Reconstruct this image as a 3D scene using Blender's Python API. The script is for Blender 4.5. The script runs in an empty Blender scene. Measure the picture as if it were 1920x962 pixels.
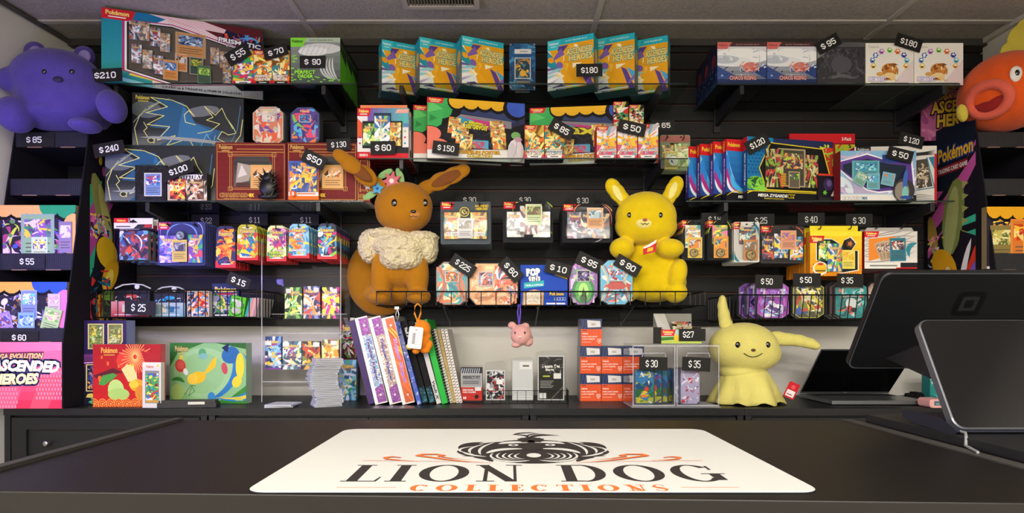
import bpy, math, random
from mathutils import Matrix, Vector, Euler
PI = math.pi
sc = bpy.context.scene
COL = sc.collection
# ------------------------------------------------------------------ camera, world, light, exposure
ZC, F = 1.155, 1130.0
cam_d = bpy.data.cameras.new('camera'); cam = bpy.data.objects.new('camera', cam_d); COL.objects.link(cam)
cam.location = (0, 0, ZC); cam.rotation_euler = (PI/2, 0, 0)
cam_d.sensor_width = 36.0; cam_d.lens = F/1920*36.0
cam_d.shift_x = 5/1920; cam_d.shift_y = 137/1920; cam_d.clip_start = 0.02
sc.camera = cam
w = bpy.data.worlds.new('world'); sc.world = w; w.use_nodes = True
w.node_tree.nodes['Background'].inputs[0].default_value = (0.9, 0.93, 1, 1)
w.node_tree.nodes['Background'].inputs[1].default_value = 0.25
sc.view_settings.view_transform = 'Standard'; sc.view_settings.look = 'None'
sc.view_settings.gamma = 1; sc.view_settings.use_curve_mapping = False
sc.view_settings.exposure = 0.0
sc.cycles.max_bounces = 8; sc.cycles.transparent_max_bounces = 24; sc.cycles.diffuse_bounces = 4
sc.cycles.use_denoising = True
def area(name, loc, size, power, col, rot, sy=None):
    l = bpy.data.lights.new(name, 'AREA'); l.shape = 'RECTANGLE'; l.size = size; l.size_y = sy or size
    l.energy = power; l.color = col
    o = bpy.data.objects.new(name, l); o.location = loc; o.rotation_euler = rot; COL.objects.link(o); return o
WARM = (1.0, 0.95, 0.87)
CEIL = 2.44
LAMPS = [(-.25, .07, 14), (-1.46, -1.15, 74), (.97, -1.15, 74), (-1.46, -3.0, 125), (-.25, -2.4, 105), (.97, -3.0, 125)]
for x, y, p in LAMPS: area('troffer_light', (x, y, CEIL-0.035), 1.16, p, WARM, (0, 0, 0), 0.56)
area('led_bar_light', (-1.93, 1.75, 1.45), 1.3, 12, (0.3, 0.24, 1.0), (PI/2, 0, -0.75), 0.05)
# ------------------------------------------------------------------ helpers
def at(px, py, Y): return Vector(((px-955)*Y/F, Y, ZC+(618-py)*Y/F))
_lc = {}
def L(c):
    if not isinstance(c, str): return c
    if c not in _lc:
        if len(c) == 4: _lc[c] = L('#'+''.join(q*2 for q in c[1:])); return _lc[c]
        r = [int(c[i:i+2], 16)/255 for i in (1, 3, 5)]
        _lc[c] = tuple([x/12.92 if x <= .04045 else ((x+.055)/1.055)**2.4 for x in r])+(1.0,)
    return _lc[c]
def mat(name, col=None, rough=.5, metal=0, coat=0, bump=None, spec=.5, sheen=0, var=None, emit=0):
    """col None: colour from the print attribute"""
    m = bpy.data.materials.new(name); m.use_nodes = True; n = m.node_tree.nodes; k = m.node_tree.links
    b = n['Principled BSDF']; b.inputs['Roughness'].default_value = rough; b.inputs['Metallic'].default_value = metal
    b.inputs['Coat Weight'].default_value = coat; b.inputs['Coat Roughness'].default_value = .08
    b.inputs['Specular IOR Level'].default_value = spec
    if sheen: b.inputs['Sheen Weight'].default_value = sheen; b.inputs['Sheen Roughness'].default_value = .5
    if col is None:
        a = n.new('ShaderNodeAttribute'); a.attribute_name = 'Col'; src = a.outputs['Color']
    else:
        a = n.new('ShaderNodeRGB'); a.outputs[0].default_value = L(col); src = a.outputs[0]
    tc = n.new('ShaderNodeTexCoord')
    if var:
        no = n.new('ShaderNodeTexNoise'); no.inputs['Scale'].default_value = var[0]; no.inputs['Detail'].default_value = 6
        k.new(tc.outputs['Object'], no.inputs['Vector'])
        mr = n.new('ShaderNodeMapRange'); mr.inputs[1].default_value = .3; mr.inputs[2].default_value = .7
        mr.inputs[3].default_value = 1-var[1]; mr.inputs[4].default_value = 1+var[1]
        k.new(no.outputs['Fac'], mr.inputs[0])
        mx = n.new('ShaderNodeVectorMath'); mx.operation = 'SCALE'
        k.new(src, mx.inputs[0]); k.new(mr.outputs[0], mx.inputs['Scale']); src = mx.outputs[0]
    k.new(src, b.inputs['Base Color'])
    if bump:
        no = n.new('ShaderNodeTexNoise'); no.inputs['Scale'].default_value = bump[0]; no.inputs['Detail'].default_value = 4
        k.new(tc.outputs['Object'], no.inputs['Vector'])
        bp = n.new('ShaderNodeBump'); bp.inputs['Strength'].default_value = bump[1]; bp.inputs['Distance'].default_value = bump[2]
        k.new(no.outputs['Fac'], bp.inputs['Height']); k.new(bp.outputs[0], b.inputs['Normal'])
    if emit:
        b.inputs['Emission Color'].default_value = L(col); b.inputs['Emission Strength'].default_value = emit
    return m
def clearmat(name, tint, rough=.05, ior=1.45, haze=0.0):
    m = bpy.data.materials.new(name); m.use_nodes = True; n = m.node_tree.nodes; k = m.node_tree.links
    n.remove(n['Principled BSDF']); out = n['Material Output']
    t = n.new('ShaderNodeBsdfTransparent'); t.inputs[0].default_value = tint
    g = n.new('ShaderNodeBsdfGlossy'); g.inputs['Roughness'].default_value = rough
    fr = n.new('ShaderNodeFresnel'); fr.inputs[0].default_value = ior
    mx = n.new('ShaderNodeMixShader'); ge = n.new('ShaderNodeNewGeometry'); mu = n.new('ShaderNodeMath'); mu.operation = 'MULTIPLY_ADD'; k.new(ge.outputs['Backfacing'], mu.inputs[0]); mu.inputs[1].default_value = -1; mu.inputs[2].default_value = 1
    m3 = n.new('ShaderNodeMath'); m3.operation = 'MULTIPLY'; k.new(mu.outputs[0], m3.inputs[0]); k.new(fr.outputs[0], m3.inputs[1]); k.new(m3.outputs[0], mx.inputs[0]); k.new(t.outputs[0], mx.inputs[1]); k.new(g.outputs[0], mx.inputs[2])
    if haze:
        d = n.new('ShaderNodeBsdfDiffuse'); d.inputs[0].default_value = (.85, .87, .92, 1)
        m2 = n.new('ShaderNodeMixShader'); m2.inputs[0].default_value = haze
        k.new(mx.outputs[0], m2.inputs[1]); k.new(d.outputs[0], m2.inputs[2]); mx = m2
    k.new(mx.outputs[0], out.inputs[0]); return m
PRINT = mat('printed_card', rough=.5, spec=.2)
GLOSS = mat('glossy_print', rough=.4, coat=.12, spec=.25)
FOIL = mat('foil_print', rough=.42, metal=.1, coat=.15, bump=(60, .25, .004))
TIN = mat('printed_tin', rough=.35, metal=.15, coat=.3)
MATTE = mat('matte_print', rough=.8, spec=.2)
HOLO = mat('holographic_print', rough=.25, metal=.4, coat=.4)
BLACKP = mat('black_plastic', '#17171a', .45)
WIRE = mat('black_wire', '#0c0c0d', .4, .3)
STEEL = mat('steel', '#b8b8bc', .3, 1)
CLEAR = clearmat('clear_plastic', (.95, .955, .96, 1), .06, 1.2)
FILM = clearmat('clear_film', (.98, .98, .985, 1), .12, 1.16)
GLASS = clearmat('shelf_glass', (.80, .86, .83, 1), .02, 1.4)
ACRYL = clearmat('acrylic', (.97, .97, .98, 1), .03, 1.3)
ACRYLE = clearmat('acrylic_edge', (.9, .91, .94, 1), .1, 1.45, .3)
HOLD = clearmat('card_holder_plastic', (.84, .88, .96, 1), .1, 1.45, .5)
def tag(o, label=None, cat=None, group=None, kind=None):
    if label: o['label'] = label
    if cat: o['category'] = cat
    if group: o['group'] = group
    if kind: o['kind'] = kind
    return o
def thing(name, label, cat, loc=(0, 0, 0), rot=0, group=None, parent=None):
    o = bpy.data.objects.new(name, None); COL.objects.link(o); o.empty_display_size = .05
    o.location = loc; o.rotation_euler = rot if isinstance(rot, (tuple, Euler)) else (0, 0, rot)
    return tag(o, label, cat, group)
def dup(o, loc=None, rot=None, label=None, parent=None, group=None):
    c = o.copy(); COL.objects.link(c); c.parent = parent
    if loc is not None: c.location = loc
    if rot is not None: c.rotation_euler = rot if isinstance(rot, (tuple, Euler)) else (0, 0, rot)
    if label: c['label'] = label
    if group: c['group'] = group
    for ch in o.children: dup(ch, parent=c)
    return c
def clip(poly, x0, y0, x1, y1):
    for ax, lim, sg in ((0, x0, 1), (0, x1, -1), (1, y0, 1), (1, y1, -1)):
        out = []; n = len(poly)
        if n < 3: return []
        for i in range(n):
            a, b = poly[i], poly[(i+1) % n]
            da, db = (a[ax]-lim)*sg, (b[ax]-lim)*sg
            if da >= 0: out.append(a)
            if (da >= 0) != (db >= 0):
                t = da/(da-db); out.append((a[0]+(b[0]-a[0])*t, a[1]+(b[1]-a[1])*t))
        poly = out
    return poly if len(poly) > 2 else []
_tc = {}
def glyphs(s, bold=.0, shear=0):
    k = (s, bold, shear)
    if k in _tc: return _tc[k]
    cu = bpy.data.curves.new('txt', 'FONT'); cu.body = s; cu.offset = bold; cu.shear = shear; cu.resolution_u = 2; cu.fill_mode = 'FRONT'
    o = bpy.data.objects.new('txt', cu); COL.objects.link(o)
    me = bpy.data.meshes.new_from_object(o.evaluated_get(bpy.context.evaluated_depsgraph_get()))
    vs = [(v.co.x, v.co.y) for v in me.vertices]; fs = [tuple(p.vertices) for p in me.polygons]
    bpy.data.objects.remove(o); bpy.data.curves.remove(cu); bpy.data.meshes.remove(me)
    xs = [v[0] for v in vs] or [0, 1]; ys = [v[1] for v in vs] or [0, 1]
    _tc[k] = (vs, fs, (min(xs), min(ys), max(xs), max(ys))); return _tc[k]
# blocky slab numerals on a 4 x 6 grid
SLAB = {'0': [[(1, 0), (0, 1), (0, 5), (1, 6), (3, 6), (4, 5), (4, 1), (3, 0), (1, 0)]],
 '1': [[(.6, 5), (2, 6), (2, 0)], [(.5, 0), (3.5, 0)]],
 '2': [[(0, 4.6), (0, 5), (1, 6), (3, 6), (4, 5), (4, 4), (0, .9), (0, 0), (4, 0), (4, 1)]],
 '3': [[(0, 5), (1, 6), (3, 6), (4, 5), (4, 4), (3, 3.2), (1.5, 3.2)], [(3, 3.2), (4, 2.3), (4, 1), (3, 0), (1, 0), (0, 1)]],
 '4': [[(4, 1.8), (0, 1.8), (0, 2.6), (2.6, 6), (3, 6), (3, 0)], [(2, 0), (4, 0)]],
 '5': [[(3.8, 6), (0, 6), (0, 3.5), (3, 3.5), (4, 2.6), (4, 1), (3, 0), (1, 0), (0, 1)]],
 '6': [[(4, 5), (3, 6), (1, 6), (0, 5), (0, 1), (1, 0), (3, 0), (4, 1), (4, 2.5), (3, 3.4), (0, 3.4)]],
 '7': [[(0, 5), (0, 6), (4, 6), (4, 5), (1.8, 0)]],
 '8': [[(1, 3.2), (0, 4), (0, 5), (1, 6), (3, 6), (4, 5), (4, 4), (3, 3.2), (1, 3.2), (0, 2.4), (0, 1), (1, 0), (3, 0), (4, 1), (4, 2.4), (3, 3.2)]],
 '9': [[(0, 1), (1, 0), (3, 0), (4, 1), (4, 5), (3, 6), (1, 6), (0, 5), (0, 3.6), (1, 2.7), (4, 2.7)]],
 '$': [[(4, 4.6), (3.4, 5.3), (.6, 5.3), (0, 4.5), (0, 3.7), (4, 2.3), (4, 1.4), (3.4, .7), (.6, .7), (0, 1.4)], [(2, 6.3), (2, 5.3)], [(2, .7), (2, -.3)]]}
class G:
    """mesh collector with one colour per face"""
    def __init__(s): s.v = []; s.f = []; s.c = []; s.mi = []; s.cur = 0
    def add(s, vs, fs, col):
        n = len(s.v); s.v += [tuple(v) for v in vs]; c = L(col)
        for f in fs: s.f.append(tuple(i+n for i in f)); s.c.append(c); s.mi.append(s.cur)
    def box(s, x0, y0, z0, x1, y1, z1, col, side=None, bot=None, back=None, top=None):
        v = [(x0, y0, z0), (x1, y0, z0), (x1, y1, z0), (x0, y1, z0), (x0, y0, z1), (x1, y0, z1), (x1, y1, z1), (x0, y1, z1)]
        side = side or col
        s.add(v, [(0, 1, 5, 4)], col); s.add(v, [(3, 0, 4, 7), (1, 2, 6, 5)], side)
        s.add(v, [(2, 3, 7, 6)], back or side); s.add(v, [(3, 2, 1, 0)], bot or side); s.add(v, [(4, 5, 6, 7)], top or side)
    def hexa(s, v, col): s.add(v, [(0, 1, 5, 4), (1, 2, 6, 5), (2, 3, 7, 6), (3, 0, 4, 7), (3, 2, 1, 0), (4, 5, 6, 7)], col)
    def prism(s, p, y0, y1, col, side=None, ch=0):
        """outline p (x,z) counterclockwise seen from the front, extruded in y; ch = chamfer of the front rim"""
        n = len(p); side = side or col
        cx = sum(a[0] for a in p)/n; cz = sum(a[1] for a in p)/n
        if ch:
            R = max(abs(a[0]-cx) for a in p); k = 1-ch/R
            q = [(cx+(a[0]-cx)*k, cz+(a[1]-cz)*k) for a in p]
            v = [(a[0], y0, a[1]) for a in q]+[(a[0], y0+ch, a[1]) for a in p]+[(a[0], y1, a[1]) for a in p]
            s.add(v, [tuple(range(n))], col)
            s.add(v, [(n+i, n+(i+1) % n, (i+1) % n, i) for i in range(n)]+[(2*n+i, 2*n+(i+1) % n, n+(i+1) % n, n+i) for i in range(n)], side)
            s.add(v, [tuple(range(3*n-1, 2*n-1, -1))], side)
        else:
            v = [(a[0], y0, a[1]) for a in p]+[(a[0], y1, a[1]) for a in p]
            s.add(v, [tuple(range(n))], col)
            s.add(v, [(n+i, n+(i+1) % n, (i+1) % n, i) for i in range(n)], side)
            s.add(v, [tuple(range(2*n-1, n-1, -1))], side)
    def tube(s, pts, r, col, n=6, closed=False):
        pts = [Vector(p) for p in pts]; m = len(pts); rings = []
        for i, p in enumerate(pts):
            a = pts[i-1] if (i or closed) else p; b = pts[(i+1) % m] if (i < m-1 or closed) else p
            t = (b-a).normalized(); u = t.cross(Vector((0, 0, 1)))
            if u.length < .1: u = t.cross(Vector((0, 1, 0)))
            u.normalize(); w_ = t.cross(u); rr = r[i] if isinstance(r, (list, tuple)) else r
            rings.append([p+(u*math.cos(2*PI*j/n)+w_*math.sin(2*PI*j/n))*rr for j in range(n)])
        v = [q for ring in rings for q in ring]; fs = []
        for i in range(m if closed else m-1):
            i2 = (i+1) % m
            fs += [(i*n+j, i2*n+j, i2*n+(j+1) % n, i*n+(j+1) % n) for j in range(n)]
        if not closed: fs += [tuple(range(n)), tuple(range((m-1)*n+n-1, (m-1)*n-1, -1))]
        s.add(v, fs, col)
    def sph(s, c, r, col, rot=None, nu=20, nv=12):
        if not isinstance(r, (tuple, list)): r = (r, r, r)
        R = Euler(rot).to_matrix() if rot else Matrix.Identity(3); c = Vector(c); v = []
        for i in range(nv+1):
            t = PI*i/nv
            for j in range(nu):
                a = 2*PI*j/nu
                v.append(c+R @ Vector((r[0]*math.sin(t)*math.cos(a), r[1]*math.sin(t)*math.sin(a), r[2]*math.cos(t))))
        fs = [(i*nu+j, (i+1)*nu+j, (i+1)*nu+(j+1) % nu, i*nu+(j+1) % nu) for i in range(nv) for j in range(nu)]
        s.add(v, fs, col)
    def disc(s, c, r, y1, col, n=24, side=None, ch=0):
        s.prism([(c[0]+r*math.cos(2*PI*i/n), c[2]+r*math.sin(2*PI*i/n)) for i in range(n)], c[1], y1, col, side, ch)
    def art(s, O, U, V, w, h, eps=8e-6, lift=0): return Art(s, O, U, V, w, h, eps, lift)
    def front(s, x0, z0, x1, z1, y=0, **k): return Art(s, (x0, y, z0), (1, 0, 0), (0, 0, 1), x1-x0, z1-z0, k.get('eps', 8e-6), k.get('lift', 0))
    def left(s, x, y0, y1, z0, z1): return Art(s, (x, y1, z0), (0, -1, 0), (0, 0, 1), y1-y0, z1-z0, 8e-6, 0)
    def right(s, x, y0, y1, z0, z1): return Art(s, (x, y0, z0), (0, 1, 0), (0, 0, 1), y1-y0, z1-z0, 8e-6, 0)
    def build(s, name, m=None, parent=None, loc=None, rot=None, smooth=False, bevel=0):
        me = bpy.data.meshes.new(name); me.from_pydata(s.v, [], s.f)
        a = me.attributes.new('Col', 'FLOAT_COLOR', 'CORNER'); buf = []
        for f, c in zip(s.f, s.c): buf.extend(c*len(f))
        if buf: a.data.foreach_set('color', buf)
        for mm in (m if isinstance(m, (list, tuple)) else [m or PRINT]): me.materials.append(mm)
        if isinstance(m, (list, tuple)): me.polygons.foreach_set('material_index', s.mi)
        if smooth: me.polygons.foreach_set('use_smooth', [True]*len(s.f))
        me.update()
        o = bpy.data.objects.new(name, me); COL.objects.link(o)
        if parent: o.parent = parent
        if loc is not None: o.location = loc
        if rot is not None: o.rotation_euler = rot if isinstance(rot, (tuple, Euler)) else (0, 0, rot)
        if bevel:
            b = o.modifiers.new('bevel', 'BEVEL'); b.width = bevel; b.segments = 2; b.limit_method = 'ANGLE'
        return o
class Art:
    """flat print on a face; coordinates 0..1 across and up; every call lies a hair above the one before"""
    def __init__(s, g, O, U, V, w, h, eps, lift):
        s.g = g; s.O = Vector(O); s.U = Vector(U); s.V = Vector(V); s.N = s.U.cross(s.V); s.w = w; s.h = h; s.eps = eps; s.l = lift+eps
        s.b = (0, 0, 1, 1); s.rot = None
    def win(s, *b): s.b = b or (0, 0, 1, 1); return s
    def pt(s, p): return s.O+s.U*(p[0]*s.w)+s.V*(p[1]*s.h)+s.N*s.l
    def raw(s, p, col):
        p = clip(p, *s.b)
        if p: s.g.add([s.pt(q) for q in p], [tuple(range(len(p)))], col)
    def up(s): s.l += s.eps
    def poly(s, p, col): s.raw(p, col); s.up()
    def rect(s, x0, y0, x1, y1, col): s.poly([(x0, y0), (x1, y0), (x1, y1), (x0, y1)], col)
    def frame(s, x0, y0, x1, y1, t, col):
        tx, ty = t/s.w, t/s.h
        for q in ((x0, y0, x1, y0+ty), (x0, y1-ty, x1, y1), (x0, y0+ty, x0+tx, y1-ty), (x1-tx, y0+ty, x1, y1-ty)):
            s.raw([(q[0], q[1]), (q[2], q[1]), (q[2], q[3]), (q[0], q[3])], col)
        s.up()
    def ell(s, cx, cy, rx, ry, col, n=14, rot=0):
        """rx is a fraction of the width, ry of the height"""
        c, d = math.cos(rot), math.sin(rot); a = s.w; b = s.h; p = []
        for i in range(n):
            x, y = rx*a*math.cos(2*PI*i/n), ry*b*math.sin(2*PI*i/n)
            p.append((cx+(x*c-y*d)/a, cy+(x*d+y*c)/b))
        s.poly(p, col)
    def circ(s, cx, cy, r, col, n=20): s.l += 5e-6; s.raw([(cx+r/s.w*math.cos(2*PI*i/n), cy+r/s.h*math.sin(2*PI*i/n)) for i in range(n)], col)
    def line(s, pts, t, col, closed=False, taper=False):
        """t metres thick"""
        P = [Vector((p[0]*s.w, p[1]*s.h)) for p in pts]; m = len(P)
        if closed: P.append(P[0])
        base = s.l
        for i in range(len(P)-1):
            a, b = P[i], P[i+1]; d = b-a
            if d.length < 1e-6: continue
            d.normalize(); n = Vector((-d.y, d.x))
            ta, tb = (t, t) if not taper else (t*math.sin(PI*(i+.15)/(m-.7)), t*math.sin(PI*(i+1+.15)/(m+.3-.0)))
            ta = max(ta, t*.12); tb = max(tb, t*.12)
            e = d*t*.3
            q = [a-e-n*ta/2, b+e-n*tb/2, b+e+n*tb/2, a-e+n*ta/2]; s.l = base+(i % 2)*1e-5
            s.raw([(v.x/s.w, v.y/s.h) for v in q], col)
        s.up()
    def arc(s, x0, y0, x1, y1, bulge, t, col, n=8):
        """tapered stroke from one point to another; bulge and t in metres"""
        a = Vector((x0*s.w, y0*s.h)); b = Vector((x1*s.w, y1*s.h)); d = (b-a)
        if d.length < 1e-6: return
        nn = Vector((-d.y, d.x)).normalized(); up, lo = [], []
        for i in range(n+1):
            u = i/n; k = 4*u*(1-u); c = a+d*u+nn*bulge*k; w_ = nn*t*.5*math.sqrt(max(k, 0))
            up.append(c+w_); lo.append(c-w_)
        for i in range(n):
            q = [lo[i], lo[i+1], up[i+1], up[i]]; s.raw([(v.x/s.w, v.y/s.h) for v in q], col)
        s.up()
    def burst(s, cx, cy, r, n, col, inner=.5, seed=0, rot=0):
        R = random.Random(seed); p = []
        for i in range(2*n):
            a = rot+PI*i/n; q = r*(1+R.uniform(-.15, .15)) if i % 2 == 0 else r*inner
            p.append((cx+q*math.cos(a)/s.w, cy+q*math.sin(a)/s.h))
        for i in range(2*n):
            s.raw([(cx, cy), p[i], p[(i+1) % (2*n)]], col)
        s.up()
    def rays(s, cx, cy, n, cols, r=3, off=0):
        for i in range(n):
            a, b = off+2*PI*i/n, off+2*PI*(i+.5)/n
            s.raw([(cx, cy), (cx+r*math.cos(a), cy+r*math.sin(a)), (cx+r*math.cos(b), cy+r*math.sin(b))], cols[i % len(cols)])
        s.up()
    def splash(s, x0, y0, x1, y1, pal, n=24, seed=0, size=.25):
        n = int(n*1.6); size *= .66; R = random.Random(seed); ob = s.b; s.b = (max(x0, ob[0]), max(y0, ob[1]), min(x1, ob[2]), min(y1, ob[3]))
        m = min((x1-x0)*s.w, (y1-y0)*s.h); e = s.eps
        for i in range(n):
            c = pal[R.randrange(len(pal))]; cx, cy = R.uniform(x0, x1), R.uniform(y0, y1); k = m*size*R.uniform(.6, 1.2)*(2.0-1.5*i/n); a = R.uniform(0, 2*PI)
            t = R.random()
            if t < .45:
                dx, dy = k*1.5*math.cos(a)/s.w, k*1.5*math.sin(a)/s.h
                s.arc(cx-dx, cy-dy, cx+dx, cy+dy, R.uniform(-.7, .7)*k, k*.45, c, 6)
            elif t < .75:
                q = [(cx+k*math.cos(a+b)*l/s.w, cy+k*math.sin(a+b)*l/s.h) for b, l in ((0, 1.5), (2.2, .6), (3.9, .7))]
                s.poly(q, c)
            else: s.ell(cx, cy, k*.6/s.w, k*.45/s.h, c, 10, a)
        s.b = ob
    def grad(s, x0, y0, x1, y1, c0, c1, n=8, horiz=False):
        a, b = L(c0), L(c1)
        for i in range(n):
            t = (i+.5)/n; c = tuple(a[j]+(b[j]-a[j])*t for j in range(4))
            if horiz: q = (x0+(x1-x0)*i/n, y0, x0+(x1-x0)*(i+1)/n, y1)
            else: q = (x0, y0+(y1-y0)*i/n, x1, y0+(y1-y0)*(i+1)/n)
            s.raw([(q[0], q[1]), (q[2], q[1]), (q[2], q[3]), (q[0], q[3])], c)
        s.up()
    def text(s, t, x0, y0, x1, y1, col, bold=.02, shear=0, out=None, ob=.06, rot=0, vert=False):
        """fit the words into the box; out = outline colour"""
        for cc, bb in (((out, bold+ob), (col, bold)) if out else ((col, bold),)):
            vs, fs, bx = glyphs(t, bb, shear); v0, f0, b0 = glyphs(t, bold, shear)
            W, H = max(b0[2]-b0[0], 1e-4), max(b0[3]-b0[1], 1e-4); cx, cy = (b0[0]+b0[2])/2, (b0[1]+b0[3])/2
            mx, my = (x0+x1)/2, (y0+y1)/2; q = []
            for v in vs:
                if vert:
                    a = (v[1]-cy)/H*(x1-x0)*s.w; b = -(v[0]-cx)/W*(y1-y0)*s.h
                else: a = (v[0]-cx)/W*(x1-x0)*s.w; b = (v[1]-cy)/H*(y1-y0)*s.h
                c_, d_ = math.cos(rot), math.sin(rot)
                q.append(s.pt((mx+(a*c_-b*d_)/s.w, my+(a*d_+b*c_)/s.h)))
            s.g.add(q, fs, cc); s.up()
    def price(s, t, x0, y0, x1, y1, col='#f4f4f2', gap=1.8):
        n = len(t); W = sum(2.0 if c == ' ' else 4+gap for c in t)-gap; kx, ky = (x1-x0)/W, (y1-y0)/6; x = x0; th = 1.15*min(kx*s.w, ky*s.h)
        for c in t:
            if c == ' ': x += 2.0*kx; continue
            for st in SLAB[c]: s.line([(x+p[0]*kx, y0+p[1]*ky) for p in st], th, col)
            x += (4+gap)*kx
def badge(A, x0, y0, x1, y1, col='#d8202c', tc='#f6e27a', s2='#ffffff'):
    dx = (x1-x0)*.12
    A.poly([(x0, y0), (x1-dx, y0), (x1, y1), (x0, y1)], col)
    A.text('Pokémon', x0+dx, y0+(y1-y0)*.42, x1-1.6*dx, y0+(y1-y0)*.86, tc, .04)
    A.rect(x0+dx*1.6, y0+(y1-y0)*.2, x1-dx*2.4, y0+(y1-y0)*.3, s2)
def logo(A, x0, y0, x1, y1, fill='#f8d335', out='#24449b', rot=0): A.text('Pokémon', x0, y0, x1, y1, fill, .03, 0, out, .07, rot)
def card_art(A, x0, y0, x1, y1, edge, pic, body, seed, n=9):
    w_, h_ = x1-x0, y1-y0
    A.rect(x0, y0, x1, y1, edge); A.rect(x0+.06*w_, y0+.04*h_, x1-.06*w_, y1-.04*h_, body)
    A.rect(x0+.1*w_, y0+.48*h_, x1-.1*w_, y0+.88*h_, pic[0])
    A.splash(x0+.1*w_, y0+.48*h_, x1-.1*w_, y0+.88*h_, pic[1:], n, seed, .35)
    for i in range(3): A.rect(x0+.14*w_, y0+(.15+.09*i)*h_, x1-(.14+.1*(i % 2))*w_, y0+(.175+.09*i)*h_, '#5b5348')
def pack_art(A, pal, seed, title=None, tcol='#ffffff', tout='#222222', n=30, bottom=None, lg=True):
    R = random.Random(seed)
    A.rect(0, 0, 1, 1, pal[0]); A.rays(R.uniform(.35, .65), .5, 9, pal[1:4], 3, R.uniform(0, 1))
    n = int(n*.45); A.splash(0, .1, 1, .8, pal[1:], n, seed, .42)
    A.burst(.5, .46, .28*A.w, 8, pal[-1], .45, seed, R.uniform(0, 1)); A.burst(.52, .48, .17*A.w, 6, pal[-2], .5, seed+1)
    A.splash(.2, .3, .8, .62, pal[1:], n//2, seed+9, .4)
    if lg: logo(A, .14, .79, .86, .9); A.rect(.3, .745, .7, .765, '#c8202c')
    if title:
        k = title.split('|')
        for i, t in enumerate(k): A.text(t, .1, .2-.09*i, .9, .27-.09*i, tcol, .03, 0, tout, .07)
    if bottom: A.rect(0, 0, 1, .07, bottom)
# ------------------------------------------------------------------ the room
def struct(name, g, m, **k): return tag(g.build(name, m, **k), kind='structure')
WALLM = mat('wall_paint', '#d6d3cb', .75, bump=(300, .1, .002), var=(2.5, .03))
g = G(); g.box(-2.2, 2.70, 0, 2.3, 2.80, 2.5, '#ffffff'); struct('wall_back', g, WALLM)
g = G(); pl = [(-1.954, 2.70), (-1.99, 2.35), (-2.02, 1.9), (-2.02, -4.5), (-2.12, -4.5), (-2.12, 2.70)]
g.add([(p[0], p[1], z) for z in (0, 2.5) for p in pl], [(i, (i+1) % 6, (i+1) % 6+6, i+6) for i in range(6)]+[(5, 4, 3, 2, 1, 0), (6, 7, 8, 9, 10, 11)], '#ffffff')
struct('wall_left', g, WALLM)
g = G(); g.box(2.11, -4.5, 0, 2.21, 2.70, 2.5, '#ffffff'); struct('wall_right', g, WALLM)
g = G(); g.box(-2.12, -4.6, 0, 2.21, -4.5, 2.5, '#ffffff'); struct('wall_front', g, WALLM)
g = G(); g.box(-2.12, -4.6, -.1, 2.21, 2.80, 0, '#ffffff'); struct('floor', g, mat('floor_vinyl', '#6f6a64', .5, var=(4, .12)))
# ceiling of speckled mineral tiles
m = mat('ceiling_tile', '#aaa49a', .9, var=(90, .16), bump=(120, .7, .004)); g = G(); g.box(-2.2, -4.6, CEIL, 2.3, 2.8, 2.54, '#ffffff'); struct('ceiling', g, m)
TB = mat('ceiling_grid_metal', '#b8b3a9', .6); n = 1
for x in (-2.07, -.855, .36, 1.575):
    g = G(); g.box(x-.012, -4.5, CEIL-.006, x+.012, 2.69, CEIL+.002, '#ffffff'); struct('trim_%d' % n, g, TB); n += 1
for y in (2.51, 1.90, 1.29, .68, .07, -.54, -1.15, -1.76, -2.37, -2.98, -3.59):
    g = G(); g.box(-2.0, y-.012, CEIL-.0065, 2.1, y+.012, CEIL+.002, '#ffffff'); struct('trim_%d' % n, g, TB); n += 1
g = G(); g.box(-1.95, 2.66, CEIL-.03, 2.11, 2.70, CEIL, '#ffffff'); struct('trim_%d' % n, g, mat('ceiling_angle', '#3a3734', .7)); n += 1
for pts in (((-1.954, 2.69), (-2.02, 1.8), (-2.02, -4.4)),):
    g = G(); g.tube([(p[0]+.01, p[1], CEIL-.012) for p in pts], .011, '#ffffff', 4); struct('trim_%d' % n, g, mat('ceiling_edge', '#4a4640', .7)); n += 1
g = G(); g.box(2.09, -4.4, CEIL-.02, 2.112, 2.69, CEIL, '#ffffff'); struct('trim_%d' % n, g, TB)
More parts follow.
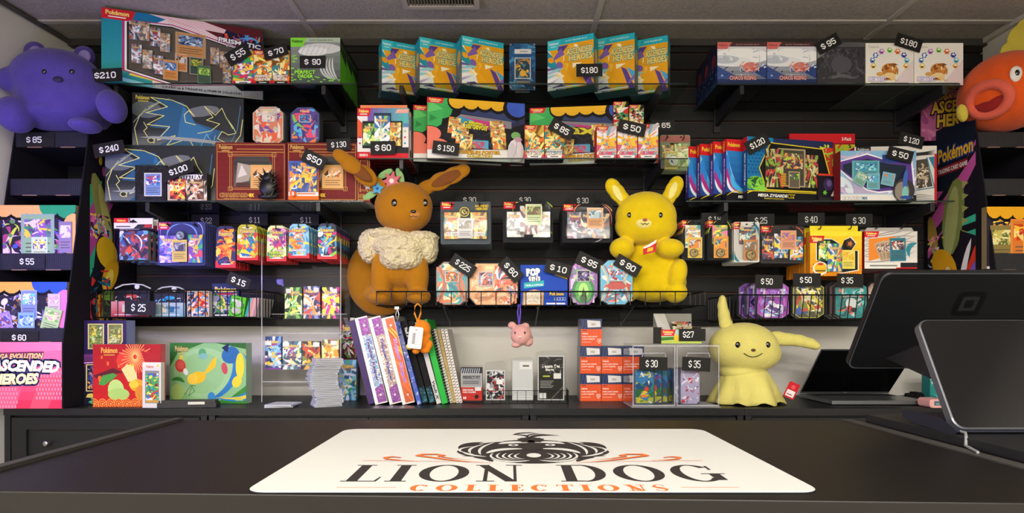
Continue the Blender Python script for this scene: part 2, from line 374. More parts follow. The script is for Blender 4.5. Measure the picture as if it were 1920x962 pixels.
# ceiling vent and troffers
v = thing('ceiling_vent', 'white louvred air vent in the ceiling above the middle shelves', 'vent', (-.267, 2.30, CEIL-.004))
g = G(); 
for a in ((-.15, -.09, .15, -.07), (-.15, .07, .15, .09), (-.15, -.07, -.13, .07), (.13, -.07, .15, .07)): g.box(a[0], a[1], -.012, a[2], a[3], 0, '#b5b1a8')
g.build('vent_frame', MATTE, v)
g = G()
for i in range(22):
    x = -.126+i*.012; g.add([(x, -.07, -.01), (x+.006, -.07, 0), (x+.006, .07, 0), (x, .07, -.01)], [(0, 1, 2, 3)], '#a09c94')
g.box(-.13, -.07, -.001, .13, .07, 0, '#1b1a19'); g.build('louvre', MATTE, v)
DIFF = mat('lamp_diffuser', '#fff4e2', .5, emit=2.5)
for i, (x, y, _) in enumerate(LAMPS):
    t = thing('ceiling_light', ['white ceiling light panel above the sales counter', 'white ceiling light panel by the left wall, nearer', 'white ceiling light panel by the right wall, nearer', 'white ceiling light panel by the left wall, far back', 'white ceiling light panel in the middle of the room', 'white ceiling light panel by the right wall, far back'][i], 'ceiling light', (x, y, CEIL-.007), group='light panels in the ceiling')
    g = G(); g.box(-.6, -.3, -.01, .6, -.28, 0, '#d8d5cd'); g.box(-.6, .28, -.01, .6, .3, 0, '#d8d5cd'); g.box(-.6, -.28, -.01, -.58, .28, 0, '#d8d5cd'); g.box(.58, -.28, -.01, .6, .28, 0, '#d8d5cd')
    g.build('lamp_frame', MATTE, t); g = G(); g.box(-.58, -.28, -.006, .58, .28, 0, '#ffffff'); g.build('diffuser', DIFF, t)
t = thing('led_light_bar', 'violet glowing light bar mounted on the left wall', 'light bar', (-2.0, 1.75, 1.45))
g = G(); g.box(-.02, -.03, -.66, 0, .03, .66, '#111111'); g.build('housing', MATTE, t); g = G(); g.box(0, -.012, -.64, .006, .012, .64, '#ffffff'); g.build('glowing_strip', mat('violet_led', '#6a50ff', .4, emit=4), t)
# slatwall
SLATM = mat('slatwall_laminate', None, .55, spec=.28, bump=(35, .08, .003))
g = G(); zt = 1.999; x0, x1 = -1.93, 2.105
g.box(x0, 2.694, 1.21, x1, 2.70, CEIL-.03, '#4a3226')
zs = [zt+.0762*i for i in range(-11, 7)]
for z in zs:
    top = min(z+.0762, CEIL-.03)
    if top-z < .02: continue
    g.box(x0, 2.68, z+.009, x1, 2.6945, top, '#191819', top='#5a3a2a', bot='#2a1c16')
g.box(x0, 2.672, 1.197, x1, 2.70, 1.262, '#151416'); 
for x in (-1.13, .09, 1.31): g.box(x-.001, 2.6795, 1.27, x+.001, 2.681, CEIL-.04, '#060606')
struct('wall_slats', g, SLATM)
# ------------------------------------------------------------------ back cabinets and worktops
CAB = mat('black_brown_wood', '#161618', .45, spec=.35, bump=(40, .15, .003), var=(12, .15)); CZ = .861; CY = 2.245
names = [('left', -1.885, -1.123), ('second', -1.123, .075), ('third', .075, .876), ('right', .876, 2.08)]
labs = ['far left, its drawer front in view beside the sales counter', 'second from the left, behind the counter mat', 'third from the left, below the clear acrylic case', 'rightmost, below the laptop']
for (nm, a, b), lb in zip(names, labs):
    g = G(); g.box(a+.0005, CY, CZ-.026, b-.0005, 2.695, CZ, '#ffffff')
    tag(g.build('worktop', CAB, bevel=.0015), 'black wooden worktop slab, '+{'left': 'far left under the cardboard display and red gift box', 'second': 'second from left under the card display rack and binders', 'third': 'third from left under the acrylic case', 'right': 'rightmost, under the open laptop'}[nm], 'worktop')
    c = thing('cabinet', 'black framed-front cabinet, '+lb, 'cabinet', ((a+b)/2, CY, 0)); W = (b-a)/2-.004
    g = G(); g.box(-W, .021, .06, W, .44, CZ-.027, '#ffffff'); g.box(-W, .05, 0, W, .4, .06, '#ffffff'); g.box(-W, .0, .03, -W+.022, .05, CZ-.027, '#ffffff'); g.box(W-.022, .0, .03, W, .05, CZ-.027, '#ffffff'); g.build('body', CAB, c)
    nd = 1 if b-a < 1 else 2; dw = (2*W-.05)/nd
    for r, (z0, z1) in enumerate(((.64, .826), (.05, .632))):
        for i in range(nd):
            p = -W+.025+i*dw; q = p+dw-.003; g = G(); s = .055
            g.box(p, .002, z0, p+s, .02, z1, '#ffffff'); g.box(q-s, .002, z0, q, .02, z1, '#ffffff'); g.box(p+s, .002, z1-s*.8, q-s, .02, z1, '#ffffff'); g.box(p+s, .002, z0, q-s, .02, z0+s*.8, '#ffffff')
            g.box(p+s, .012, z0+s*.8, q-s, .02, z1-s*.8, '#ffffff'); d = g.build('drawer' if r == 0 else 'cabinet_door', CAB, c, bevel=.001)
            for kx in ((.2, .8) if r == 0 else (.9,)):
                g = G(); x = p+(q-p)*kx-(.012 if r else 0); z = (z0+z1)/2; g.tube([(x, .012, z), (x, -.004, z), (x, -.008, z), (x, -.018, z), (x, -.02, z)], [.005, .005, .01, .01, .006], '#ffffff', 12); g.build('knob', STEEL, d, smooth=True)
# ------------------------------------------------------------------ sales counter
TZ = .988
def onto(px, py, z=TZ): Y = (ZC-z)*F/(py-618); return Vector(((px-955)*Y/F, Y, z))
CTR = mat('counter_laminate', '#100d0b', .45, spec=.3, var=(9, .1), bump=(60, .05, .001))
c = thing('sales_counter', 'black laminate sales counter carrying the white printed mat', 'counter', (0, .85, 0))
def loc_(v): return [(a[0], a[1]-.85, a[2]) for a in v]
g = G(); fl, fr, br, bl = (-.615, .627), (1.35, .545), (1.35, 1.110), (-.615, 1.110)
g.hexa(loc_([(*fl, TZ-.036), (*fr, TZ-.036), (*br, TZ-.036), (*bl, TZ-.036), (*fl, TZ), (*fr, TZ), (*br, TZ), (*bl, TZ)]), '#ffffff'); g.build('counter_top', CTR, c, bevel=.0015)
g = G(); g.box(-.59, -.19, 0, 1.33, .24, TZ-.037, '#ffffff'); g.build('counter_body', BLACKP, c)
g = G(); g.box(-.615, -.20, TZ, -.600, .259, TZ+.005, '#2c2826'); ES = mat('edge_strip', None, .6); g.build('edge_strip', ES, c); g = G(); g.box(.612, -.255, TZ, .632, .259, TZ+.002, '#34312f'); g.build('edge_strip', ES, c)
R = random.Random(4); g = G()
for i in range(150):
    x, y, r = R.uniform(-.58, .6), R.uniform(-.2, .24), R.uniform(.0002, .0007); a = R.uniform(0, 3)
    g.add([(x+r*math.cos(a+k*1.57)*(1+(k % 2)*R.random()*2), y+r*math.sin(a+k*1.57), TZ+.0001) for k in range(4)], [(0, 1, 2, 3)], '#8d8680')
tag(g.build('dust', MATTE, c), kind='stuff')
for ch in c.children:
    if ch.name.startswith('dust'): ch.location = (0, 0, 0)
g = G(); g.box(.646, .40, TZ+.0005, 1.34, 1.092, TZ+.0135, '#141416'); tag(g.build('counter_board', BLACKP, bevel=.002), 'black raised board lying on the counter under the payment terminal', 'board')
# mat with the shop's mark
MZ = TZ+.0002
tl, tr, brr, bll = onto(635, 805), onto(1325, 805), onto(1530, 914), onto(470, 912)
mx0, mx1, my0, my1 = -.272, .320, .6135, 1.002
MATM = mat('mat_cloth', None, .85, spec=.2, bump=(900, .2, .0004))
g = G(); r = .022; pts = []
for cx, cy, a0 in ((mx1-r, my0+r, -90), (mx1-r, my1-r, 0), (mx0+r, my1-r, 90), (mx0+r, my0+r, 180)):
    for i in range(7): a = math.radians(a0+15*i); pts.append((cx+r*math.cos(a), cy+r*math.sin(a)))
n = len(pts); g.add([(x, y, MZ) for x, y in pts]+[(x, y, MZ+.001) for x, y in pts]+[(x*.999, y*1.0, MZ+.0018) for x, y in pts], [(i, (i+1) % n, (i+1) % n+n, i+n) for i in range(n)], '#23272f')
g.add([(x, y, MZ+.001) for x, y in pts]+[(x+(.02-x)*.004, y+(.82-y)*.006, MZ+.0018) for x, y in pts], [(i, (i+1) % n, (i+1) % n+n, i+n) for i in range(n)], '#a8a7a5')
g.add([(x+(.02-x)*.004, y+(.82-y)*.006, MZ+.0018) for x, y in pts], [tuple(range(n))], '#b8b7b4')
W0, H0 = mx1-mx0, my1-my0; A = g.art((mx0, my0, MZ+.0018), (1, 0, 0), (0, 1, 0), W0, H0, 1.6e-5)
def mp(px, py): q = onto(px, py, MZ+.0018); return ((q.x-mx0)/W0, (q.y-my0)/H0)
DK, OR = '#2a2524', '#c8602a'
# serif capitals drawn as strokes: thick stems, thin serifs
def serif(A, ch, x, y, w_, h_, col, T):
    """T = stem thickness in metres; x y w_ h_ metres on the face"""
    fx, fy = 1/A.w, 1/A.h; t = T*.28
    def R_(a, b, c, d): A.l += 1e-5; A.raw([((x+a)*fx, (y+b)*fy), ((x+c)*fx, (y+b)*fy), ((x+c)*fx, (y+d)*fy), ((x+a)*fx, (y+d)*fy)], col)
    def P_(p): A.raw([((x+a)*fx, (y+b)*fy) for a, b in p], col)
    def stem(a): R_(a, 0, a+T, h_); R_(a-T*.45, 0, a+T*1.45, t); R_(a-T*.45, h_-t, a+T*1.45, h_)
    def ring(a0, a1, n=28, tw=T):
        cx, cy, rx, ry = w_/2, h_/2, w_/2, h_/2+h_*.01; ix, iy = rx-tw, ry-t*1.2
        for i in range(n):
            u, v = math.radians(a0+(a1-a0)*i/n), math.radians(a0+(a1-a0)*(i+1)/n)
            P_([(cx+ix*math.cos(u), cy+iy*math.sin(u)), (cx+rx*math.cos(u), cy+ry*math.sin(u)), (cx+rx*math.cos(v), cy+ry*math.sin(v)), (cx+ix*math.cos(v), cy+iy*math.sin(v))])
    if ch == 'I': stem(w_/2-T/2)
    if ch == 'L': stem(T*.4); R_(T, 0, w_, t); A.l += 1e-5; P_([(w_-t, 0), (w_, 0), (w_+t*.6, h_*.26), (w_, h_*.26)])
    if ch == 'O': ring(0, 360)
    if ch == 'C': ring(42, 318); R_(w_-t*2.2, h_*.68, w_-t*1.2, h_*.93)
    if ch == 'G': ring(40, 320); R_(w_-t*2.2, h_*.68, w_-t*1.2, h_*.93); R_(w_-T*1.1, h_*.08, w_-T*.1, h_*.42); R_(w_-T*1.8, h_*.42, w_+T*.4, h_*.42+t)
    if ch == 'D':
        stem(T*.4); R_(T, 0, w_*.5, t*1.2); R_(T, h_-t*1.2, w_*.5, h_); A.l += 1e-5; ring(-90, 90)
    if ch == 'N': 
        A.l += 1e-5; R_(T*.6, 0, T*.6+t*1.3, h_); R_(w_-T*.6-t, 0, w_-T*.6, h_); A.l += 1e-5; P_([(w_-T*.6-T, 0), (w_-T*.6, 0), (T*.6+T*.3, h_), (T*.6-T*.7, h_)]); R_(0, 0, T*1.6, t); R_(w_-T*1.6, h_-t, w_, h_); R_(-T*.3, h_-t, T, h_)
    if ch == 'T': stem(w_/2-T/2); R_(0, h_-t, w_, h_); R_(0, h_*.75, t, h_); R_(w_-t, h_*.75, w_, h_)
    if ch == 'E': stem(T*.4); R_(T, 0, w_, t); R_(T, h_-t, w_, h_); R_(T, h_*.5-t/2, w_*.8, h_*.5+t/2); R_(w_-t, 0, w_, h_*.25); R_(w_-t, h_*.75, w_, h_); R_(w_*.8-t, h_*.4, w_*.8, h_*.6)
    if ch == 'S':
        q = [(.95, .75), (.8, .93), (.5, 1), (.2, .92), (.06, .76), (.15, .6), (.5, .49), (.85, .38), (.95, .24), (.8, .07), (.5, 0), (.2, .07), (.05, .25)]
        for i in range(len(q)-1):
            a, b = Vector((q[i][0]*w_, q[i][1]*h_)), Vector((q[i+1][0]*w_, q[i+1][1]*h_)); d = (b-a).normalized(); nn = Vector((-d.y, d.x)); k0 = t*.5+(T-t)*.5*math.exp(-((i-6)/2.2)**2); k1 = t*.5+(T-t)*.5*math.exp(-((i-5)/2.2)**2)
            A.l += 3e-6; P_([tuple(a-nn*k0), tuple(b-nn*k1), tuple(b+nn*k1), tuple(a+nn*k0)])
def word(A, s, x0, x1, y0, y1, col, T, ratios, gap):
    W = sum(ratios[c] for c in s)+gap*(len(s)-1); k = (x1-x0)*A.w/W; x = x0*A.w
    for c in s:
        base = A.l
        if c != ' ': serif(A, c, x, y0*A.h, ratios[c]*k, (y1-y0)*A.h, col, T)
        A.l = base
        x += (ratios[c]+gap)*k
    A.up()
RAT = {'L': .72, 'I': .42, 'O': 1.08, 'N': .98, ' ': .42, 'D': 1.0, 'G': 1.02, 'C': .9, 'E': .68, 'T': .85, 'S': .58}
a, b = mp(638, 903), mp(1372, 903); hgt = mp(955, 872)[1]
word(A, 'LION DOG', a[0], b[0], a[1], hgt, DK, .0125, RAT, .18)
a, b = mp(765, 921), mp(1255, 921); hgt = mp(955, 909)[1]
word(A, 'COLLECTIONS', a[0]+.0, b[0], max(a[1], .006), hgt, OR, .0062, RAT, .38)
y_ = mp(690, 914)[1]; A.line([(mp(632, 914)[0], y_), (mp(742, 914)[0], y_)], .0016, OR); A.line([(mp(1278, 914)[0], y_), (mp(1385, 914)[0], y_)], .0016, OR)
# lion-dog head
hc = (mp(998, 840)[0]); hx = .105; hb, ht = mp(998, 869)[1], mp(998, 811)[1]
def hp(u, v): return (hc+u*hx/W0, hb+(ht-hb)*v)
def hs(u0, v0, u1, v1, bu, t, col): p, q = hp(u0, v0), hp(u1, v1); A.arc(p[0], p[1], q[0], q[1], bu*.1, t*.1, col, 10)
def he(u, v, ru, rv, col, rot=0): p = hp(u, v); A.ell(p[0], p[1], ru*hx/W0, rv*(ht-hb), col, 26, rot)
WH = '#b8b7b4'
for s in (-1, 1):
    he(s*.68, .43, .3, .2, DK, -s*.25); he(s*.5, .36, .3, .24, DK)
    hs(s*.25, .66, s*.98, .3, s*.16, .12, DK); hs(s*.98, .34, s*.55, .16, s*.08, .10, DK)
    hs(s*.6, .14, s*.9, .2, s*.03, .06, DK); hs(s*.5, .04, s*.75, .16, s*.05, .10, DK)
he(0, .47, .64, .24, DK); he(0, .22, .58, .23, DK)
for s in (-1, 1):
    for k in range(3): hs(s*(.5+.14*k), .62-.07*k, s*(.66+.13*k), .22+.04*k, s*.10, .045, WH)
    hs(s*.36, .64, s*.72, .56, s*.06, .05, WH); hs(s*.90, .30, s*.58, .17, s*.05, .06, WH)
    hs(s*.04, .60, s*.46, .56, s*.08, .15, WH); hs(s*.10, .40, s*.60, .26, s*.12, .13, WH)
    he(s*.25, .52, .07, .035, WH); he(s*.25, .52, .03, .02, DK)
    for k in range(5): hs(s*(.50-.085*k), .28-.004*k, s*(.34-.06*k), .05+.01*k, s*.11, .032, WH)
    hs(s*.05, .07, s*.5, .10, -s*.10, .07, WH)
he(0, .20, .09, .06, WH); he(0, .40, .14, .045, DK); A.line([hp(0, .4), hp(0, .30)], .006, DK)
A.line([hp(-.05, .64), hp(-.09, .72), hp(.09, .72), hp(.05, .64)], .02, DK); he(0, .735, .12, .055, DK)
hs(-.04, .77, -.27, .90, -.10, .06, DK); hs(-.25, .89, .10, .97, .08, .06, DK); hs(-.02, .78, -.14, .88, -.06, .05, DK)
for k in range(4): hs(.0, .77, .16+.10*k, .955-.035*k, .10+.01*k, .05, DK)
hs(-.02, .80, .14, .90, .05, .03, WH)
# orange flourishes
for s in (-1, 1):
    def fl_(px, py): return mp(998+s*(px), py)
    A.line([fl_(130, 866), fl_(200, 866), fl_(318, 864.5)], .0013, OR)
    q = [fl_(80, 869), fl_(120, 867), fl_(160, 863), fl_(195, 858), fl_(215, 855.5), fl_(205, 853), fl_(180, 853), fl_(165, 855), fl_(175, 857.5)]
    A.line(q, .0065, OR, taper=True)
    A.line([fl_(118, 863), fl_(150, 861), fl_(175, 857), fl_(170, 854)], .0035, OR, taper=True)
    A.line([fl_(225, 865), fl_(250, 864), fl_(272, 862), fl_(276, 859), fl_(262, 857.6), fl_(248, 859)], .0055, OR, taper=True)
tag(g.build('counter_mat', MATM), 'white cloth mat with a dog head mark and dark lettering on the counter', 'counter mat')
# ------------------------------------------------------------------ glass shelves with black brackets
Z1, Z2, ZC2, YF = 2.128, 1.665, 1.833, 2.38
BR = mat('bracket_metal', '#2b2b2d', .35, .4)
def shelf(px0, px1, zt, brs, label):
    x0, x1 = (px0-955)*YF/F, (px1-955)*YF/F
    t = thing('glass_shelf', label, 'shelf', ((x0+x1)/2, YF, zt)); hw = (x1-x0)/2
    g = G(); g.box(-hw, 0, -.006, hw, .297, 0, '#ffffff'); g.build('glass_panel', GLASS, t)
    g = G(); g.box(-hw, -.0012, -.0055, hw, -.0002, -.0005, '#1f2a28'); g.build('glass_edge', GLOSS, t)
    for p in brs:
        x = (p-955)*YF/F-(x0+x1)/2; g = G()
        g.hexa([(x-.008, .003, -.042), (x+.008, .003, -.042), (x+.008, .299, -.075), (x-.008, .299, -.075), (x-.008, .003, -.007), (x+.008, .003, -.007), (x+.008, .299, -.007), (x-.008, .299, -.007)], '#ffffff')
        g.box(x-.014, .29, -.1, x+.014, .2995, .0, '#ffffff'); g.build('bracket', BR, t, bevel=.001)
shelf(192, 668, Z1, (216, 606), 'glass shelf on black brackets, upper left, under the green boxes')
shelf(700, 1290, Z1, (752, 1238), 'glass shelf on black brackets, top middle, under the blue and yellow boxes')
shelf(1342, 1800, Z1, (1392, 1772), 'glass shelf on black brackets, upper right, under the five-box row')
shelf(200, 682, Z2, (275, 596), 'glass shelf on black brackets, lower left, under the dark red boxes')
shelf(686, 1290, ZC2, (752, 1243), 'glass shelf on black brackets in the middle, under the poster boxes')
shelf(1286, 1790, Z2, (1362, 1750), 'glass shelf on black brackets, lower right, under the five red and blue boxes')
# ------------------------------------------------------------------ wire baskets
def basket(px0, px1, zt, zb, yf, yb, step, label, brs=(), tilt=0):
    x0, x1 = (px0-955)*yf/F, (px1-955)*yf/F; hw = (x1-x0)/2
    t = thing('wire_basket', label, 'wire basket', ((x0+x1)/2, yf, zb)); h = zt-zb; d = yb-yf; g = G(); r = .0021
    fy = tilt
    g.tube([(-hw, -fy, h), (hw, -fy, h), (hw, d, h), (-hw, d, h)], r*1.5, '#111', 6, True) if 0 else None
    g.tube([(-hw, -fy, h), (hw, -fy, h)], r*1.5, '#0d0d0e'); g.tube([(-hw, -fy, h), (-hw, d, h)], r*1.5, '#0d0d0e'); g.tube([(hw, -fy, h), (hw, d, h)], r*1.5, '#0d0d0e')
    g.build('rim', WIRE, t); g = G()
    n = int(round((x1-x0)/step))
    for i in range(n+1):
        x = -hw+2*hw*i/n; g.tube([(x, -fy, h), (x, 0, 0), (x, d, 0)], r, '#0d0d0e', 5)
    for k in range(3):
        y = d*k/2; g.tube([(-hw, y, -.001), (hw, y, -.001)], r*1.3, '#0d0d0e', 5)
    for s in (-hw, hw):
        m = max(2, int(d/step))
        for k in range(1, m+1): g.tube([(s, d*k/m-.0, h), (s, d*k/m, 0)], r, '#0d0d0e', 5)
    g.build('wire_grid', WIRE, t)
    for p in brs:
        x = (p-955)*yf/F-(x0+x1)/2; g = G(); g.tube([(x, .02, -.004), (x, d, -.004), (x, d-.01, -.075), (x, .02, -.004)], .0028, '#0d0d0e'); g.build('basket_bracket', WIRE, t)
basket(706, 1322, 1.303, 1.249, 2.35, 2.655, .0585, 'long low black wire basket in the middle holding tins and the two big plush toys', (830, 1010, 1190))
basket(180, 481, 1.312, 1.204, 2.40, 2.67, .0285, 'black wire basket at the left holding clear pouches and small boxes')
basket(1374, 1660, 1.290, 1.195, 2.37, 2.66, .0300, 'black wire basket at the right full of tall tins', (), .02)
# ------------------------------------------------------------------ cardboard display stands at both ends
CARD = mat('black_corrugated_card', None, .6, spec=.35)
def stand(sx, xi, xo, label, nm):
    """sx 1: left stand (xi inner side towards the room's middle)"""
    a, b = min(xi, xo), max(xi, xo)
    t = thing('display_stand', label, 'display stand', ((a+b)/2, 2.45, CZ)); ox, oy, oz = (a+b)/2, 2.45, CZ
    a -= ox; b -= ox
    tiers = [(2.375, 1.933, 1.876), (2.350, 1.743, 1.681), (2.30, 1.446, 1.385), (2.25, 1.161, 1.111)]
    g = G(); g.box(a, .205, 0.002, b, .215, 1.14, '#101013'); g.build('back_panel', CARD, t)
    for sd in (0, 1):
        g = G(); x = a if sd == 0 else b; x2 = x+(.005 if sd == 0 else -.005); pr = [(2.235, CZ+.002), (2.235, 1.10), (2.375, 1.94), (2.47, 1.985), (2.54, 2.01), (2.655, 2.01), (2.655, CZ+.002)]
        P_ = [(x, p[0]-oy, p[1]-oz) for p in pr]+[(x2, p[0]-oy, p[1]-oz) for p in pr]; m = len(pr)
        g.add(P_, [tuple(range(m)), tuple(range(2*m-1, m-1, -1))]+[(i, (i+1) % m, (i+1) % m+m, i+m) for i in range(m)], '#15131c')
        inner = (sx == 1 and sd == 1) or (sx == -1 and sd == 0)
        if inner:
            y0, y1, z0, z1 = 2.30-oy, 2.652-oy, 1.0-oz, 2.0-oz
            if sx == 1: A = g.right(x, y0, y1, z0, z1)
            else: A = g.left(x, y0, y1, z0, z1)
            def X(y): return (y-2.30)/.352 if sx == 1 else 1-(y-2.30)/.352
            def Z(z): return z-1.0
            bx = sorted((X(2.378), X(2.65))); A.win(bx[0], 0, bx[1], 1)
            A.rect(0, 0, 1, 1, '#14121f')
            if sx == 1:
                A.poly([(X(2.36), Z(1.72)), (X(2.45), Z(1.76)), (X(2.40), Z(1.40)), (X(2.36), Z(1.33))], '#2fae84'); A.poly([(X(2.36), Z(1.60)), (X(2.43), Z(1.72)), (X(2.53), Z(1.70)), (X(2.38), Z(1.44))], '#b2439a')
                A.ell(X(2.45), Z(1.64), .12, .15, '#8b8f4e', 14, .35); A.ell(X(2.47), Z(1.62), .06, .13, '#b9b56a', 14, .3)
                A.ell(X(2.415), Z(1.86), .03, .02, '#e88a2a'); A.ell(X(2.44), Z(1.84), .03, .02, '#e7c02f'); A.ell(X(2.46), Z(1.80), .03, .02, '#b54aa6')
                A.splash(X(2.38), Z(1.52), X(2.50), Z(1.62), ['#e8e2f0', '#e87ab0', '#57b8e0', '#f1d24c', '#282436'], 34, 5, .2)
                A.ell(X(2.48), Z(1.47), .17, .07, '#e3b81e', 16, .8); A.ell(X(2.5), Z(1.38), .12, .08, '#dca81a', 14, -.5); A.ell(X(2.49), Z(1.36), .06, .05, '#f0d860', 14, -.5)
                A.splash(X(2.38), Z(1.18), X(2.5), Z(1.40), ['#1c5f7c', '#0f1c30', '#2b87a4', '#d5372f'], 18, 8, .3)
                A.splash(X(2.42), Z(1.12), X(2.62), Z(1.30), ['#d86a1e', '#e8a02a', '#7a2018', '#18120f', '#c93c22', '#f0d060'], 40, 11, .26)
            else:
                A.poly([(X(2.655), Z(1.80)), (X(2.50), Z(1.75)), (X(2.36), Z(1.93)), (X(2.36), Z(1.83)), (X(2.655), Z(1.45))], '#c957a6')
                A.poly([(X(2.655), Z(1.66)), (X(2.36), Z(1.90)), (X(2.36), Z(1.875)), (X(2.655), Z(1.62))], '#191522'); A.poly([(X(2.655), Z(1.55)), (X(2.40), Z(1.74)), (X(2.40), Z(1.71)), (X(2.655), Z(1.50))], '#20182a')
                A.poly([(X(2.655), 1.0), (X(2.36), 1.0), (X(2.36), Z(1.95)), (X(2.55), Z(1.74)), (X(2.655), Z(1.76))], '#0f1b2c')
                for k, cc in enumerate(('#3cbb96', '#15121c', '#3cbb96', '#d45aa6')): A.poly([(X(2.46), Z(1.60-.028*k)), (X(2.36), Z(1.615-.03*k)), (X(2.36), Z(1.585-.03*k)), (X(2.46), Z(1.575-.028*k))], cc)
                A.ell(X(2.50), Z(1.62), .17, .16, '#7e8a4c', 16, -.15); A.ell(X(2.51), Z(1.60), .1, .15, '#a6ad70', 16, -.15)
                for k in range(5): A.poly([(X(2.45), Z(1.76-.05*k)), (X(2.415), Z(1.745-.05*k)), (X(2.45), Z(1.73-.05*k))], '#a9ac62')
                A.ell(X(2.62), Z(1.56), .08, .09, '#a98b3f', 12, .2)
                A.poly([(X(2.46), Z(1.56)), (X(2.36), Z(1.52)), (X(2.36), Z(1.40)), (X(2.48), Z(1.42))], '#1a1420')
                A.splash(X(2.65), Z(1.36), X(2.55), Z(1.56), ['#e8e2f0', '#e87ab0', '#57b8e0', '#f1d24c', '#282436'], 24, 5, .2)
                A.ell(X(2.55), Z(1.42), .17, .09, '#e3a81e', 16, .7); A.ell(X(2.54), Z(1.35), .15, .07, '#d88f1a', 14, -.4); A.ell(X(2.53), Z(1.36), .07, .06, '#e8d9b0', 14)
                A.arc(X(2.49), Z(1.30), X(2.37), Z(1.50), -.02, .035, '#d83a26'); A.arc(X(2.47), Z(1.24), X(2.40), Z(1.52), .01, .03, '#f0eef0'); A.arc(X(2.44), Z(1.2), X(2.36), Z(1.44), .02, .04, '#7c5cc0')
                A.splash(X(2.65), Z(1.22), X(2.37), Z(1.36), ['#1d2c5c', '#d8421f', '#f08a28', '#ffe9b0', '#17131c', '#f3b63e'], 46, 11, .3)
                A.ell(X(2.47), Z(1.24), .11, .06, '#f0dcae', 14, .4); A.ell(X(2.38), Z(1.2), .1, .05, '#e25a24', 12)
                logo(A, X(2.585), Z(1.862), X(2.39), Z(1.922), '#f0b92a', '#1d3a8c', 0)
                A.poly([(X(2.625), Z(1.808)), (X(2.42), Z(1.812)), (X(2.42), Z(1.846)), (X(2.625), Z(1.842))], '#8e1f2e'); A.text('TRADING CARD GAME', X(2.585), Z(1.817), X(2.42), Z(1.836), '#f4efef', .03)
        g.build('side_panel', MATTE, t)
    a += .005; b -= .005; zb = CZ
    for k, (yf, zt, zl) in enumerate(tiers):
        g = G(); y = yf-oy
        nrib = 40 
        g.box(a, y, zl-oz, b, y+.005, zt-oz, '#1c1d2b' if sx == 1 else '#242427')  # left stand's lips and ribs coloured bluer for the violet light on them
        for i in range(nrib):
            x = a+(b-a)*i/nrib; g.box(x, y-.0006, zl-oz+.002, x+(b-a)/nrib*.5, y, zt-oz-.002, '#222334' if sx == 1 else '#28282b')
        g.box(a, y, zl-oz-.003, b, .2, zl-oz, '#121215'); 
        for f in (.16, .62): g.box(a+(b-a)*f, y-.001, zl-oz-.004, a+(b-a)*(f+.2), y+.004, zl-oz-.0005, '#8a6a5e')
        g.build('tray', CARD, t)
    g = G(); g.box(a, 2.375-oy+.006, 1.925-oz, b, .2, 1.932-oz, '#121215'); g.build('top_panel', CARD, t)
    return t, ox, oy, oz, a, b
stand(1, -1.655, -1.95, 'black cardboard display tower with colourful side panel at the left wall', 'l')
st, ox, oy, oz, a, b = stand(-1, 1.84, 2.095, 'black cardboard display tower with printed side panel at the right wall', 'r')
g = G(); x0 = 1.778-ox; g.box(x0, 2.6-oy, 1.97-oz, 2.09-ox, 2.606-oy, 2.235-oz, '#a85a86'); A = g.front(x0, 1.97-oz, 2.09-ox, 2.235-oz, 2.6-oy)
A.splash(0, 0, 1, 1, ['#b5648f', '#9c4c7a', '#c478a0', '#8c4070'], 50, 3, .12)
A.rect(.22, .82, .95, .87, '#3c2430'); A.text('MEGA EVOLUTION', .18, .7, .95, .79, '#c8a43a', .03, .2, '#1a1420', .08, .12); A.text('ASCENDED', .12, .48, .92, .68, '#d8b43c', .04, .2, '#161018', .09, .12); A.text('HEROES', .2, .25, .84, .46, '#d8b43c', .04, .2, '#161018', .09, .12)
g.build('header_card', MATTE, st)
# ------------------------------------------------------------------ payment terminal
POSD = mat('dark_metal', '#1a1b1e', .38, .5); RIM = mat('terminal_rim', '#6e7079', .3, .7); SCR = mat('dark_screen', '#0c0c0f', .12, spec=.45)
def rrect(w_, h_, r, n=6):
    p = []
    for cx, cz, a0 in ((w_-r, r, -90), (w_-r, h_-r, 0), (r, h_-r, 90), (r, r, 180)):
        for i in range(n+1): a = math.radians(a0+90*i/n); p.append((cx+r*math.cos(a), cz+r*math.sin(a)))
    return p
pt = thing('payment_terminal', 'large black countertop payment terminal with a customer screen on the right of the counter', 'payment terminal', (.652, .88, TZ+.0135))
oz = TZ+.0135
tilt = math.atan2(.083, .158); H = math.hypot(.083, .158)
g = G(); g.prism(rrect(.185, H+.004, .017), 0, .013, '#ffffff', ch=.0015); g.build('customer_screen_frame', RIM, pt, (0, 0, .008), (-tilt, 0, 0))
g = G(); g.prism([(x+.0022, z+.0022) for x, z in rrect(.1806, H-.0004, .015)], -.0008, .004, '#ffffff'); cs = g.build('customer_screen', SCR, pt, (0, 0, .008), (-tilt, 0, 0))
g = G(); g.prism([(x+.118, z+.012) for x, z in rrect(.06, .0065, .003)], -.004, 0, '#ffffff', ch=.001); g.build('card_slot', mat('gloss_black', '#08080a', .1, coat=1), pt, (0, 0, .008), (-tilt, 0, 0))
g = G(); pr = [(.0, .004), (.006, .001), (.085, .004), (.118, .011), (.118, .0175), (.03, .0185)]; m = len(pr)
for x0, x1 in ((.0, .185),): g.add([(x0, *p) for p in pr]+[(x1, *p) for p in pr], [tuple(range(m)), tuple(range(2*m-1, m-1, -1))]+[(i, (i+1) % m, (i+1) % m+m, i+m) for i in range(m)], '#ffffff')
g.build('foot', mat('terminal_foot', '#2b2d3a', .4, .4), pt, bevel=.002)
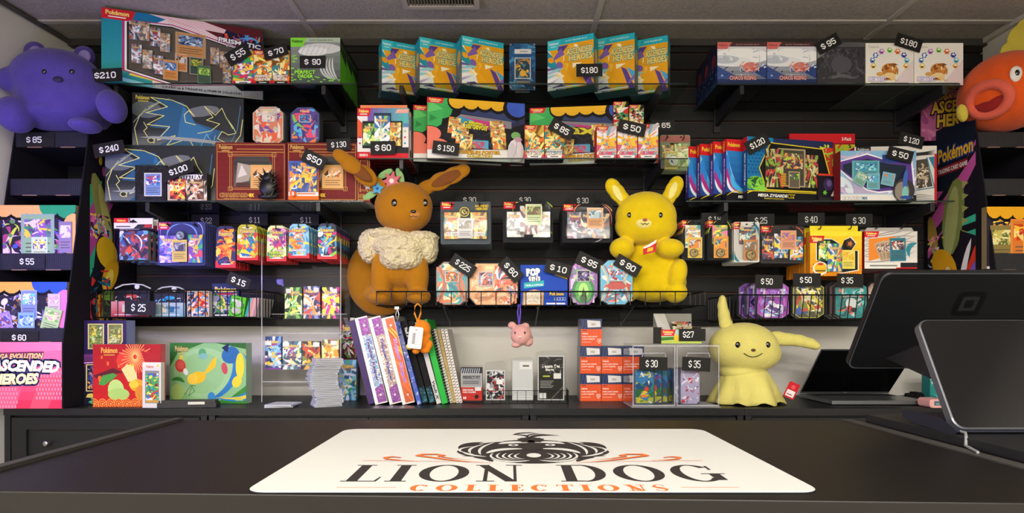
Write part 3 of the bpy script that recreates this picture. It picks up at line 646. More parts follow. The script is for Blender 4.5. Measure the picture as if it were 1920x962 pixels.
# arm up to the display
g = G(); g.hexa([(.05, .055, .10), (.135, .055, .07), (.135, .075, .06), (.05, .075, .06), (.05, .11, .14), (.135, .11, .14), (.135, .245, .10), (.05, .245, .10)], '#ffffff'); g.build('arm', BLACKP, pt)
yb, zb, yt, zt = 1.165-.88, 1.080-oz, 1.051-.88, 1.2536-oz; H = math.hypot(yb-yt, zt-zb); ang = math.atan2(yb-yt, zt-zb)
g = G(); g.prism(rrect(.31, H, .016), 0, .012, '#ffffff', ch=.002); g.build('display_back', POSD, pt, (0, yb, zb), (ang, 0, 0))
g = G(); o_ = rrect(.31, H, .016); m = len(o_); q = [(x*(1-.0022/.155)+.0022, z*(1-.0022/(H/2))+.0022) for x, z in o_]
g.add([(x, -.0004, z) for x, z in o_]+[(x, -.0004, z) for x, z in q], [(i, (i+1) % m, (i+1) % m+m, i+m) for i in range(m)], '#ffffff'); g.build('display_edge', RIM, pt, (0, yb, zb), (ang, 0, 0))
g = G(); g.prism([(x+.003, z+.003) for x, z in rrect(.304, H-.006, .013)], .0121, .0135, '#ffffff'); g.build('cashier_screen', SCR, pt, (0, yb, zb), (ang, 0, 0))
g = G(); A = g.art((.150, -.0006, H*.58), (1, 0, 0), (0, 0, 1), .05, .05, 1e-4)
def rr(A, x0, z0, x1, z1, r, col): A.poly([(x0+x*(x1-x0), z0+z*(z1-z0)) for x, z in rrect(1, 1, r/(x1-x0))], col)
rr(A, 0, 0, 1, 1, .2, '#050506'); rr(A, .2, .2, .8, .8, .06, '#1c1d20'); rr(A, .34, .34, .66, .66, .05, '#050506'); g.build('emblem', GLOSS, pt, (0, yb, zb), (ang, 0, 0))
g = G(); A0 = onto(1737, 797, oz); g.tube([(A0.x, A0.y, oz+.006), (.66, .872, oz+.004), (.648, .855, oz+.001), (.640, .845, TZ+.004), (.622, .80, TZ+.004)], .002, '#7d7d80'); tag(g.build('power_cable', MATTE), 'thin grey cable running from under the payment terminal', 'cable')
# ------------------------------------------------------------------ laptop and small things on the right
lp = thing('laptop', 'open grey laptop with a dark screen on the back worktop', 'laptop', (1.44, 2.60, CZ)); GREY = mat('laptop_aluminium', '#77797c', .35, .7)
g = G(); g.box(-.19, -.265, .004, .19, 0, .018, '#ffffff'); g.build('base', GREY, lp, bevel=.003)
g = G(); R = random.Random(1)
for r in range(5):
    for c_ in range(14): x = -.165+c_*.0236; y = -.10+r*.017; g.box(x, y, .018, x+.0205, y+.0145, .0195, '#202124')
tag(g.build('keyboard', MATTE, lp)); 
g = G(); g.box(-.05, -.245, .0181, .05, -.175, .0184, '#8c8e92'); A = g.art((-.17, -.25, .0182), (1, 0, 0), (0, 1, 0), .06, .04, 1e-4); A.rect(0, 0, 1, 1, '#dcdcda'); A.rect(.1, .2, .9, .4, '#333333'); g.build('touchpad', GREY, lp)
ang = math.radians(43); g = G(); g.box(-.19, 0, 0, .19, .006, .262, '#ffffff'); g.build('lid', GREY, lp, (0, -.008, .02), (ang, 0, 0), bevel=.001)
g = G(); g.box(-.188, -.001, .012, .188, 0, .26, '#ffffff'); g.build('screen', mat('laptop_screen', '#060607', .2, spec=.3), lp, (0, -.008, .02), (ang, 0, 0))
g = G(); A = g.front(-.01, .004, .01, .011, -.0012); A.text('hp', .2, .1, .8, .9, '#d8d8d8', .02, .3); g.build('maker_mark', MATTE, lp, (0, -.008, .02), (ang, 0, 0))
cb = thing('charging_cable', 'coiled black charging cable lying behind the laptop on the right', 'cable', (1.72, 2.55, CZ))
g = G(); R = random.Random(3)
for k in range(3): g.tube([(.05*math.cos(a/8*PI)+k*.006, .018*math.sin(a/8*PI)+.004*k, .008+.006*k) for a in range(17)], .004, '#0c0c0c')
g.tube([(-.05, 0, .01), (-.09, .01, .012), (-.12, .005, .02)], .003, '#0c0c0c'); g.tube([(.05, 0, .02), (.08, .03, .03), (.1, .08, .03)], .003, '#0c0c0c'); g.box(-.012, -.02, .0, .012, .022, .03, '#0a0a0a'); g.build('cable_loops', MATTE, cb)
o = thing('handheld_scanner', 'small pink plastic device lying by the foot of the payment terminal', 'device', tuple(at(1756, 765, 2.26))[:2]+(CZ,))
g = G(); g.prism(rrect(.065, .034, .012), -.01, .06, '#e3a9a6', ch=.004); g.build('casing', MATTE, o, (-.03, 0, 0)); g = G(); A = g.front(-.016, .01, .022, .027, -.0105); A.rect(0, 0, 1, 1, '#4c6a70'); A.rect(.2, .2, .5, .5, '#7fa0a2'); g.build('display', GLOSS, o)
g = G(); g.box(-.03, 0, 0, .05, .05, .115, '#2f8a86', side='#246f70'); A = g.front(-.03, 0, .05, .115, 0); A.splash(0, 0, 1, 1, ['#3fa8a0', '#1f6a6c', '#cfe6e0'], 16, 3); tag(g.build('card_box', PRINT, None, (1.775, 2.5, CZ)), 'teal printed box behind the payment terminal', 'box')
# ------------------------------------------------------------------ builders for goods
EPS = .0006
def zof(py, Y): return ZC+(618-py)*Y/F
def xof(px, Y): return (px-955)*Y/F
def carton(name, label, cat, px0, px1, pyt, Y, z, d, art, col='#222222', side=None, bot=None, top=None, back=None, rot=0, anchor='c', group=None, m=None, parts=None, sart=None, w=None, h=None):
    w = w or (px1-px0)*Y/F/math.cos(rot); h = h or zof(pyt, Y)-z
    if anchor == 'c': X, x0 = xof((px0+px1)/2, Y), -w/2
    elif anchor == 'l': X, x0 = xof(px0, Y), 0
    else: X, x0 = xof(px1, Y), -w
    g = G(); g.box(x0, 0, 0, x0+w, d, h, col, side, bot, back, top); A = g.front(x0, 0, x0+w, h)
    if art: art(A)
    if sart: sart(g, x0, w, d, h)
    loc = (X, Y, z+EPS)
    if parts:
        t = thing(name, label, cat, loc, rot, group); g.build('carton', m or PRINT, t); parts(t, x0, w, h); return t
    return tag(g.build(name, m or PRINT, None, loc, rot), label, cat, group)
def minipack(p, x0, z0, w, h, pal, seed, title=None, y=0, t=.005, rot=0, n=16, lg=True):
    g = G(); hw = w/2; g.box(-hw, -t, 0, hw, 0, h, pal[0]); A = g.front(-hw, 0, hw, h, -t); pack_art(A, pal, seed, title, n=n, lg=lg)
    return g.build('booster_pack', FOIL, p, (x0+hw, y, z0), (0, rot, 0))
def minicard(p, x0, z0, w, h, edge, pic, body, seed, y=0, rot=0, name='promo_card', n=9):
    g = G(); hw = w/2; g.box(-hw, -.001, 0, hw, 0, h, edge); card_art(g.front(-hw, 0, hw, h, -.001), 0, 0, 1, 1, edge, pic, body, seed, n)
    return g.build(name, GLOSS, p, (x0+hw, y, z0), (0, rot, 0))
def film(p, x0, z0, x1, z1, y0, y1, name='clear_window', m=None, r=.008):
    g = G(); q = [(x0+a, z0+b) for a, b in rrect(x1-x0, z1-z0, r, 3)]; g.prism(q, y0, y1, '#ffffff', ch=min(.004, abs(y1-y0)*.8)); return g.build(name, m or FILM, p)
PK = {  # palettes
 'blue': ['#1d3f8f', '#2f7fd0', '#e8eef8', '#15255a', '#6fd0ee', '#f2c22e', '#e9f4ff'], 'red': ['#b3202a', '#f08a28', '#f6d74a', '#3a1414', '#e8452c', '#fff2c0', '#ffb83a'],
 'purple': ['#5a2a86', '#b46ad2', '#2c1550', '#ec6fb4', '#6a9ae8', '#f0d8ff', '#e65a9e'], 'green': ['#1f5a34', '#7cc24a', '#d9ec7c', '#163a24', '#f0c83a', '#eef7d2', '#6ad08a'],
 'dark': ['#15151c', '#6d2a34', '#c94a3a', '#2b4a78', '#e8b83c', '#8a8f98', '#f2e6c8'], 'gold': ['#caa23c', '#f6df8a', '#7a4f1a', '#e8722a', '#fff6d0', '#3d8a8a', '#fce67a'],
 'teal': ['#1f7f88', '#7fe0d8', '#12384c', '#e86a4a', '#dff6f0', '#f2cf4a', '#bdf2ea'], 'pink': ['#d8607c', '#f4b6c4', '#7c2a58', '#6cc8c0', '#fff0f2', '#f0a23a', '#ffe08a'],
 'silver': ['#8d929c', '#e6e9ee', '#3c4048', '#b8463c', '#6aa0c8', '#ffffff', '#d0d4dc'], 'multi': ['#2b6fb0', '#e8c22e', '#d83a4a', '#3fae5a', '#f4f0e8', '#7a3fa0', '#ffd84a']}
def etb_art(band, btext, badgec, bg, pal, seed, words, wcol, wout, glow=None, bt='#e9e4d8'):
    def f(A):
        A.rect(0, 0, 1, 1, bg); glow and glow(A); A.splash(0, .06, 1, .86, pal, 12, seed, .16)
        A.rect(0, .88, 1, 1, band); A.text('ELITE TRAINER BOX', .40, .925, .86, .955, bt, .01)
        A.poly([(0, .80), (.23, .80), (.31, 1), (0, 1)], badgec); A.text('Pokémon', .03, .90, .24, .96, bt, .03); A.rect(.07, .86, .2, .875, bt)
        k = words.split('|')
        for i, t in enumerate(k): 
            y = .34-.1*i if len(k) > 1 else .16
            if words.startswith('ASC'): A.text(t, .42+.05*i, .66-.13*i, .97, .78-.13*i, wcol, .03, 0, wout, .07, .0)
            else: A.text(t, .14, y-.06, .80, y+.05, wcol, .03, 0, wout, .06)
        A.rect(.15, .02, .85, .05, '#e8e6e0' if band != '#25b8c8' else '#d8f0f0')
    return f
def side_bands(col, band, bx, cols, seed):
    def f(g, x0, w, d, h):
        for A in (g.left(x0, 0, d, 0, h), g.right(x0+w, 0, d, 0, h)):
            A.rect(0, 0, 1, 1, col); A.splash(0, 0, 1, .85, cols, 14, seed, .25); A.rect(0, .88, 1, 1, band); A.ell(.5, .62, .2, .1, bx)
    return f
# ------------------------------------------------------------------ shelf upper left
def big_art(A):
    A.grad(0, 0, .3, 1, '#2d9a9c', '#1d8aa4', 10); A.rect(.3, 0, 1, 1, '#f0dfe2')
    A.poly([(.3, 1), (1, 1), (1, .55), (.55, .95)], '#5a1c24'); A.poly([(.14, 1), (.42, 1), (.30, .86), (.2, .86)], '#1b75a8')
    A.poly([(.28, 1), (.62, 1), (.9, .86), (.5, .9)], '#e9c9ce')
    for i in range(26):
        for j in range(5): A.raw([(.40+.017*i+.008*(j % 2)-.003, .985-.02*j-.012*i*.8), (.40+.017*i+.008*(j % 2)+.003, .985-.02*j-.012*i*.8), (.40+.017*i+.008*(j % 2), .972-.02*j-.012*i*.8)], '#c8485c')
    A.up(); A.poly([(0, 0), (.30, 0), (.24, .1), (0, .22)], '#2a8f96'); A.poly([(.3, .0), (.86, .0), (1, .14), (1, .5), (.94, .2), (.3, .16)], '#efe6ea')
    A.poly([(.16, .14), (.42, .06), (.42, .09), (.18, .2)], '#e6dc4a'); A.poly([(0, .08), (.3, 0), (.32, .03), (0, .14)], '#8fd4e8')
    for i in range(40):
        for j in range(4): A.raw([(.3+.017*i-.003, .02+.02*j), (.3+.017*i+.003, .02+.02*j), (.3+.017*i, .032+.02*j)], '#8a6ab0' if i > 14 else '#c8506a')
    A.up(); A.poly([(.12, .19), (.42, .055), (.965, .2), (.985, .64), (.42, .90), (.12, .88)], '#b03a78'); A.poly([(.135, .20), (.42, .07), (.955, .21), (.975, .63), (.42, .885), (.135, .87)], '#f2f0ee'); A.poly([(.148, .215), (.42, .09), (.945, .225), (.965, .62), (.42, .868), (.148, .855)], '#141414'); A.poly([(.158, .225), (.42, .10), (.94, .235), (.958, .61), (.42, .852), (.158, .842)], '#5d564e')
    badge(A, 0, .86, .20, 1, '#cf2030'); A.poly([(.72, .78), (.98, .70), (1, .82), (.76, .93)], '#151a38')
    A.splash(.74, .80, .98, .90, ['#e84a3a', '#f09a2a', '#4aa0e0', '#8a4ab0'], 14, 2, .5); A.text('PRISMATIC', .71, .735, .985, .80, '#f2f2f2', .04, 0, '#141a30', .08, -.08); A.text('EVOLUTIONS', .76, .685, .93, .715, '#e4e4ea', .03, 0, '#141a30', .06, -.08)
    A.text('LUCARIO ex & TYRANITAR ex PREMIUM COLLECTION', .36, .028, .86, .058, '#15151a', .03, rot=.02)
    A.poly([(.97, .5), (1, .48), (1, .66), (.98, .64)], '#d8dc3a')
def big_parts(t, x0, w, h):
    R = random.Random(8)
    for i, (u, v) in enumerate(((.165, .62), (.225, .62), (.29, .56), (.35, .50), (.18, .30), (.245, .24), (.31, .18))):
        minipack(t, x0+u*w, v*h, .06*w, .25*h, ['#a89c8c', '#d8cdbb', '#6f6a66', '#c98a4a', '#e8e0d0', '#8fa0b8', '#f0ead8'] if i % 2 else PK['silver'], 30+i, None, -.0012*(i+1)-.001, .004)
    for i, (u, v) in enumerate(((.66, .42), (.72, .38), (.78, .36), (.74, .16), (.80, .17), (.86, .2))): minipack(t, x0+u*w, v*h, .055*w, .23*h, ['#a89c8c', '#d8cdbb', '#6f6a66', '#c98a4a', '#e8e0d0', '#8fa0b8', '#f0ead8'], 50+i, None, -.0012*(i+1)-.001, .004)
    minicard(t, x0+.44*w, .48*h, .19*w, .33*h, '#b8a078', ['#7c98b4', '#3f6ea8', '#d8e6f0', '#2c3e5c', '#b8c8d8'], '#c89050', 3, -.001, name='oversized_card', n=26)
    minicard(t, x0+.44*w, .26*h, .075*w, .24*h, '#c9c2b4', ['#cfd2cc', '#4a5258', '#e8a03c'], '#d8893c', 4, -.007); minicard(t, x0+.53*w, .24*h, .085*w, .24*h, '#a8a294', ['#7a8a3c', '#c8d84a', '#6a3c2a'], '#2f4a40', 5, -.007)
    minicard(t, x0+.37*w, .12*h, .09*w, .27*h, '#c8a87c', ['#6b93c0', '#2f5c94', '#d8e6f0'], '#d88c3c', 6, -.013); minicard(t, x0+.58*w, .12*h, .085*w, .25*h, '#6a8a64', ['#88b84a', '#c8e86a', '#3c5a2c'], '#3c5c4a', 7, -.013)
    g = G(); g.box(x0+.13*w, -.018, .08*h, x0+.955*w, -.017, .84*h, '#fff'); g = G()
    q = [(.158, .225), (.42, .10), (.94, .235), (.958, .61), (.42, .852), (.158, .842)]; g.prism([(x0+a*w, b*h) for a, b in q], -.019, -.0005, '#ffffff', ch=.003); g.build('clear_window', FILM, t)
carton('boxed_card_set', 'huge teal and white boxed card set with many-sided window, top left under the ceiling', 'boxed card set', 190, 498, 8, 2.372, Z1, .075, big_art, '#2a8f96', '#2a8f96', '#2c2a33', rot=.318, anchor='l', w=.59, h=.296, parts=big_parts)
def bundle(px0, px1, pyt, Y, z, pal, seed, label, words, group=None, bgp='#d8202c', d=.07, anchor='c', base='#c81f2b', white=True):
    def f(A):
        pack_art(A, pal, seed, words, '#f6f2e6', '#7a3a10' if not white else '#203a70', n=34, lg=False)
        A.rect(0, 0, 1, .09, '#f0eeec' if white else '#1c1c20'); A.poly([(0, 0), (.16, 0), (.1, .1), (0, .12)], bgp); A.poly([(1, 0), (.84, 0), (.9, .1), (1, .12)], bgp); A.rect(.3, .035, .7, .06, '#2c2c34' if white else '#d8d8d8'); badge(A, 0, .87, .62, 1, '#c83a40')
    return carton('booster_box', label, 'card box', px0, px1, pyt, Y, z, d, f, base, base, '#1c1618', group=group)
bundle(437, 475, 96, 2.39, Z1, PK['multi'], 3, 'small confetti-coloured card box beside the huge window box on the upper left shelf', None)
bundle(475.5, 509.5, 95, 2.39, Z1, PK['gold'], 4, 'small yellow and black card box beside the confetti one on the upper left shelf', 'PERFECT|ORDER', white=False)
bundle(510, 543, 95, 2.39, Z1, PK['gold'], 5, 'small yellow and black card box touching the front green box', 'PERFECT|ORDER', white=False)
def green_glow(A):
    A.grad(0, 0, 1, .9, '#3f4a44', '#8a918c', 6); A.ell(.6, .76, .42, .12, '#c9cec8'); A.ell(.45, .70, .3, .1, '#dfe2de')
    for k in range(6): A.line([(.2+.1*k, .62), (.3+.1*k, .84)], .0012, '#8c918e')
    for k in range(5): A.arc(.85-.05*k, .58, .95-.03*k, .08, -.01-.004*k, .007, '#c8ccc6')
gart = etb_art('#e8e6e0', 1, '#7ed63a', '#39423c', ['#7bd23c', '#3c4a40', '#8ae04a', '#22281f'], 5, 'PERFECT|ORDER', '#9cf04a', '#12200c', green_glow, '#2a3a24')
def gart2(A):
    A.rect(0, 0, 1, 1, '#3c4640'); green_glow(A); R = random.Random(2)
    for i in range(34): u, v = R.choice((R.uniform(.0, .18), R.uniform(.2, 1))), R.uniform(.03, .6); v = v if u < .2 else v*.25; A.rect(u, v, u+.05, v+.02, '#86dc3c')
    A.rect(0, .9, 1, 1, '#a8bba0'); A.text('ELITE TRAINER BOX', .38, .93, .86, .96, '#33402c', .01); A.poly([(0, .80), (.25, .80), (.32, 1), (0, 1)], '#7ed63a'); A.text('Pokémon', .03, .89, .24, .96, '#1f3a10', .03)
    A.text('PERFECT', .08, .21, .5, .29, '#a2f04e', .03, 0, '#101c0a', .07); A.text('ORDER', .14, .12, .45, .2, '#a2f04e', .03, 0, '#101c0a', .07)
def gside(g, x0, w, d, h):
    A = g.right(x0+w, 0, d, 0, h); A.rect(0, 0, 1, 1, '#1f3a1a'); A.poly([(0, .06), (1, 0), (1, .55), (0, .72)], '#5fb82a'); A.poly([(0, .8), (1, .72), (1, 1), (0, 1)], '#141c14'); A.rect(.1, .82, .9, .9, '#3c5a2c')
for k in range(3):
    carton('trainer_box', ['green and grey boxed card set marked PERFECT ORDER, front one of three', 'green boxed card set right behind the front one, its side showing', 'green boxed card set at the back of the three, its side showing'][k], 'boxed card set', 545, 638, 71, 2.385, Z1, .088, gart2, '#2c342c', '#3f7a22', '#1a1c1a', rot=0, anchor='l', group='green boxes on the upper left shelf', sart=gside).location.y += .0895*k
# ------------------------------------------------------------------ shelf top middle
TEAL = '#27b4c4'
def asc_glow(A):
    A.rect(0, 0, 1, 1, '#e3a215'); A.poly([(0, .84), (.3, .5), (.36, .3), (.62, 0), (0, 0)], '#dfe3e0'); A.poly([(0, .8), (.16, .62), (.3, .42), (.26, .34), (0, .5)], '#2493a4')  # pale left wedge paints the glare on the box front into the print
    for k, c in enumerate(('#6d5a98', '#c9b8d6', '#8fd0d0', '#f0efe8', '#b0a0c8')): A.poly([(0, .46-.08*k), (.3-.01*k, .42-.05*k), (0, .40-.08*k)], c)
    A.poly([(.02, .84), (.18, .82), (.36, .58), (.42, .3), (.72, 0), (.4, 0), (.3, .32), (.16, .58)], '#e8a818'); A.poly([(.16, .86), (.3, .70), (.46, .86)], '#56408a'); A.poly([(.34, .62), (.6, .80), (.74, .86), (.5, .86)], '#eeb52c')
    A.poly([(.66, .42), (.80, .36), (1, .02), (1, 0), (.86, 0), (.72, .3)], '#5a3f8e'); A.poly([(.8, .4), (1, .3), (1, .1)], '#4a9fd0'); A.poly([(.52, 0), (.58, .12), (.66, 0)], '#8ccb3c'); A.poly([(.1, .06), (.3, .1), (.5, .02), (.2, 0)], '#4a3c78'); A.poly([(.92, .8), (1, .76), (1, .5)], '#22aebf')
asc = etb_art('#22aebf', 1, '#39c2cc', '#e3a61f', ['#efbb3a', '#e8a21c', '#f4d98a', '#7d5fa8', '#8fd0cc', '#f6ecc8'], 12, 'ASCENDED|HEROES', '#f0d468', '#2c8f96', asc_glow, '#cfeef0')
def asc_side(g, x0, w, d, h):
    for A in (g.left(x0, 0, d, 0, h), g.right(x0+w, 0, d, 0, h)):
        A.rect(0, 0, 1, 1, '#2492a0'); A.rect(0, 0, 1, .55, '#5c6a68'); A.ell(.5, .62, .3, .14, '#c9a03a'); A.splash(.1, .1, .9, .5, ['#6a7a78', '#35707a', '#a09a7a'], 12, 4, .3); A.rect(0, .88, 1, 1, '#1e9fb0')
th = math.radians(22)
for lab, px, pt_, Y, s, w_ in (('leftmost, by the shelf end', 716, 74, 2.455, 1, .155), ('second from the left', 787, 69, 2.425, 1, .165), ('third from the left, tallest in view', 866, 66.5, 2.392, 1, .178)):
    carton('trainer_box', 'turned teal and yellow box, '+lab, 'boxed card set', px, px+70, pt_, Y, Z1, .078, asc, '#d89c1c', '#2492a0', '#5f8f8c', rot=th, anchor='l', group='teal and yellow boxes on the top middle shelf', sart=asc_side, w=w_)
for lab, px, pt_, Y, w_ in (('just right of the framed card', 1113, 62, 2.392, .192), ('second from the right end', 1190, 61, 2.425, .165), ('rightmost, by the shelf end', 1252, 66, 2.455, .155)):
    carton('trainer_box', 'turned teal and yellow box, '+lab, 'boxed card set', px-70, px, pt_, Y, Z1, .078, asc, '#d89c1c', '#2492a0', '#5f8f8c', rot=-th, anchor='r', group='teal and yellow boxes on the top middle shelf', sart=asc_side, w=w_)
t = thing('framed_card', 'blue framed display card standing alone in the middle of the top shelf', 'display card', (xof(979.5, 2.45), 2.45, Z1+EPS)); hw = .053; h = zof(82, 2.45)-Z1
g = G(); g.box(-hw, 0, 0, hw, .004, h, '#1f4a78'); A = g.front(-hw, 0, hw, h); A.grad(0, 0, 1, 1, '#16304c', '#2a6496', 6); A.splash(0, 0, 1, 1, ['#2f74a8', '#1a3c60', '#4a94bc', '#24567c'], 30, 3, .2); A.rect(.2, .78, .84, .88, '#e6e4de'); A.rect(.4, .82, .7, .84, '#8a8a88'); A.rect(.2, .24, .82, .7, '#c8ccd0'); A.rect(.235, .26, .785, .68, '#2b4a56'); A.splash(.24, .27, .78, .67, ['#e8b83a', '#c98a2a', '#5c8a94', '#334c5c'], 14, 6, .3); A.circ(.52, .36, .013, '#e8b43a'); A.rect(.25, .15, .8, .2, '#7a7468'); g.build('backdrop_print', GLOSS, t)
g = G(); g.box(-hw-.001, -.006, 0, hw+.001, -.002, h+.002, '#fff'); g.build('clear_case', ACRYL, t); g = G()
for u in (-1, 1):
    for v in (.04, .96): g.disc((u*hw*.9, -.008, h*v), .004, -.006, '#d0d0d4', 12)
g.build('case_screws', STEEL, t)
g = G(); g.box(-.03, -.004, .0, .03, .03, .003, '#fff'); g.build('case_foot', ACRYLE, t)
# ------------------------------------------------------------------ shelf upper right
def chaos_glow(A): A.grad(0, 0, 1, .9, '#1c2a50', '#d8dce4', 8); A.ell(.5, .68, .6, .18, '#f0f2f4'); A.ell(.3, .55, .4, .12, '#e4e8ec'); A.ell(.15, .6, .3, .1, '#b8c0cc'); A.ell(.68, .42, .16, .12, '#d87a6c'); A.poly([(0, .45), (.4, .2), (0, .1)], '#3a4f88'); A.poly([(1, .5), (.75, .3), (1, .15)], '#2a3f78')  # pale band of the print, its ellipses whitened to carry glare
def chaos(A):
    A.rect(0, 0, 1, 1, '#1b2440'); chaos_glow(A); A.splash(0, .5, 1, .85, ['#d2d8e0', '#eef0f2', '#b8c4d4', '#dfe3e6'], 16, 4, .2); A.splash(0, .2, 1, .5, ['#2c3c78', '#4a5c9c', '#8fa0c8', '#d8dce8', '#1c2448'], 20, 6, .16); A.splash(.45, .3, .85, .55, ['#c8685c', '#e0a094', '#b04c44', '#d8dce2'], 22, 8, .2)
    A.rect(0, 0, 1, .14, '#20305a'); A.rect(0, .9, 1, 1, '#4a3034'); A.text('ELITE TRAINER BOX', .38, .93, .86, .96, '#a8888a', .01); A.poly([(0, .84), (.2, .84), (.3, 1), (0, 1)], '#cf6a64'); A.text('Pokémon', .03, .91, .2, .96, '#8c2c30', .03)
    A.text('CHAOS RISING', .25, .12, .79, .22, '#e8a8a0', .03, 0, '#5c1820', .06); A.rect(.38, .235, .66, .25, '#b8bcc8'); A.rect(.05, .02, .95, .035, '#d0ccc8')
def grey_art(A):
    A.rect(0, 0, 1, 1, '#38373c'); A.splash(0, .15, 1, .85, ['#4a494f', '#2d2c31', '#5c5b61', '#404046'], 60, 6, .14); A.ell(.5, .48, .22, .2, '#504f56'); A.poly([(0, .9), (0, .62), (.14, .72), (.3, .9)], '#8e8c8c'); A.rect(0, .9, 1, 1, '#5a595c'); A.text('ELITE TRAINER BOX', .38, .93, .86, .96, '#38383c', .01); A.arc(.28, .15, .75, .15, .012, .014, '#5e5d64'); A.rect(.2, .03, .8, .05, '#6c6b6e')
def white_art(A):
    A.rect(0, 0, 1, 1, '#ece9e2'); A.poly([(.55, 0), (1, 0), (1, .62)], '#e3d3d6'); A.poly([(.0, .0), (.3, .0), (0, .3)], '#f4eeda')
    for i in range(9):
        a = math.radians(200-27.5*i); cx, cy = .5+.36*math.cos(a), .55+.28*math.sin(a); c = ['#e8c43a', '#4a8ac8', '#3c6cc0', '#b06ac0', '#7ac83a', '#e8823a', '#3a4cb0', '#58b8d8', '#f0b848'][i]
        A.burst(cx, cy, .0125, 6, c, .75, i); A.ell(cx+.005, cy+.01, .028, .035, '#fbf8f0', 8); A.ell(cx, cy-.02, .03, .025, ['#6a4a2a', '#24407c', '#e0e4ea', '#7c3c84', '#3c8a2c', '#b8502a', '#20286a', '#2c7c9c', '#b06a28'][i], 8)
    A.ell(.5, .36, .17, .16, '#c9853c'); A.ell(.5, .2, .13, .1, '#e9cf9a'); A.ell(.44, .42, .05, .06, '#8c4f24'); A.ell(.58, .4, .04, .05, '#f0d8a8'); A.splash(.34, .1, .68, .52, ['#b06a2c', '#e9c98c', '#7a441f', '#d89a4c'], 14, 3, .2)
    A.ell(.3, .26, .08, .05, '#d8a45c'); A.text('PRISMATIC', .06, .09, .42, .19, '#f6f2ff', .03, 0, '#8c7ac0', .08); A.text('Pokémon', .06, .88, .28, .94, '#c9c2ba', .02); A.rect(.1, .04, .9, .06, '#8f8a82')
def chs(g, x0, w, d, h):
    A = g.left(x0, 0, d, 0, h); A.rect(0, 0, 1, 1, '#151c34'); A.ell(.5, .6, .3, .2, '#6a2c38'); A.splash(0, 0, 1, .5, ['#26406c', '#1c2c50', '#40588c'], 12, 3, .3); A.rect(.0, .9, 1, 1, '#2a2230')
items = [(1345, 1437, 79.5, chaos, '#151c34', 'marked CHAOS RISING, leftmost of the upper right row'), (1438, 1531, 79.5, chaos, '#151c34', 'marked CHAOS RISING, next to the dark grey one'), (1532.5, 1622, 80, grey_art, '#38373c', 'plain dark grey, middle of the row'), (1623, 1713, 81, white_art, '#dedbd4', 'white with gem ring, beside the dark grey one'), (1714, 1806, 81, white_art, '#dedbd4', 'white with gem ring, rightmost of the upper right row')]
for a, b, pt_, f, c, lab in items:
    o = carton('trainer_box', 'boxed card set '+lab, 'boxed card set', a, b, pt_, 2.40, Z1, .088, f, c, c, '#1a1a1e' if f != white_art else '#5a5856', anchor='l', group='boxes in the upper right row', sart=chs if f == chaos else None)
    for k in (1, 2):
        o2 = dup(o, (o.location.x, 2.40+.0885*k, o.location.z), label='box %s behind the one %s' % (('right', 'two places')[k-1], lab), group='boxes standing behind the upper right row')
# ------------------------------------------------------------------ shelf lower left
def dragonless(A):
    """black foil with a blue swoosh, yellow contour lines and spikes"""
    A.rect(0, 0, 1, 1, '#23272c'); A.grad(0, 0, 1, .3, '#6d7478', '#22262b', 6); A.ell(.62, .72, .16, .1, '#6c7276', 12, .2); A.ell(.12, .7, .14, .16, '#5c656c')
    for k in range(8): A.line([(.01+.022*k, .45+.05*k), (.12+.03*k, .72+.03*k)], .002, '#5c86a8' if k % 2 else '#d3d27a')
    A.poly([(.20, .92), (.45, .86), (.56, .5), (.8, .36), (.7, 0), (.2, .0), (.34, .18), (.2, .12), (.30, .36), (.15, .38), (.28, .6), (.12, .62), (.30, .78)], '#22587e')
    A.poly([(.45, .8), (.56, .48), (.72, .34), (.62, .1), (.4, .2), (.42, .5)], '#2c6f9c')
    Yc = '#e0df86'; t = .0028
    A.line([(.16, .93), (.35, .9), (.48, .8), (.55, .62), (.50, .72), (.46, .64), (.47, .5), (.56, .46)], t, Yc); A.line([(.16, .93), (.31, .77), (.12, .64), (.28, .6), (.13, .42), (.33, .4), (.22, .14), (.38, .24), (.30, .04), (.50, .2), (.55, .02)], t, Yc)
    A.line([(.58, .3), (.7, .36), (.78, .5), (.66, .56), (.72, .62), (.64, .82), (.74, .66), (.8, .8), (.84, .62), (.9, .46), (.93, .34), (.86, .3), (.80, .36), (.76, .22), (.84, .14), (.82, .05)], t*.9, Yc)
    A.line([(.10, .46), (.13, .36), (.1, .3), (.14, .18), (.2, .2), (.19, .08)], t*.9, Yc); A.ell(.165, .13, .035, .05, '#c9c878', 9); A.ell(.165, .13, .025, .035, '#23272c', 9); A.line([(.05, .02), (.02, .34), (.06, .55)], t, Yc); A.line([(.86, .06), (.94, .4), (.97, .85)], t*.8, '#4f87b0'); A.line([(.9, .1), (.97, .3), (.99, .6)], t, Yc); A.line([(.6, .02), (.66, .3), (.72, .1), (.74, .28)], t*.8, '#7db4d0')
    A.line([(.86, .56), (.9, .42)], t*.8, '#cfe6a0'); A.arc(.06, .18, .95, .1, .008, .014, '#9aa09c')
    A.text('Pokémon', .03, .88, .15, .96, '#d9c85a', .03); A.rect(.05, .84, .14, .865, '#b8a84a')
carton('boxed_card_set', 'black foil box with blue swoosh and yellow contour lines, the upper of two stacked', 'boxed card set', 248, 446, 175, 2.43, ZC+(618-275)*2.43/F, .10, dragonless, '#1c2024', '#15171a', '#101114', rot=.16, anchor='l', w=.425, h=.218, m=GLOSS, group='two black foil boxes')
hb = ZC+(618-275)*2.43/F-Z2
carton('boxed_card_set', 'black foil box with blue swoosh and yellow contour lines, the lower of two stacked', 'boxed card set', 197, 402, 275, 2.40, Z2, .20, dragonless, '#1c2024', '#15171a', '#2a2b2e', rot=.05, anchor='l', w=.43, h=hb-.001, m=GLOSS, group='two black foil boxes')
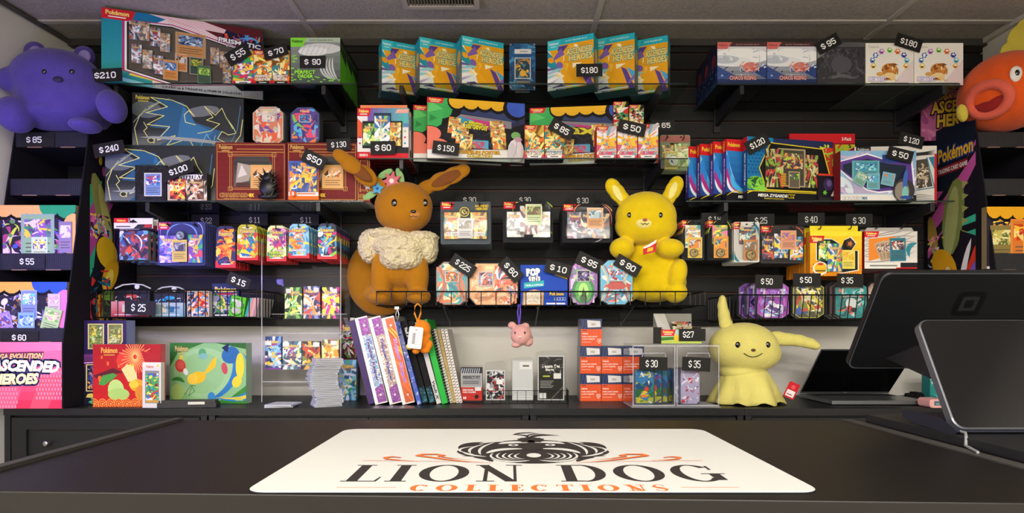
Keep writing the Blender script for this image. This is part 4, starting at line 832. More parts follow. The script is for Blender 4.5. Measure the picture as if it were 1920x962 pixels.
o = carton('slab_case', 'black patterned card sleeve box with a small blue card window on the lower left shelf', 'card box', 253, 312, 310, 2.383, Z2, .012, lambda A: (A.rect(0, 0, 1, 1, '#1a1a1d'), A.splash(0, 0, 1, 1, ['#232327', '#2b2b30', '#141416'], 50, 3, .12)), '#1a1a1d', parts=lambda t, x0, w, h: minicard(t, x0+.3*w, .12*h, .55*w, .66*h, '#dedad2', ['#5f98c8', '#2f5fae', '#c84a5a', '#e8eef4', '#7a4a9a'], '#6f8cc0', 4, n=22, name='card'))
def myst(A):
    A.grad(0, 0, 1, 1, '#c9b48c', '#d8d2de', 5); A.splash(0, 0, 1, 1, ['#3a3432', '#5c5450', '#e8e2d8', '#8c6a4c'], 18, 5, .3); A.rect(0, .8, 1, 1, '#2a2528'); A.text('MYSTERY', .3, .80, .9, .95, '#f4f2ee', .04); A.text('PACK', .4, .67, .8, .78, '#f4f2ee', .04)
carton('pack_box', 'small mystery pack box with an orange booster pack, front of the lower foil box', 'card box', 314, 388, 325, 2.383, Z2, .03, myst, '#2c2828', parts=lambda t, x0, w, h: (minipack(t, x0+.08*w, .05*h, .38*w, .72*h, PK['red'], 9), minipack(t, x0+.52*w, .04*h, .4*w, .72*h, ['#4a3a30', '#c8a070', '#8a4a2c', '#e8d8c0', '#2c2420', '#d87a3a', '#f0e0c8'], 10)))
def red_art(word):
    def f(A):
        A.rect(0, 0, 1, 1, '#6f1517'); R = random.Random(3)
        for i in range(13):
            for j in range(8): A.circ(.04+.077*i+.038*(j % 2), .14+.105*j, .0075, '#7d1c1d', 8); A.circ(.04+.077*i+.038*(j % 2), .14+.105*j, .005, '#6f1517', 8)
        A.frame(.02, .03, .98, .97, .0022, '#c9964a'); A.rect(.02, .83, .98, .845, '#b5803c'); A.rect(.30, .88, .96, .895, '#b5803c')
        A.frame(.20, .20, .84, .80, .002, '#c9964a'); A.frame(.225, .225, .815, .775, .0015, '#c9964a')
        for u, v in ((.18, .18), (.80, .18), (.18, .76), (.80, .76)): A.frame(u, v, u+.06, v+.07, .0015, '#d8a858')
        A.text('Pokémon', .05, .88, .24, .96, '#d8a858', .03, 0, '#4a0c0e', .06); A.rect(.09, .85, .2, .865, '#d8a858'); A.text(word, .06, .075, .46, .14, '#7d1517', .02, 0, '#d8b050', .06); A.text('ex', .47, .075, .55, .14, '#e8c43c', .05); A.text('SUPER PREMIUM COLLECTION', .12, .035, .50, .055, '#c9964a', .02)
    return f
def red_parts(t, x0, w, h):
    g = G(); q = [(.26, .25), (.80, .25), (.80, .66), (.74, .76), (.31, .76), (.26, .70)]; g.prism([(x0+a*w, b*h) for a, b in q], -.001, .001, '#3c3a38'); A = g.front(x0+.26*w, .25*h, x0+.8*w, .76*h, -.001); A.grad(0, .0, .9, .85, '#5c5854', '#2c2b2a', 6); A.poly([(.05, .1), (.4, .2), (.5, .7), (.1, .8)], '#a89c8c'); A.poly([(.1, .3), (.35, .4), (.2, .75)], '#d8d0c4'); A.rect(.06, .0, .42, .14, '#4a2a20'); g.build('figure_window', GLOSS, t)
    minicard(t, x0+.5*w, .22*h, .30*w, .40*h, '#d8b060', ['#e8b070', '#c8662a', '#f4ead0', '#5c3a28'], '#e0a860', 7, -.002)
c1 = carton('boxed_card_set', 'dark red boxed card set with gold frame lines, whole front visible, left of the three', 'boxed card set', 404, 535, 267, 2.40, Z2, .20, red_art('CHARIZARD'), '#6f1517', '#5c1012', '#c9c4bc', anchor='l', group='dark red boxes', parts=red_parts, rot=.03)
c2 = dup(c1, (xof(538, 2.40), 2.40, Z2+EPS), label='dark red boxed card set with gold frame lines, middle one behind the three-pack', group='dark red boxes')
c3 = carton('boxed_card_set', 'dark red boxed card set turned sideways, rightmost of three, with the price tag 130', 'boxed card set', 656, 700, 285, 2.46, Z2, .14, red_art('CHARIZARD'), '#6f1517', '#5c1012', '#c9c4bc', anchor='r', group='dark red boxes', w=.05, parts=None)
c3.location.x = -.557; c3.location.y = 2.41
def tri(A):
    A.grad(0, 0, 1, 1, '#e8852c', '#2a5cb4', 8); A.rect(0, 0, 1, .1, '#e8721f'); A.rect(0, .1, 1, .2, '#f0ece4'); A.rect(.3, .14, .9, .17, '#e8721f')
carton('three_pack_box', 'orange and blue three pack box with a figure 3 by the dark red box', 'card box', 541, 597, 302, 2.372, Z2, .012, tri, '#e8721f', parts=lambda t, x0, w, h: ([minipack(t, x0+(.06+.2*i)*w, (.2-.0*i)*h, .5*w, .74*h, ['#2456a8', '#f08a28', '#f4c83a', '#163a78', '#e8f0fa', '#f6b02a', '#ffd84a'], 20+i, None, -.001*i) for i in range(3)], (lambda g: (g.disc((x0+.18*w, -.012, .14*h), .012, -.008, '#e8601f', 20), g.front(x0+.08*w, .07*h, x0+.28*w, .21*h, -.0122).text('3', .3, .2, .7, .8, '#ffffff', .04), g.build('number_badge', PRINT, t)))(G())))
def otin(name, label, px0, px1, pyt, Y, z, d, base, pal, seed, side='#8a8c90', win=(.28, .52, .72, .78), extra=None, group=None, rot=0, tiltx=0, ch=.24, chz=.16, winpal=None, h=None):
    w = (px1-px0)*Y/F; h = h or zof(pyt, Y)-z; t = thing(name, label, 'tin', (xof((px0+px1)/2, Y), Y, z+EPS), (tiltx, 0, rot), group); a, b = w/2, h; cx, cz = w*ch, h*chz
    q = [(-a+cx, 0), (a-cx, 0), (a, cz), (a, b-cz), (a-cx, b), (-a+cx, b), (-a, b-cz), (-a, cz)]
    g = G(); g.prism(q, 0, d, base, side, .004); A = g.front(-a, 0, a, b, 0); k = .94; P = [((.5+x/w*k), (.5+(zz-b/2)/h*k)) for x, zz in q]; A.poly(P, base)
    R = random.Random(seed)
    A.win(.12, .05, .88, .95); A.splash(.1, .06, .9, .94, pal, 18, seed, .32); A.win(.06, .2, .94, .8); A.splash(.06, .2, .94, .8, pal, 9, seed+1, .26); A.win()
    A.line(P, .0022, pal[0], closed=True)
    A.text('Pokémon', .34, .86, .66, .92, '#f0dc8a', .03)
    if extra: extra(A)
    g.build('tin_body', TIN, t)
    if win:
        g = G(); x0, z0, x1, z1 = win; q = [(-a+x0*w+u, z0*h+v) for u, v in rrect((x1-x0)*w, (z1-z0)*h, .006, 3)]; g.prism(q, -.003, 0, '#c8c6c0', ch=.0015); A = g.front(-a+x0*w, z0*h, -a+x1*w, z1*h, -.003); A.rect(.08, .08, .92, .92, (winpal or pal)[0]); A.splash(.08, .08, .92, .92, winpal or pal, 18, seed+3, .3); g.build('card_window', GLOSS, t)
    return t
zt_ = Z2+(zof(267, 2.40)-Z2)+.002
otin('card_tin', 'orange and cream eight-sided tin standing on the left dark red box', 473, 532, 199, 2.46, zt_, .06, '#d9825c', ['#e8e0c8', '#e8623c', '#c9c2b0', '#7a4a9a', '#f0d8c0'], 3, '#5c6468', (.3, .60, .74, .80))
for k in range(2): otin('card_tin', ['purple and blue eight-sided tin standing on the middle dark red box', 'eight-sided tin behind the purple one on the dark red box, mostly hidden'][k], 544+k*.0, 599, 200.5, 2.46+.052*k, zt_, .05, '#5a3a8c', ['#2a5a9c', '#e84a6a', '#e8823a', '#3c2c70', '#5ab0e0', '#7ac84a'], 5, '#4c5458', (.3, .60, .72, .80))
# spiky black sculpture
t = thing('spiky_figurine', 'black spiky 3D sculpture standing before the left dark red box', 'figurine', (xof(500, 2.35), 2.366, Z2+EPS)); FIG = mat('black_resin', '#0a0a0b', .35); R = random.Random(7); g = G()
g.sph((0, 0, .048), (.036, .02, .040), '#0a0a0b', nu=14, nv=10); g.sph((0, 0, .012), (.042, .013, .012), '#0a0a0b', nu=14, nv=8); g.sph((0, 0, .085), (.024, .016, .02), '#0a0a0b', nu=12, nv=8); g.build('sculpture_body', FIG, t, smooth=True); g = G()
for i in range(60):
    a = R.uniform(-.3, PI+.3); z = R.uniform(.005, .1); r = .03 if z > .02 else .045; b0 = Vector((math.cos(a)*r*.6, R.uniform(-.012, .008), z)); tip = b0+Vector((math.cos(a)*.028, R.uniform(-.006, .004), abs(math.sin(a))*.014+.016)); s = .006
    g.add([b0+Vector((-s, -s, 0)), b0+Vector((s, -s, 0)), b0+Vector((0, s, 0)), tip], [(0, 1, 3), (1, 2, 3), (2, 0, 3)], '#0a0a0b')
g.build('spikes', FIG, t)
# ------------------------------------------------------------------ middle shelf (poster boxes)
def series_art(A):
    A.rect(0, 0, 1, 1, '#efecea'); A.grad(.2, .62, 1, 1, '#e2677c', '#3f8fc8', 5, True); A.grad(.2, .7, 1, 1, '#7a4fa8', '#5fc0c4', 8, True); A.rect(0, .12, .06, .8, '#efecea'); A.rect(0, 0, 1, .1, '#d6222e'); A.rect(.72, .1, 1, .22, '#26262c'); A.poly([(0, .4), (.1, .4), (.1, .7), (0, .8)], '#e8603c'); A.rect(.88, .3, .96, .62, '#efecea'); A.rect(.86, .62, .9, .84, '#5fc09c')
    badge(A, 0, .84, .27, 1); A.poly([(.74, .9), (1, .9), (1, .98), (.78, .98)], '#f0b0a0'); A.rect(0, 0, .25, .13, '#d6222e'); A.text('SERIES 8', .04, .04, .2, .09, '#ffffff', .03)
    for i in range(3): A.circ(.05, .3+.12*i, .004, ['#b8383c', '#6c4a8c', '#c8823c'][i]); A.circ(.93, .3+.12*i, .004, ['#3c9cc8', '#c84a4a', '#8cc84a'][i])
def series_parts(t, x0, w, h):
    g = G(); g.box(x0+.1*w, -.0015, .2*h, x0+.88*w, -.0002, .74*h, '#202428'); g.box(x0+.32*w, -.0018, .25*h, x0+.66*w, -.0002, .9*h, '#2a3c50'); g.build('pack_tray', PRINT, t)
    minipack(t, x0+.12*w, .24*h, .24*w, .44*h, PK['green'], 5, None, -.002); minipack(t, x0+.64*w, .24*h, .22*w, .46*h, PK['gold'], 6, None, -.002); minipack(t, x0+.345*w, .27*h, .30*w, .56*h, ['#2a6ab0', '#f0f4f4', '#8fc86a', '#e8e0c0', '#6ab4e0', '#ffffff', '#a8d88a'], 7, None, -.005)
    g = G(); g.box(x0+.05*w, .006, h-.004, x0+.97*w, .009, h+.014, '#e88a5a'); g.build('hang_tab', PRINT, t)
o = carton('three_pack_box', 'white and red three pack box marked SERIES 8, front of its stack', 'card box', 670, 766, 203, 2.388, ZC2, .03, series_art, '#efecea', '#d8dcdc', '#a01c26', anchor='l', parts=series_parts)
for k in range(5): dup(o, (o.location.x+.002, 2.388+.043*(k+1), ZC2+EPS), label='three pack box standing behind the SERIES 8 one, only edges visible', group='three pack boxes behind the front one')
def poster(words2):
    def f(A):
        A.rect(0, 0, 1, 1, '#1a171c'); A.rays(.55, .4, 12, ['#23202a', '#2c3150', '#2a2620'], 3); A.poly([(.3, .78), (.9, .66), (.88, .8), (.34, .9)], '#34416c'); A.poly([(.25, .62), (.86, .56), (.86, .68), (.3, .76)], '#8d8a90')
        K = '#0e0b10'
        A.ell(.13, .83, .22, .21, K); A.ell(.05, .6, .15, .2, K); A.poly([(0, 1), (.23, 1), (.26, .82), (.16, .76), (.14, .56), (0, .54)], '#3fae5a'); A.ell(.14, .8, .11, .14, '#3fae5a'); A.ell(.06, .63, .09, .12, '#3fae5a'); A.poly([(0, .75), (.16, .82), (.02, .95)], '#5fc86a'); A.poly([(.02, .6), (.1, .66), (.03, .72)], '#2c8c46')
        for u, v in ((.30, .96), (.44, .95), (.58, .96), (.72, .95)): A.ell(u, v, .1, .16, K); 
        for u, v in ((.30, .97), (.44, .97), (.58, .98), (.72, .97)): A.ell(u, v, .085, .13, '#eab424')
        A.ell(.9, .9, .13, .2, K); A.ell(.92, .93, .11, .17, '#3c5cc0'); A.ell(.03, .4, .13, .14, K); A.ell(.09, .25, .16, .13, K); A.ell(.03, .41, .11, .12, '#ee7c66'); A.ell(.08, .23, .14, .11, '#ee7c66')
        A.poly([(0, 0), (1, 0), (1, .22), (0, .14)], '#efece8'); A.text('PREMIUM POSTER', .32, .11, .74, .165, '#e0a82c', .04, .1, '#5c3a12', .06, .03); A.text('COLLECTION', .40, .05, .66, .105, '#e8c83c', .03, .1, '#5c3a12', .06, .03)
        badge(A, 0, .91, .17, 1.0)
        A.poly([(.28, .58), (.78, .50), (.80, .62), (.32, .72)], '#c83c84'); A.poly([(.28, .58), (.5, .54), (.46, .67), (.32, .72)], '#3a9cc8'); A.poly([(.42, .66), (.55, .62), (.58, .6), (.42, .58)], '#d8d22c')
        A.text(words2, .36, .51, .70, .63, '#e8dc3c', .03, 0, '#3a3a18', .05, -.06); A.rect(.40, .2, .62, .34, '#5ab0d8'); A.rect(.44, .2, .58, .32, '#c85a7a'); A.splash(.42, .2, .6, .32, ['#5ab0d8', '#e8823a', '#7ac87a'], 14, 5, .3)
    return f
def poster_parts(t, x0, w, h):
    for i in range(4): minipack(t, x0+(.20+.04*i)*w, (.42-.085*i)*h, .12*w, .27*h, PK['gold'], 60+i, None, -.001*i-.0005, .004, .12); 
    for i in range(3): minipack(t, x0+(.64+.012*i)*w, (.40-.1*i)*h, .14*w, .27*h, PK['gold'], 70+i, None, -.001*i-.0005, .004, -.05)
    film(t, x0+.16*w, .18*h, x0+.93*w, .9*h, -.0095, -.0005, r=.02)
    g = G(); A = g.front(x0+.80*w, -.0*h, x0+1.0*w, .52*h, -.012); A.ell(.5, .35, .42, .38, '#e4e2e2'); A.ell(.3, .3, .2, .3, '#d0cfd2'); A.arc(.3, .1, .5, .75, -.01, .002, '#a8a6aa'); A.arc(.62, .05, .6, .7, .008, .002, '#a8a6aa'); A.ell(.5, .84, .25, .12, '#7cb86a'); A.ell(.62, .72, .2, .08, '#c9a0b0'); g.build('die_cut_flap', PRINT, t)
pb = poster('Gardevoir ex')
carton('boxed_card_set', 'poster collection box with green and orange petals, only its left edge showing behind the next', 'boxed card set', 775, 800, 184, 2.43, ZC2, .028, pb, '#1a171c', '#a8222c', '#54262c', rot=.19, anchor='l', w=.36, h=.228, parts=None, group='poster boxes')
carton('boxed_card_set', 'poster collection box with petals and the word Gardevoir, left half of the middle shelf', 'boxed card set', 801, 985, 180, 2.383, ZC2, .032, pb, '#1a171c', '#a8222c', '#54262c', rot=.19, anchor='l', w=.395, h=.242, parts=poster_parts, group='poster boxes')
pb2 = poster('ex')
carton('boxed_card_set', 'poster collection box with petals and a small ex, right half of the middle shelf', 'boxed card set', 993, 1170, 200, 2.49, ZC2, .032, pb2, '#1a171c', '#a8222c', '#54262c', rot=-.10, anchor='l', w=.40, h=.236, parts=poster_parts, group='poster boxes')
bundle(953, 983, 241, 2.50, ZC2, PK['pink'], 3, 'small card box under the red and silver one between the poster boxes', None, d=.05)
bundle(953, 983, 199, 2.50, zof(241, 2.50)+.002, ['#3a3a40', '#c8ccd0', '#8a8c90', '#e8e8ea', '#5c2a2c', '#d8503c', '#f2f2f4'], 5, 'small red and silver card box standing high between the poster boxes', None, d=.05)
bundle(984, 1020, 235, 2.386, ZC2, PK['gold'], 7, 'small yellow card box marked ASCENDED HEROES, left of the pair on the middle shelf', 'ASCENDED|HEROES', 'pair of small yellow boxes', bgp='#c84a60')
bundle(1021, 1058, 235, 2.386, ZC2, PK['gold'], 8, 'small yellow card box marked ASCENDED HEROES, right of the pair by the tag 85', 'ASCENDED|HEROES', 'pair of small yellow boxes', bgp='#c84a60')
ch_pal = ['#c9b8c4', '#f0e8ea', '#7aa8b8', '#e88a5c', '#d85a78', '#f2c43c', '#f0b030']
for i, (a, b, pt_) in enumerate(((1119, 1156, 237), (1157.5, 1195, 236), (1196.5, 1234, 233))):
    bundle(a, b, pt_, 2.386, ZC2, ch_pal, 9, 'small pale CHAOS RISING box in front, '+['left of the three', 'middle of the three under the tag 50', 'right of the three'][i], 'CHAOS RISING', 'three small pale boxes', bgp='#d04a58')
    bundle(a, b, pt_, 2.386+.072, ZC2, ch_pal, 9, 'small pale card box standing behind the '+['left', 'middle', 'right'][i]+' one of the three CHAOS RISING boxes', 'CHAOS RISING', 'small pale boxes behind', bgp='#d04a58')
zb_ = zof(236, 2.386)+.003
bundle(1150.5, 1178, 191, 2.44, zb_, ['#b8ac3c', '#1c1c20', '#e8e4d8', '#3c8a5a', '#c8302c', '#f2e8b0', '#2f7a4c'], 11, 'small black and white edged card box on top of the pale boxes, left', None, white=False, d=.05)
bundle(1180, 1207, 197, 2.46, zb_, ['#b8ac3c', '#1c1c20', '#e8e4d8', '#3c8a5a', '#c8302c', '#f2e8b0', '#2f7a4c'], 12, 'small black edged card box on top of the three pale boxes, nearer the bracket', None, white=False, d=.05)
# ------------------------------------------------------------------ shelf lower right
def gren(A):
    A.rect(0, 0, 1, 1, '#1f4fa4'); A.grad(0, .12, 1, .85, '#1d3a8c', '#2f86d0', 6); A.poly([(0, 1), (1, 1), (1, .8), (0, .82)], '#d6202a'); A.arc(.0, .82, .28, .2, -.02, .03, '#8fd4f0'); A.arc(.05, .8, .36, .2, -.035, .03, '#2f8ae0'); A.arc(.02, .55, .4, .18, -.03, .022, '#b8308c'); A.arc(.12, .5, .46, .2, -.03, .02, '#4ab8f0'); A.arc(.02, .4, .3, .15, -.02, .012, '#e8f6fc')
    A.text('Pokémon', .03, .88, .3, .95, '#f2d23c', .03); A.rect(0, 0, 1, .16, '#15161a'); A.arc(0, .1, .4, .165, .012, .004, '#e8c62c'); A.rect(.25, .152, 1, .165, '#e8c62c'); A.text('MEGA GRENINJA', .26, .06, .8, .12, '#f4f4f4', .04, .2)
    A.poly([(.4, .25), (.55, .62), (.85, .62), (.9, .25)], '#15141c')
def gren_side(g, x0, w, d, h):
    A = g.left(x0, 0, d, 0, h); A.rect(0, 0, 1, 1, '#1f3f88'); A.rect(0, .16, 1, .8, '#4a2f88'); A.rect(0, .8, 1, 1, '#c41d28'); A.text('MEGA GRENINJA ex', .3, .25, .62, .7, '#f0f0f0', .03, vert=True); A.text('Pokémon', .25, .82, .65, .97, '#f2d23c', .02, vert=True); A.rect(0, 0, 1, .14, '#17181c')
for i, (px, pt_, Y) in enumerate(((1291, 272, 2.512), (1313, 267.5, 2.480), (1338, 263, 2.448), (1362, 258, 2.416))):
    carton('boxed_card_set', 'red topped blue swirl box, '+['leftmost of four', 'second from left of four', 'third from left of four', 'the widest showing, beside the yellow framed box'][i], 'boxed card set', px, px+40, pt_, Y, Z2, .03, gren, '#1f4fa4', '#1f3f88', '#1a1a20', rot=.21, anchor='l', w=.26 if i < 3 else .2, h=.254, sart=gren_side, group='red topped blue swirl boxes')
def zyg(A):
    A.rect(0, 0, 1, 1, '#17181c'); A.grad(0, .17, .42, 1, '#1f6aa8', '#1a86c0', 5); A.rect(.3, .84, 1, 1, '#20284c')
    for i in range(20):
        for j in range(5): A.circ(.3+.035*i+.017*(j % 2), .99-.032*j, .0035, '#2a3a70', 6)
    for i in range(7):
        for j in range(9): A.circ(.02+.04*i+.02*(j % 2), .45+.055*j, .006, '#175a98', 6)
    A.ell(.1, .3, .1, .09, '#7cc83c'); A.ell(.16, .22, .12, .06, '#8cd84a'); A.splash(0, .18, .25, .38, ['#7cc83c', '#2c5a28', '#5cae3c', '#1c4a5c'], 16, 4, .3); A.rect(.86, .3, 1, .9, '#b8402c'); A.splash(.84, .4, 1, .95, ['#9cc83c', '#c8d84a', '#d8402c', '#e8a03c'], 16, 5, .3)
    A.poly([(.13, .52), (.26, .93), (.88, .88), (.96, .5), (.97, .17), (.22, .17)], '#e8cf2c'); A.poly([(.14, .52), (.27, .915), (.87, .865), (.945, .5), (.955, .19), (.225, .19)], '#141416')
    A.rect(0, 0, 1, .15, '#17181c'); A.rect(.0, .15, 1, .16, '#e8cf2c'); A.arc(-.05, .06, .12, .16, .008, .004, '#e8cf2c')
    A.text('MEGA ZYGARDE', .12, .07, .46, .12, '#f4f4f2', .04, .2); A.text('ex', .465, .07, .54, .12, '#17181c', .04, .2, '#e8cf2c', .07); A.text('PREMIUM COLLECTION', .19, .035, .42, .055, '#d8c23c', .03, .1)
    for k in range(8): A.circ(.80+.022*k, .045, .003, '#b8b8b4', 6)
def zyg_parts(t, x0, w, h):
    for i in range(3): minipack(t, x0+(.20+.035*i)*w, .22*h, .13*w, .6*h, ['#2c2a20', '#8cae3c', '#c83c3c', '#d8c88a', '#4a2c4a', '#e8e0c0', '#a8d84a'], 80+i, None, -.001*(i+1))
    for i in range(2): minipack(t, x0+(.62+.06*i)*w, .24*h, .13*w, .52*h, ['#2c2a20', '#8cae3c', '#c83c3c', '#d8c88a', '#4a2c4a', '#e8e0c0', '#a8d84a'], 84+i, None, -.001*(i+1))
    minicard(t, x0+.34*w, .24*h, .32*w, .6*h, '#a89c7a', ['#6a5a4c', '#a8d84a', '#8a3c4a', '#d8cfa0', '#3c3c48', '#e8a04c'], '#4a4438', 8, -.006, name='oversized_card', n=30)
    g = G()
    for k in range(6): g.box(x0+.37*w, -.009, (.24+.035*k)*h, x0+.43*w, -.007, (.268+.035*k)*h, '#d0962c')
    g.build('damage_counters', GLOSS, t); minicard(t, x0+.46*w, .22*h, .13*w, .26*h, '#c8b48c', ['#4a6a3c', '#a8e84a', '#7a5a8a'], '#6a5c4c', 12, -.0085, name='promo_card')
    g = G(); g.box(x0+.80*w, -.0115, .03*h, x0+1.0*w, -.0005, .47*h, '#1a1620'); A = g.front(x0+.80*w, .03*h, x0+w, .47*h, -.0115); A.rect(0, .93, 1, 1, '#d8402c'); A.ell(.6, .62, .3, .22, '#3c2c58'); A.ell(.66, .66, .15, .12, '#6a5a8c'); A.burst(.4, .32, .012, 6, '#6cc84a', .45, 2); A.poly([(.75, .2), (.95, .45), (.95, .2)], '#d8d0c8'); A.rect(.1, .0, .95, .14, '#2c2c30'); g.build('miniature_insert', GLOSS, t)
    film(t, x0+.14*w, .19*h, x0+.8*w, .86*h, -.0115, -.0005, r=.02)
def zside(g, x0, w, d, h):
    A = g.left(x0, 0, d, 0, h); A.rect(0, 0, 1, 1, '#1c4a84'); A.rect(0, .8, 1, 1, '#c41d28'); A.text('MEGA ZYGARDE ex', .3, .25, .62, .75, '#f0f0f0', .03, vert=True); A.rect(0, 0, 1, .14, '#17181c')
carton('boxed_card_set', 'wide yellow framed box marked MEGA ZYGARDE on the lower right shelf', 'boxed card set', 1401, 1572, 253, 2.384, Z2, .03, zyg, '#17181c', '#1c4a84', '#7c1a22', rot=.19, anchor='l', w=.385, h=.254, parts=zyg_parts, sart=zside)
carton('boxed_card_set', 'flat red topped box marked 3-Pack standing behind on the lower right shelf', 'boxed card set', 1480, 1603, 251, 2.60, Z2, .03, lambda A: (A.rect(0, 0, 1, 1, '#9c1a24'), A.rect(0, .88, 1, 1, '#d6202a'), A.text('3-Pack', .8, .91, .95, .955, '#f8e8e8', .03), A.rect(.7, .3, 1, .86, '#c8c02c'), A.splash(.7, .3, 1, .86, ['#d8402c', '#9cc83c', '#1c1c20', '#e8e0d8'], 30, 4, .25)), '#b81d28', '#8a141c', anchor='l')
def bind(A):
    A.rect(0, 0, 1, 1, '#dcd9d2'); 
    for k in range(9): A.arc(.45, .70+.028*k, 1.0, .84+.012*k, .012-.003*k, .0022, '#2c2c30')
    for k in range(4): A.arc(.3, .03+.03*k, 1.0, .05+.025*k, .01, .0022, '#2c2c30')
    A.poly([(.35, .78), (.62, .70), (.72, .86), (.44, .97)], '#3c3a3c'); A.rect(.02, .9, .2, 1, '#1a1a1c'); A.text('Pokémon', .04, .93, .18, .98, '#c8c4bc', .03); A.poly([(.18, .80), (.56, .86), (.56, .93), (.18, .87)], '#1f7f98'); A.text('BINDER COLLECTION', .20, .835, .54, .895, '#e4f2f4', .04, 0, None, 0, .07)
    A.poly([(.62, .22), (.95, .3), (.88, .78), (.6, .72)], '#4c4640'); A.splash(.62, .25, .9, .7, ['#e8ddc0', '#8c7a5c', '#b8a88c', '#4c4438', '#d8c8d0'], 50, 4, .16); A.line([(.6, .2), (.97, .28), (.88, .80)], .004, '#2f7f94'); A.poly([(.9, .8), (1, .82), (1, .5)], '#2c7ca0')
    A.rect(.97, 0, 1, .86, '#b8242c')
carton('boxed_card_set', 'white and black swoosh box marked BINDER COLLECTION at the right end of the lower shelf', 'boxed card set', 1602, 1750, 253, 2.46, Z2, .05, bind, '#dcd9d2', '#b8242c', '#1f1f22', rot=-.05, anchor='l', w=.325, h=.235)
def pal(A):
    A.rect(0, 0, 1, 1, '#a8c8dc'); A.grad(0, .14, 1, 1, '#b8a8c8', '#7ab4d8', 6); A.splash(0, .14, 1, 1, ['#8fc0dc', '#c8b0d0', '#d8e4ec', '#6a9cc8'], 30, 4, .2); A.rect(0, 0, 1, .12, '#e6e2dc')
    A.poly([(.0, .8), (.35, .95), (.62, .82), (.95, .8), (.98, .3), (.8, .2), (.5, .15), (.35, .2), (.1, .45), (0, .6)], '#f2f0f4'); A.poly([(0, .78), (.35, .92), (.62, .80), (.93, .77), (.96, .32), (.78, .22), (.5, .18), (.36, .22), (.12, .47), (0, .62)], '#5c3c90'); A.poly([(.03, .72), (.35, .84), (.62, .74), (.86, .7), (.88, .36), (.74, .27), (.5, .24), (.38, .27), (.17, .47), (.03, .6)], '#1c2a3c')
    A.rect(.55, .76, .92, .92, '#2a4488'); A.text('PALAFIN', .03, .02, .28, .08, '#f4f2ee', .03, 0, '#5a5a5c', .06); A.text('ex', .285, .02, .36, .08, '#4a7c9c', .04); A.rect(.74, .0, 1, .11, '#1f1f22')
    for k in range(7): A.circ(.77+.03*k, .06, .0028, '#b8b8b4', 6)
def pal_parts(t, x0, w, h):
    minicard(t, x0+.15*w, .42*h, .36*w, .38*h, '#6ab0b8', ['#4a98b8', '#8fe0e0', '#2a5ca0', '#d8f0f0', '#3c7c8c'], '#4a98a8', 9, -.001, name='oversized_card', n=26)
    minicard(t, x0+.34*w, .22*h, .17*w, .32*h, '#8fc8d8', ['#5cb0d0', '#2f5cb0', '#e8f4f4'], '#6ab0b8', 10, -.003); minicard(t, x0+.14*w, .32*h, .16*w, .26*h, '#8fb8b0', ['#7ac0b0', '#e8d8b0'], '#7ab0a0', 11, -.003, .5); minicard(t, x0+.52*w, .3*h, .17*w, .26*h, '#8fb8c8', ['#5cb0d0', '#d8884a'], '#7ab8c8', 12, -.003, .2)
    film(t, x0+.05*w, .24*h, x0+.86*w, .82*h, -.007, -.0005, r=.03)
    g = G(); A = g.front(x0+.66*w, 0, x0+.98*w, .7*h, -.008); A.ell(.5, .28, .45, .34, '#3a3638'); A.ell(.42, .25, .3, .28, '#8c8478'); A.arc(.55, .1, .62, .9, .004, .018, '#3c64b4'); A.ell(.55, .2, .13, .2, '#7fc0b8'); A.ell(.58, .08, .25, .05, '#2c4c98'); g.build('die_cut_flap', PRINT, t)
carton('boxed_card_set', 'pale blue and purple framed box marked PALAFIN on the lower right shelf', 'boxed card set', 1576, 1718, 283, 2.386, Z2, .05, pal, '#b8c8d8', '#7c1a22', '#1f1f22', anchor='l', parts=pal_parts)
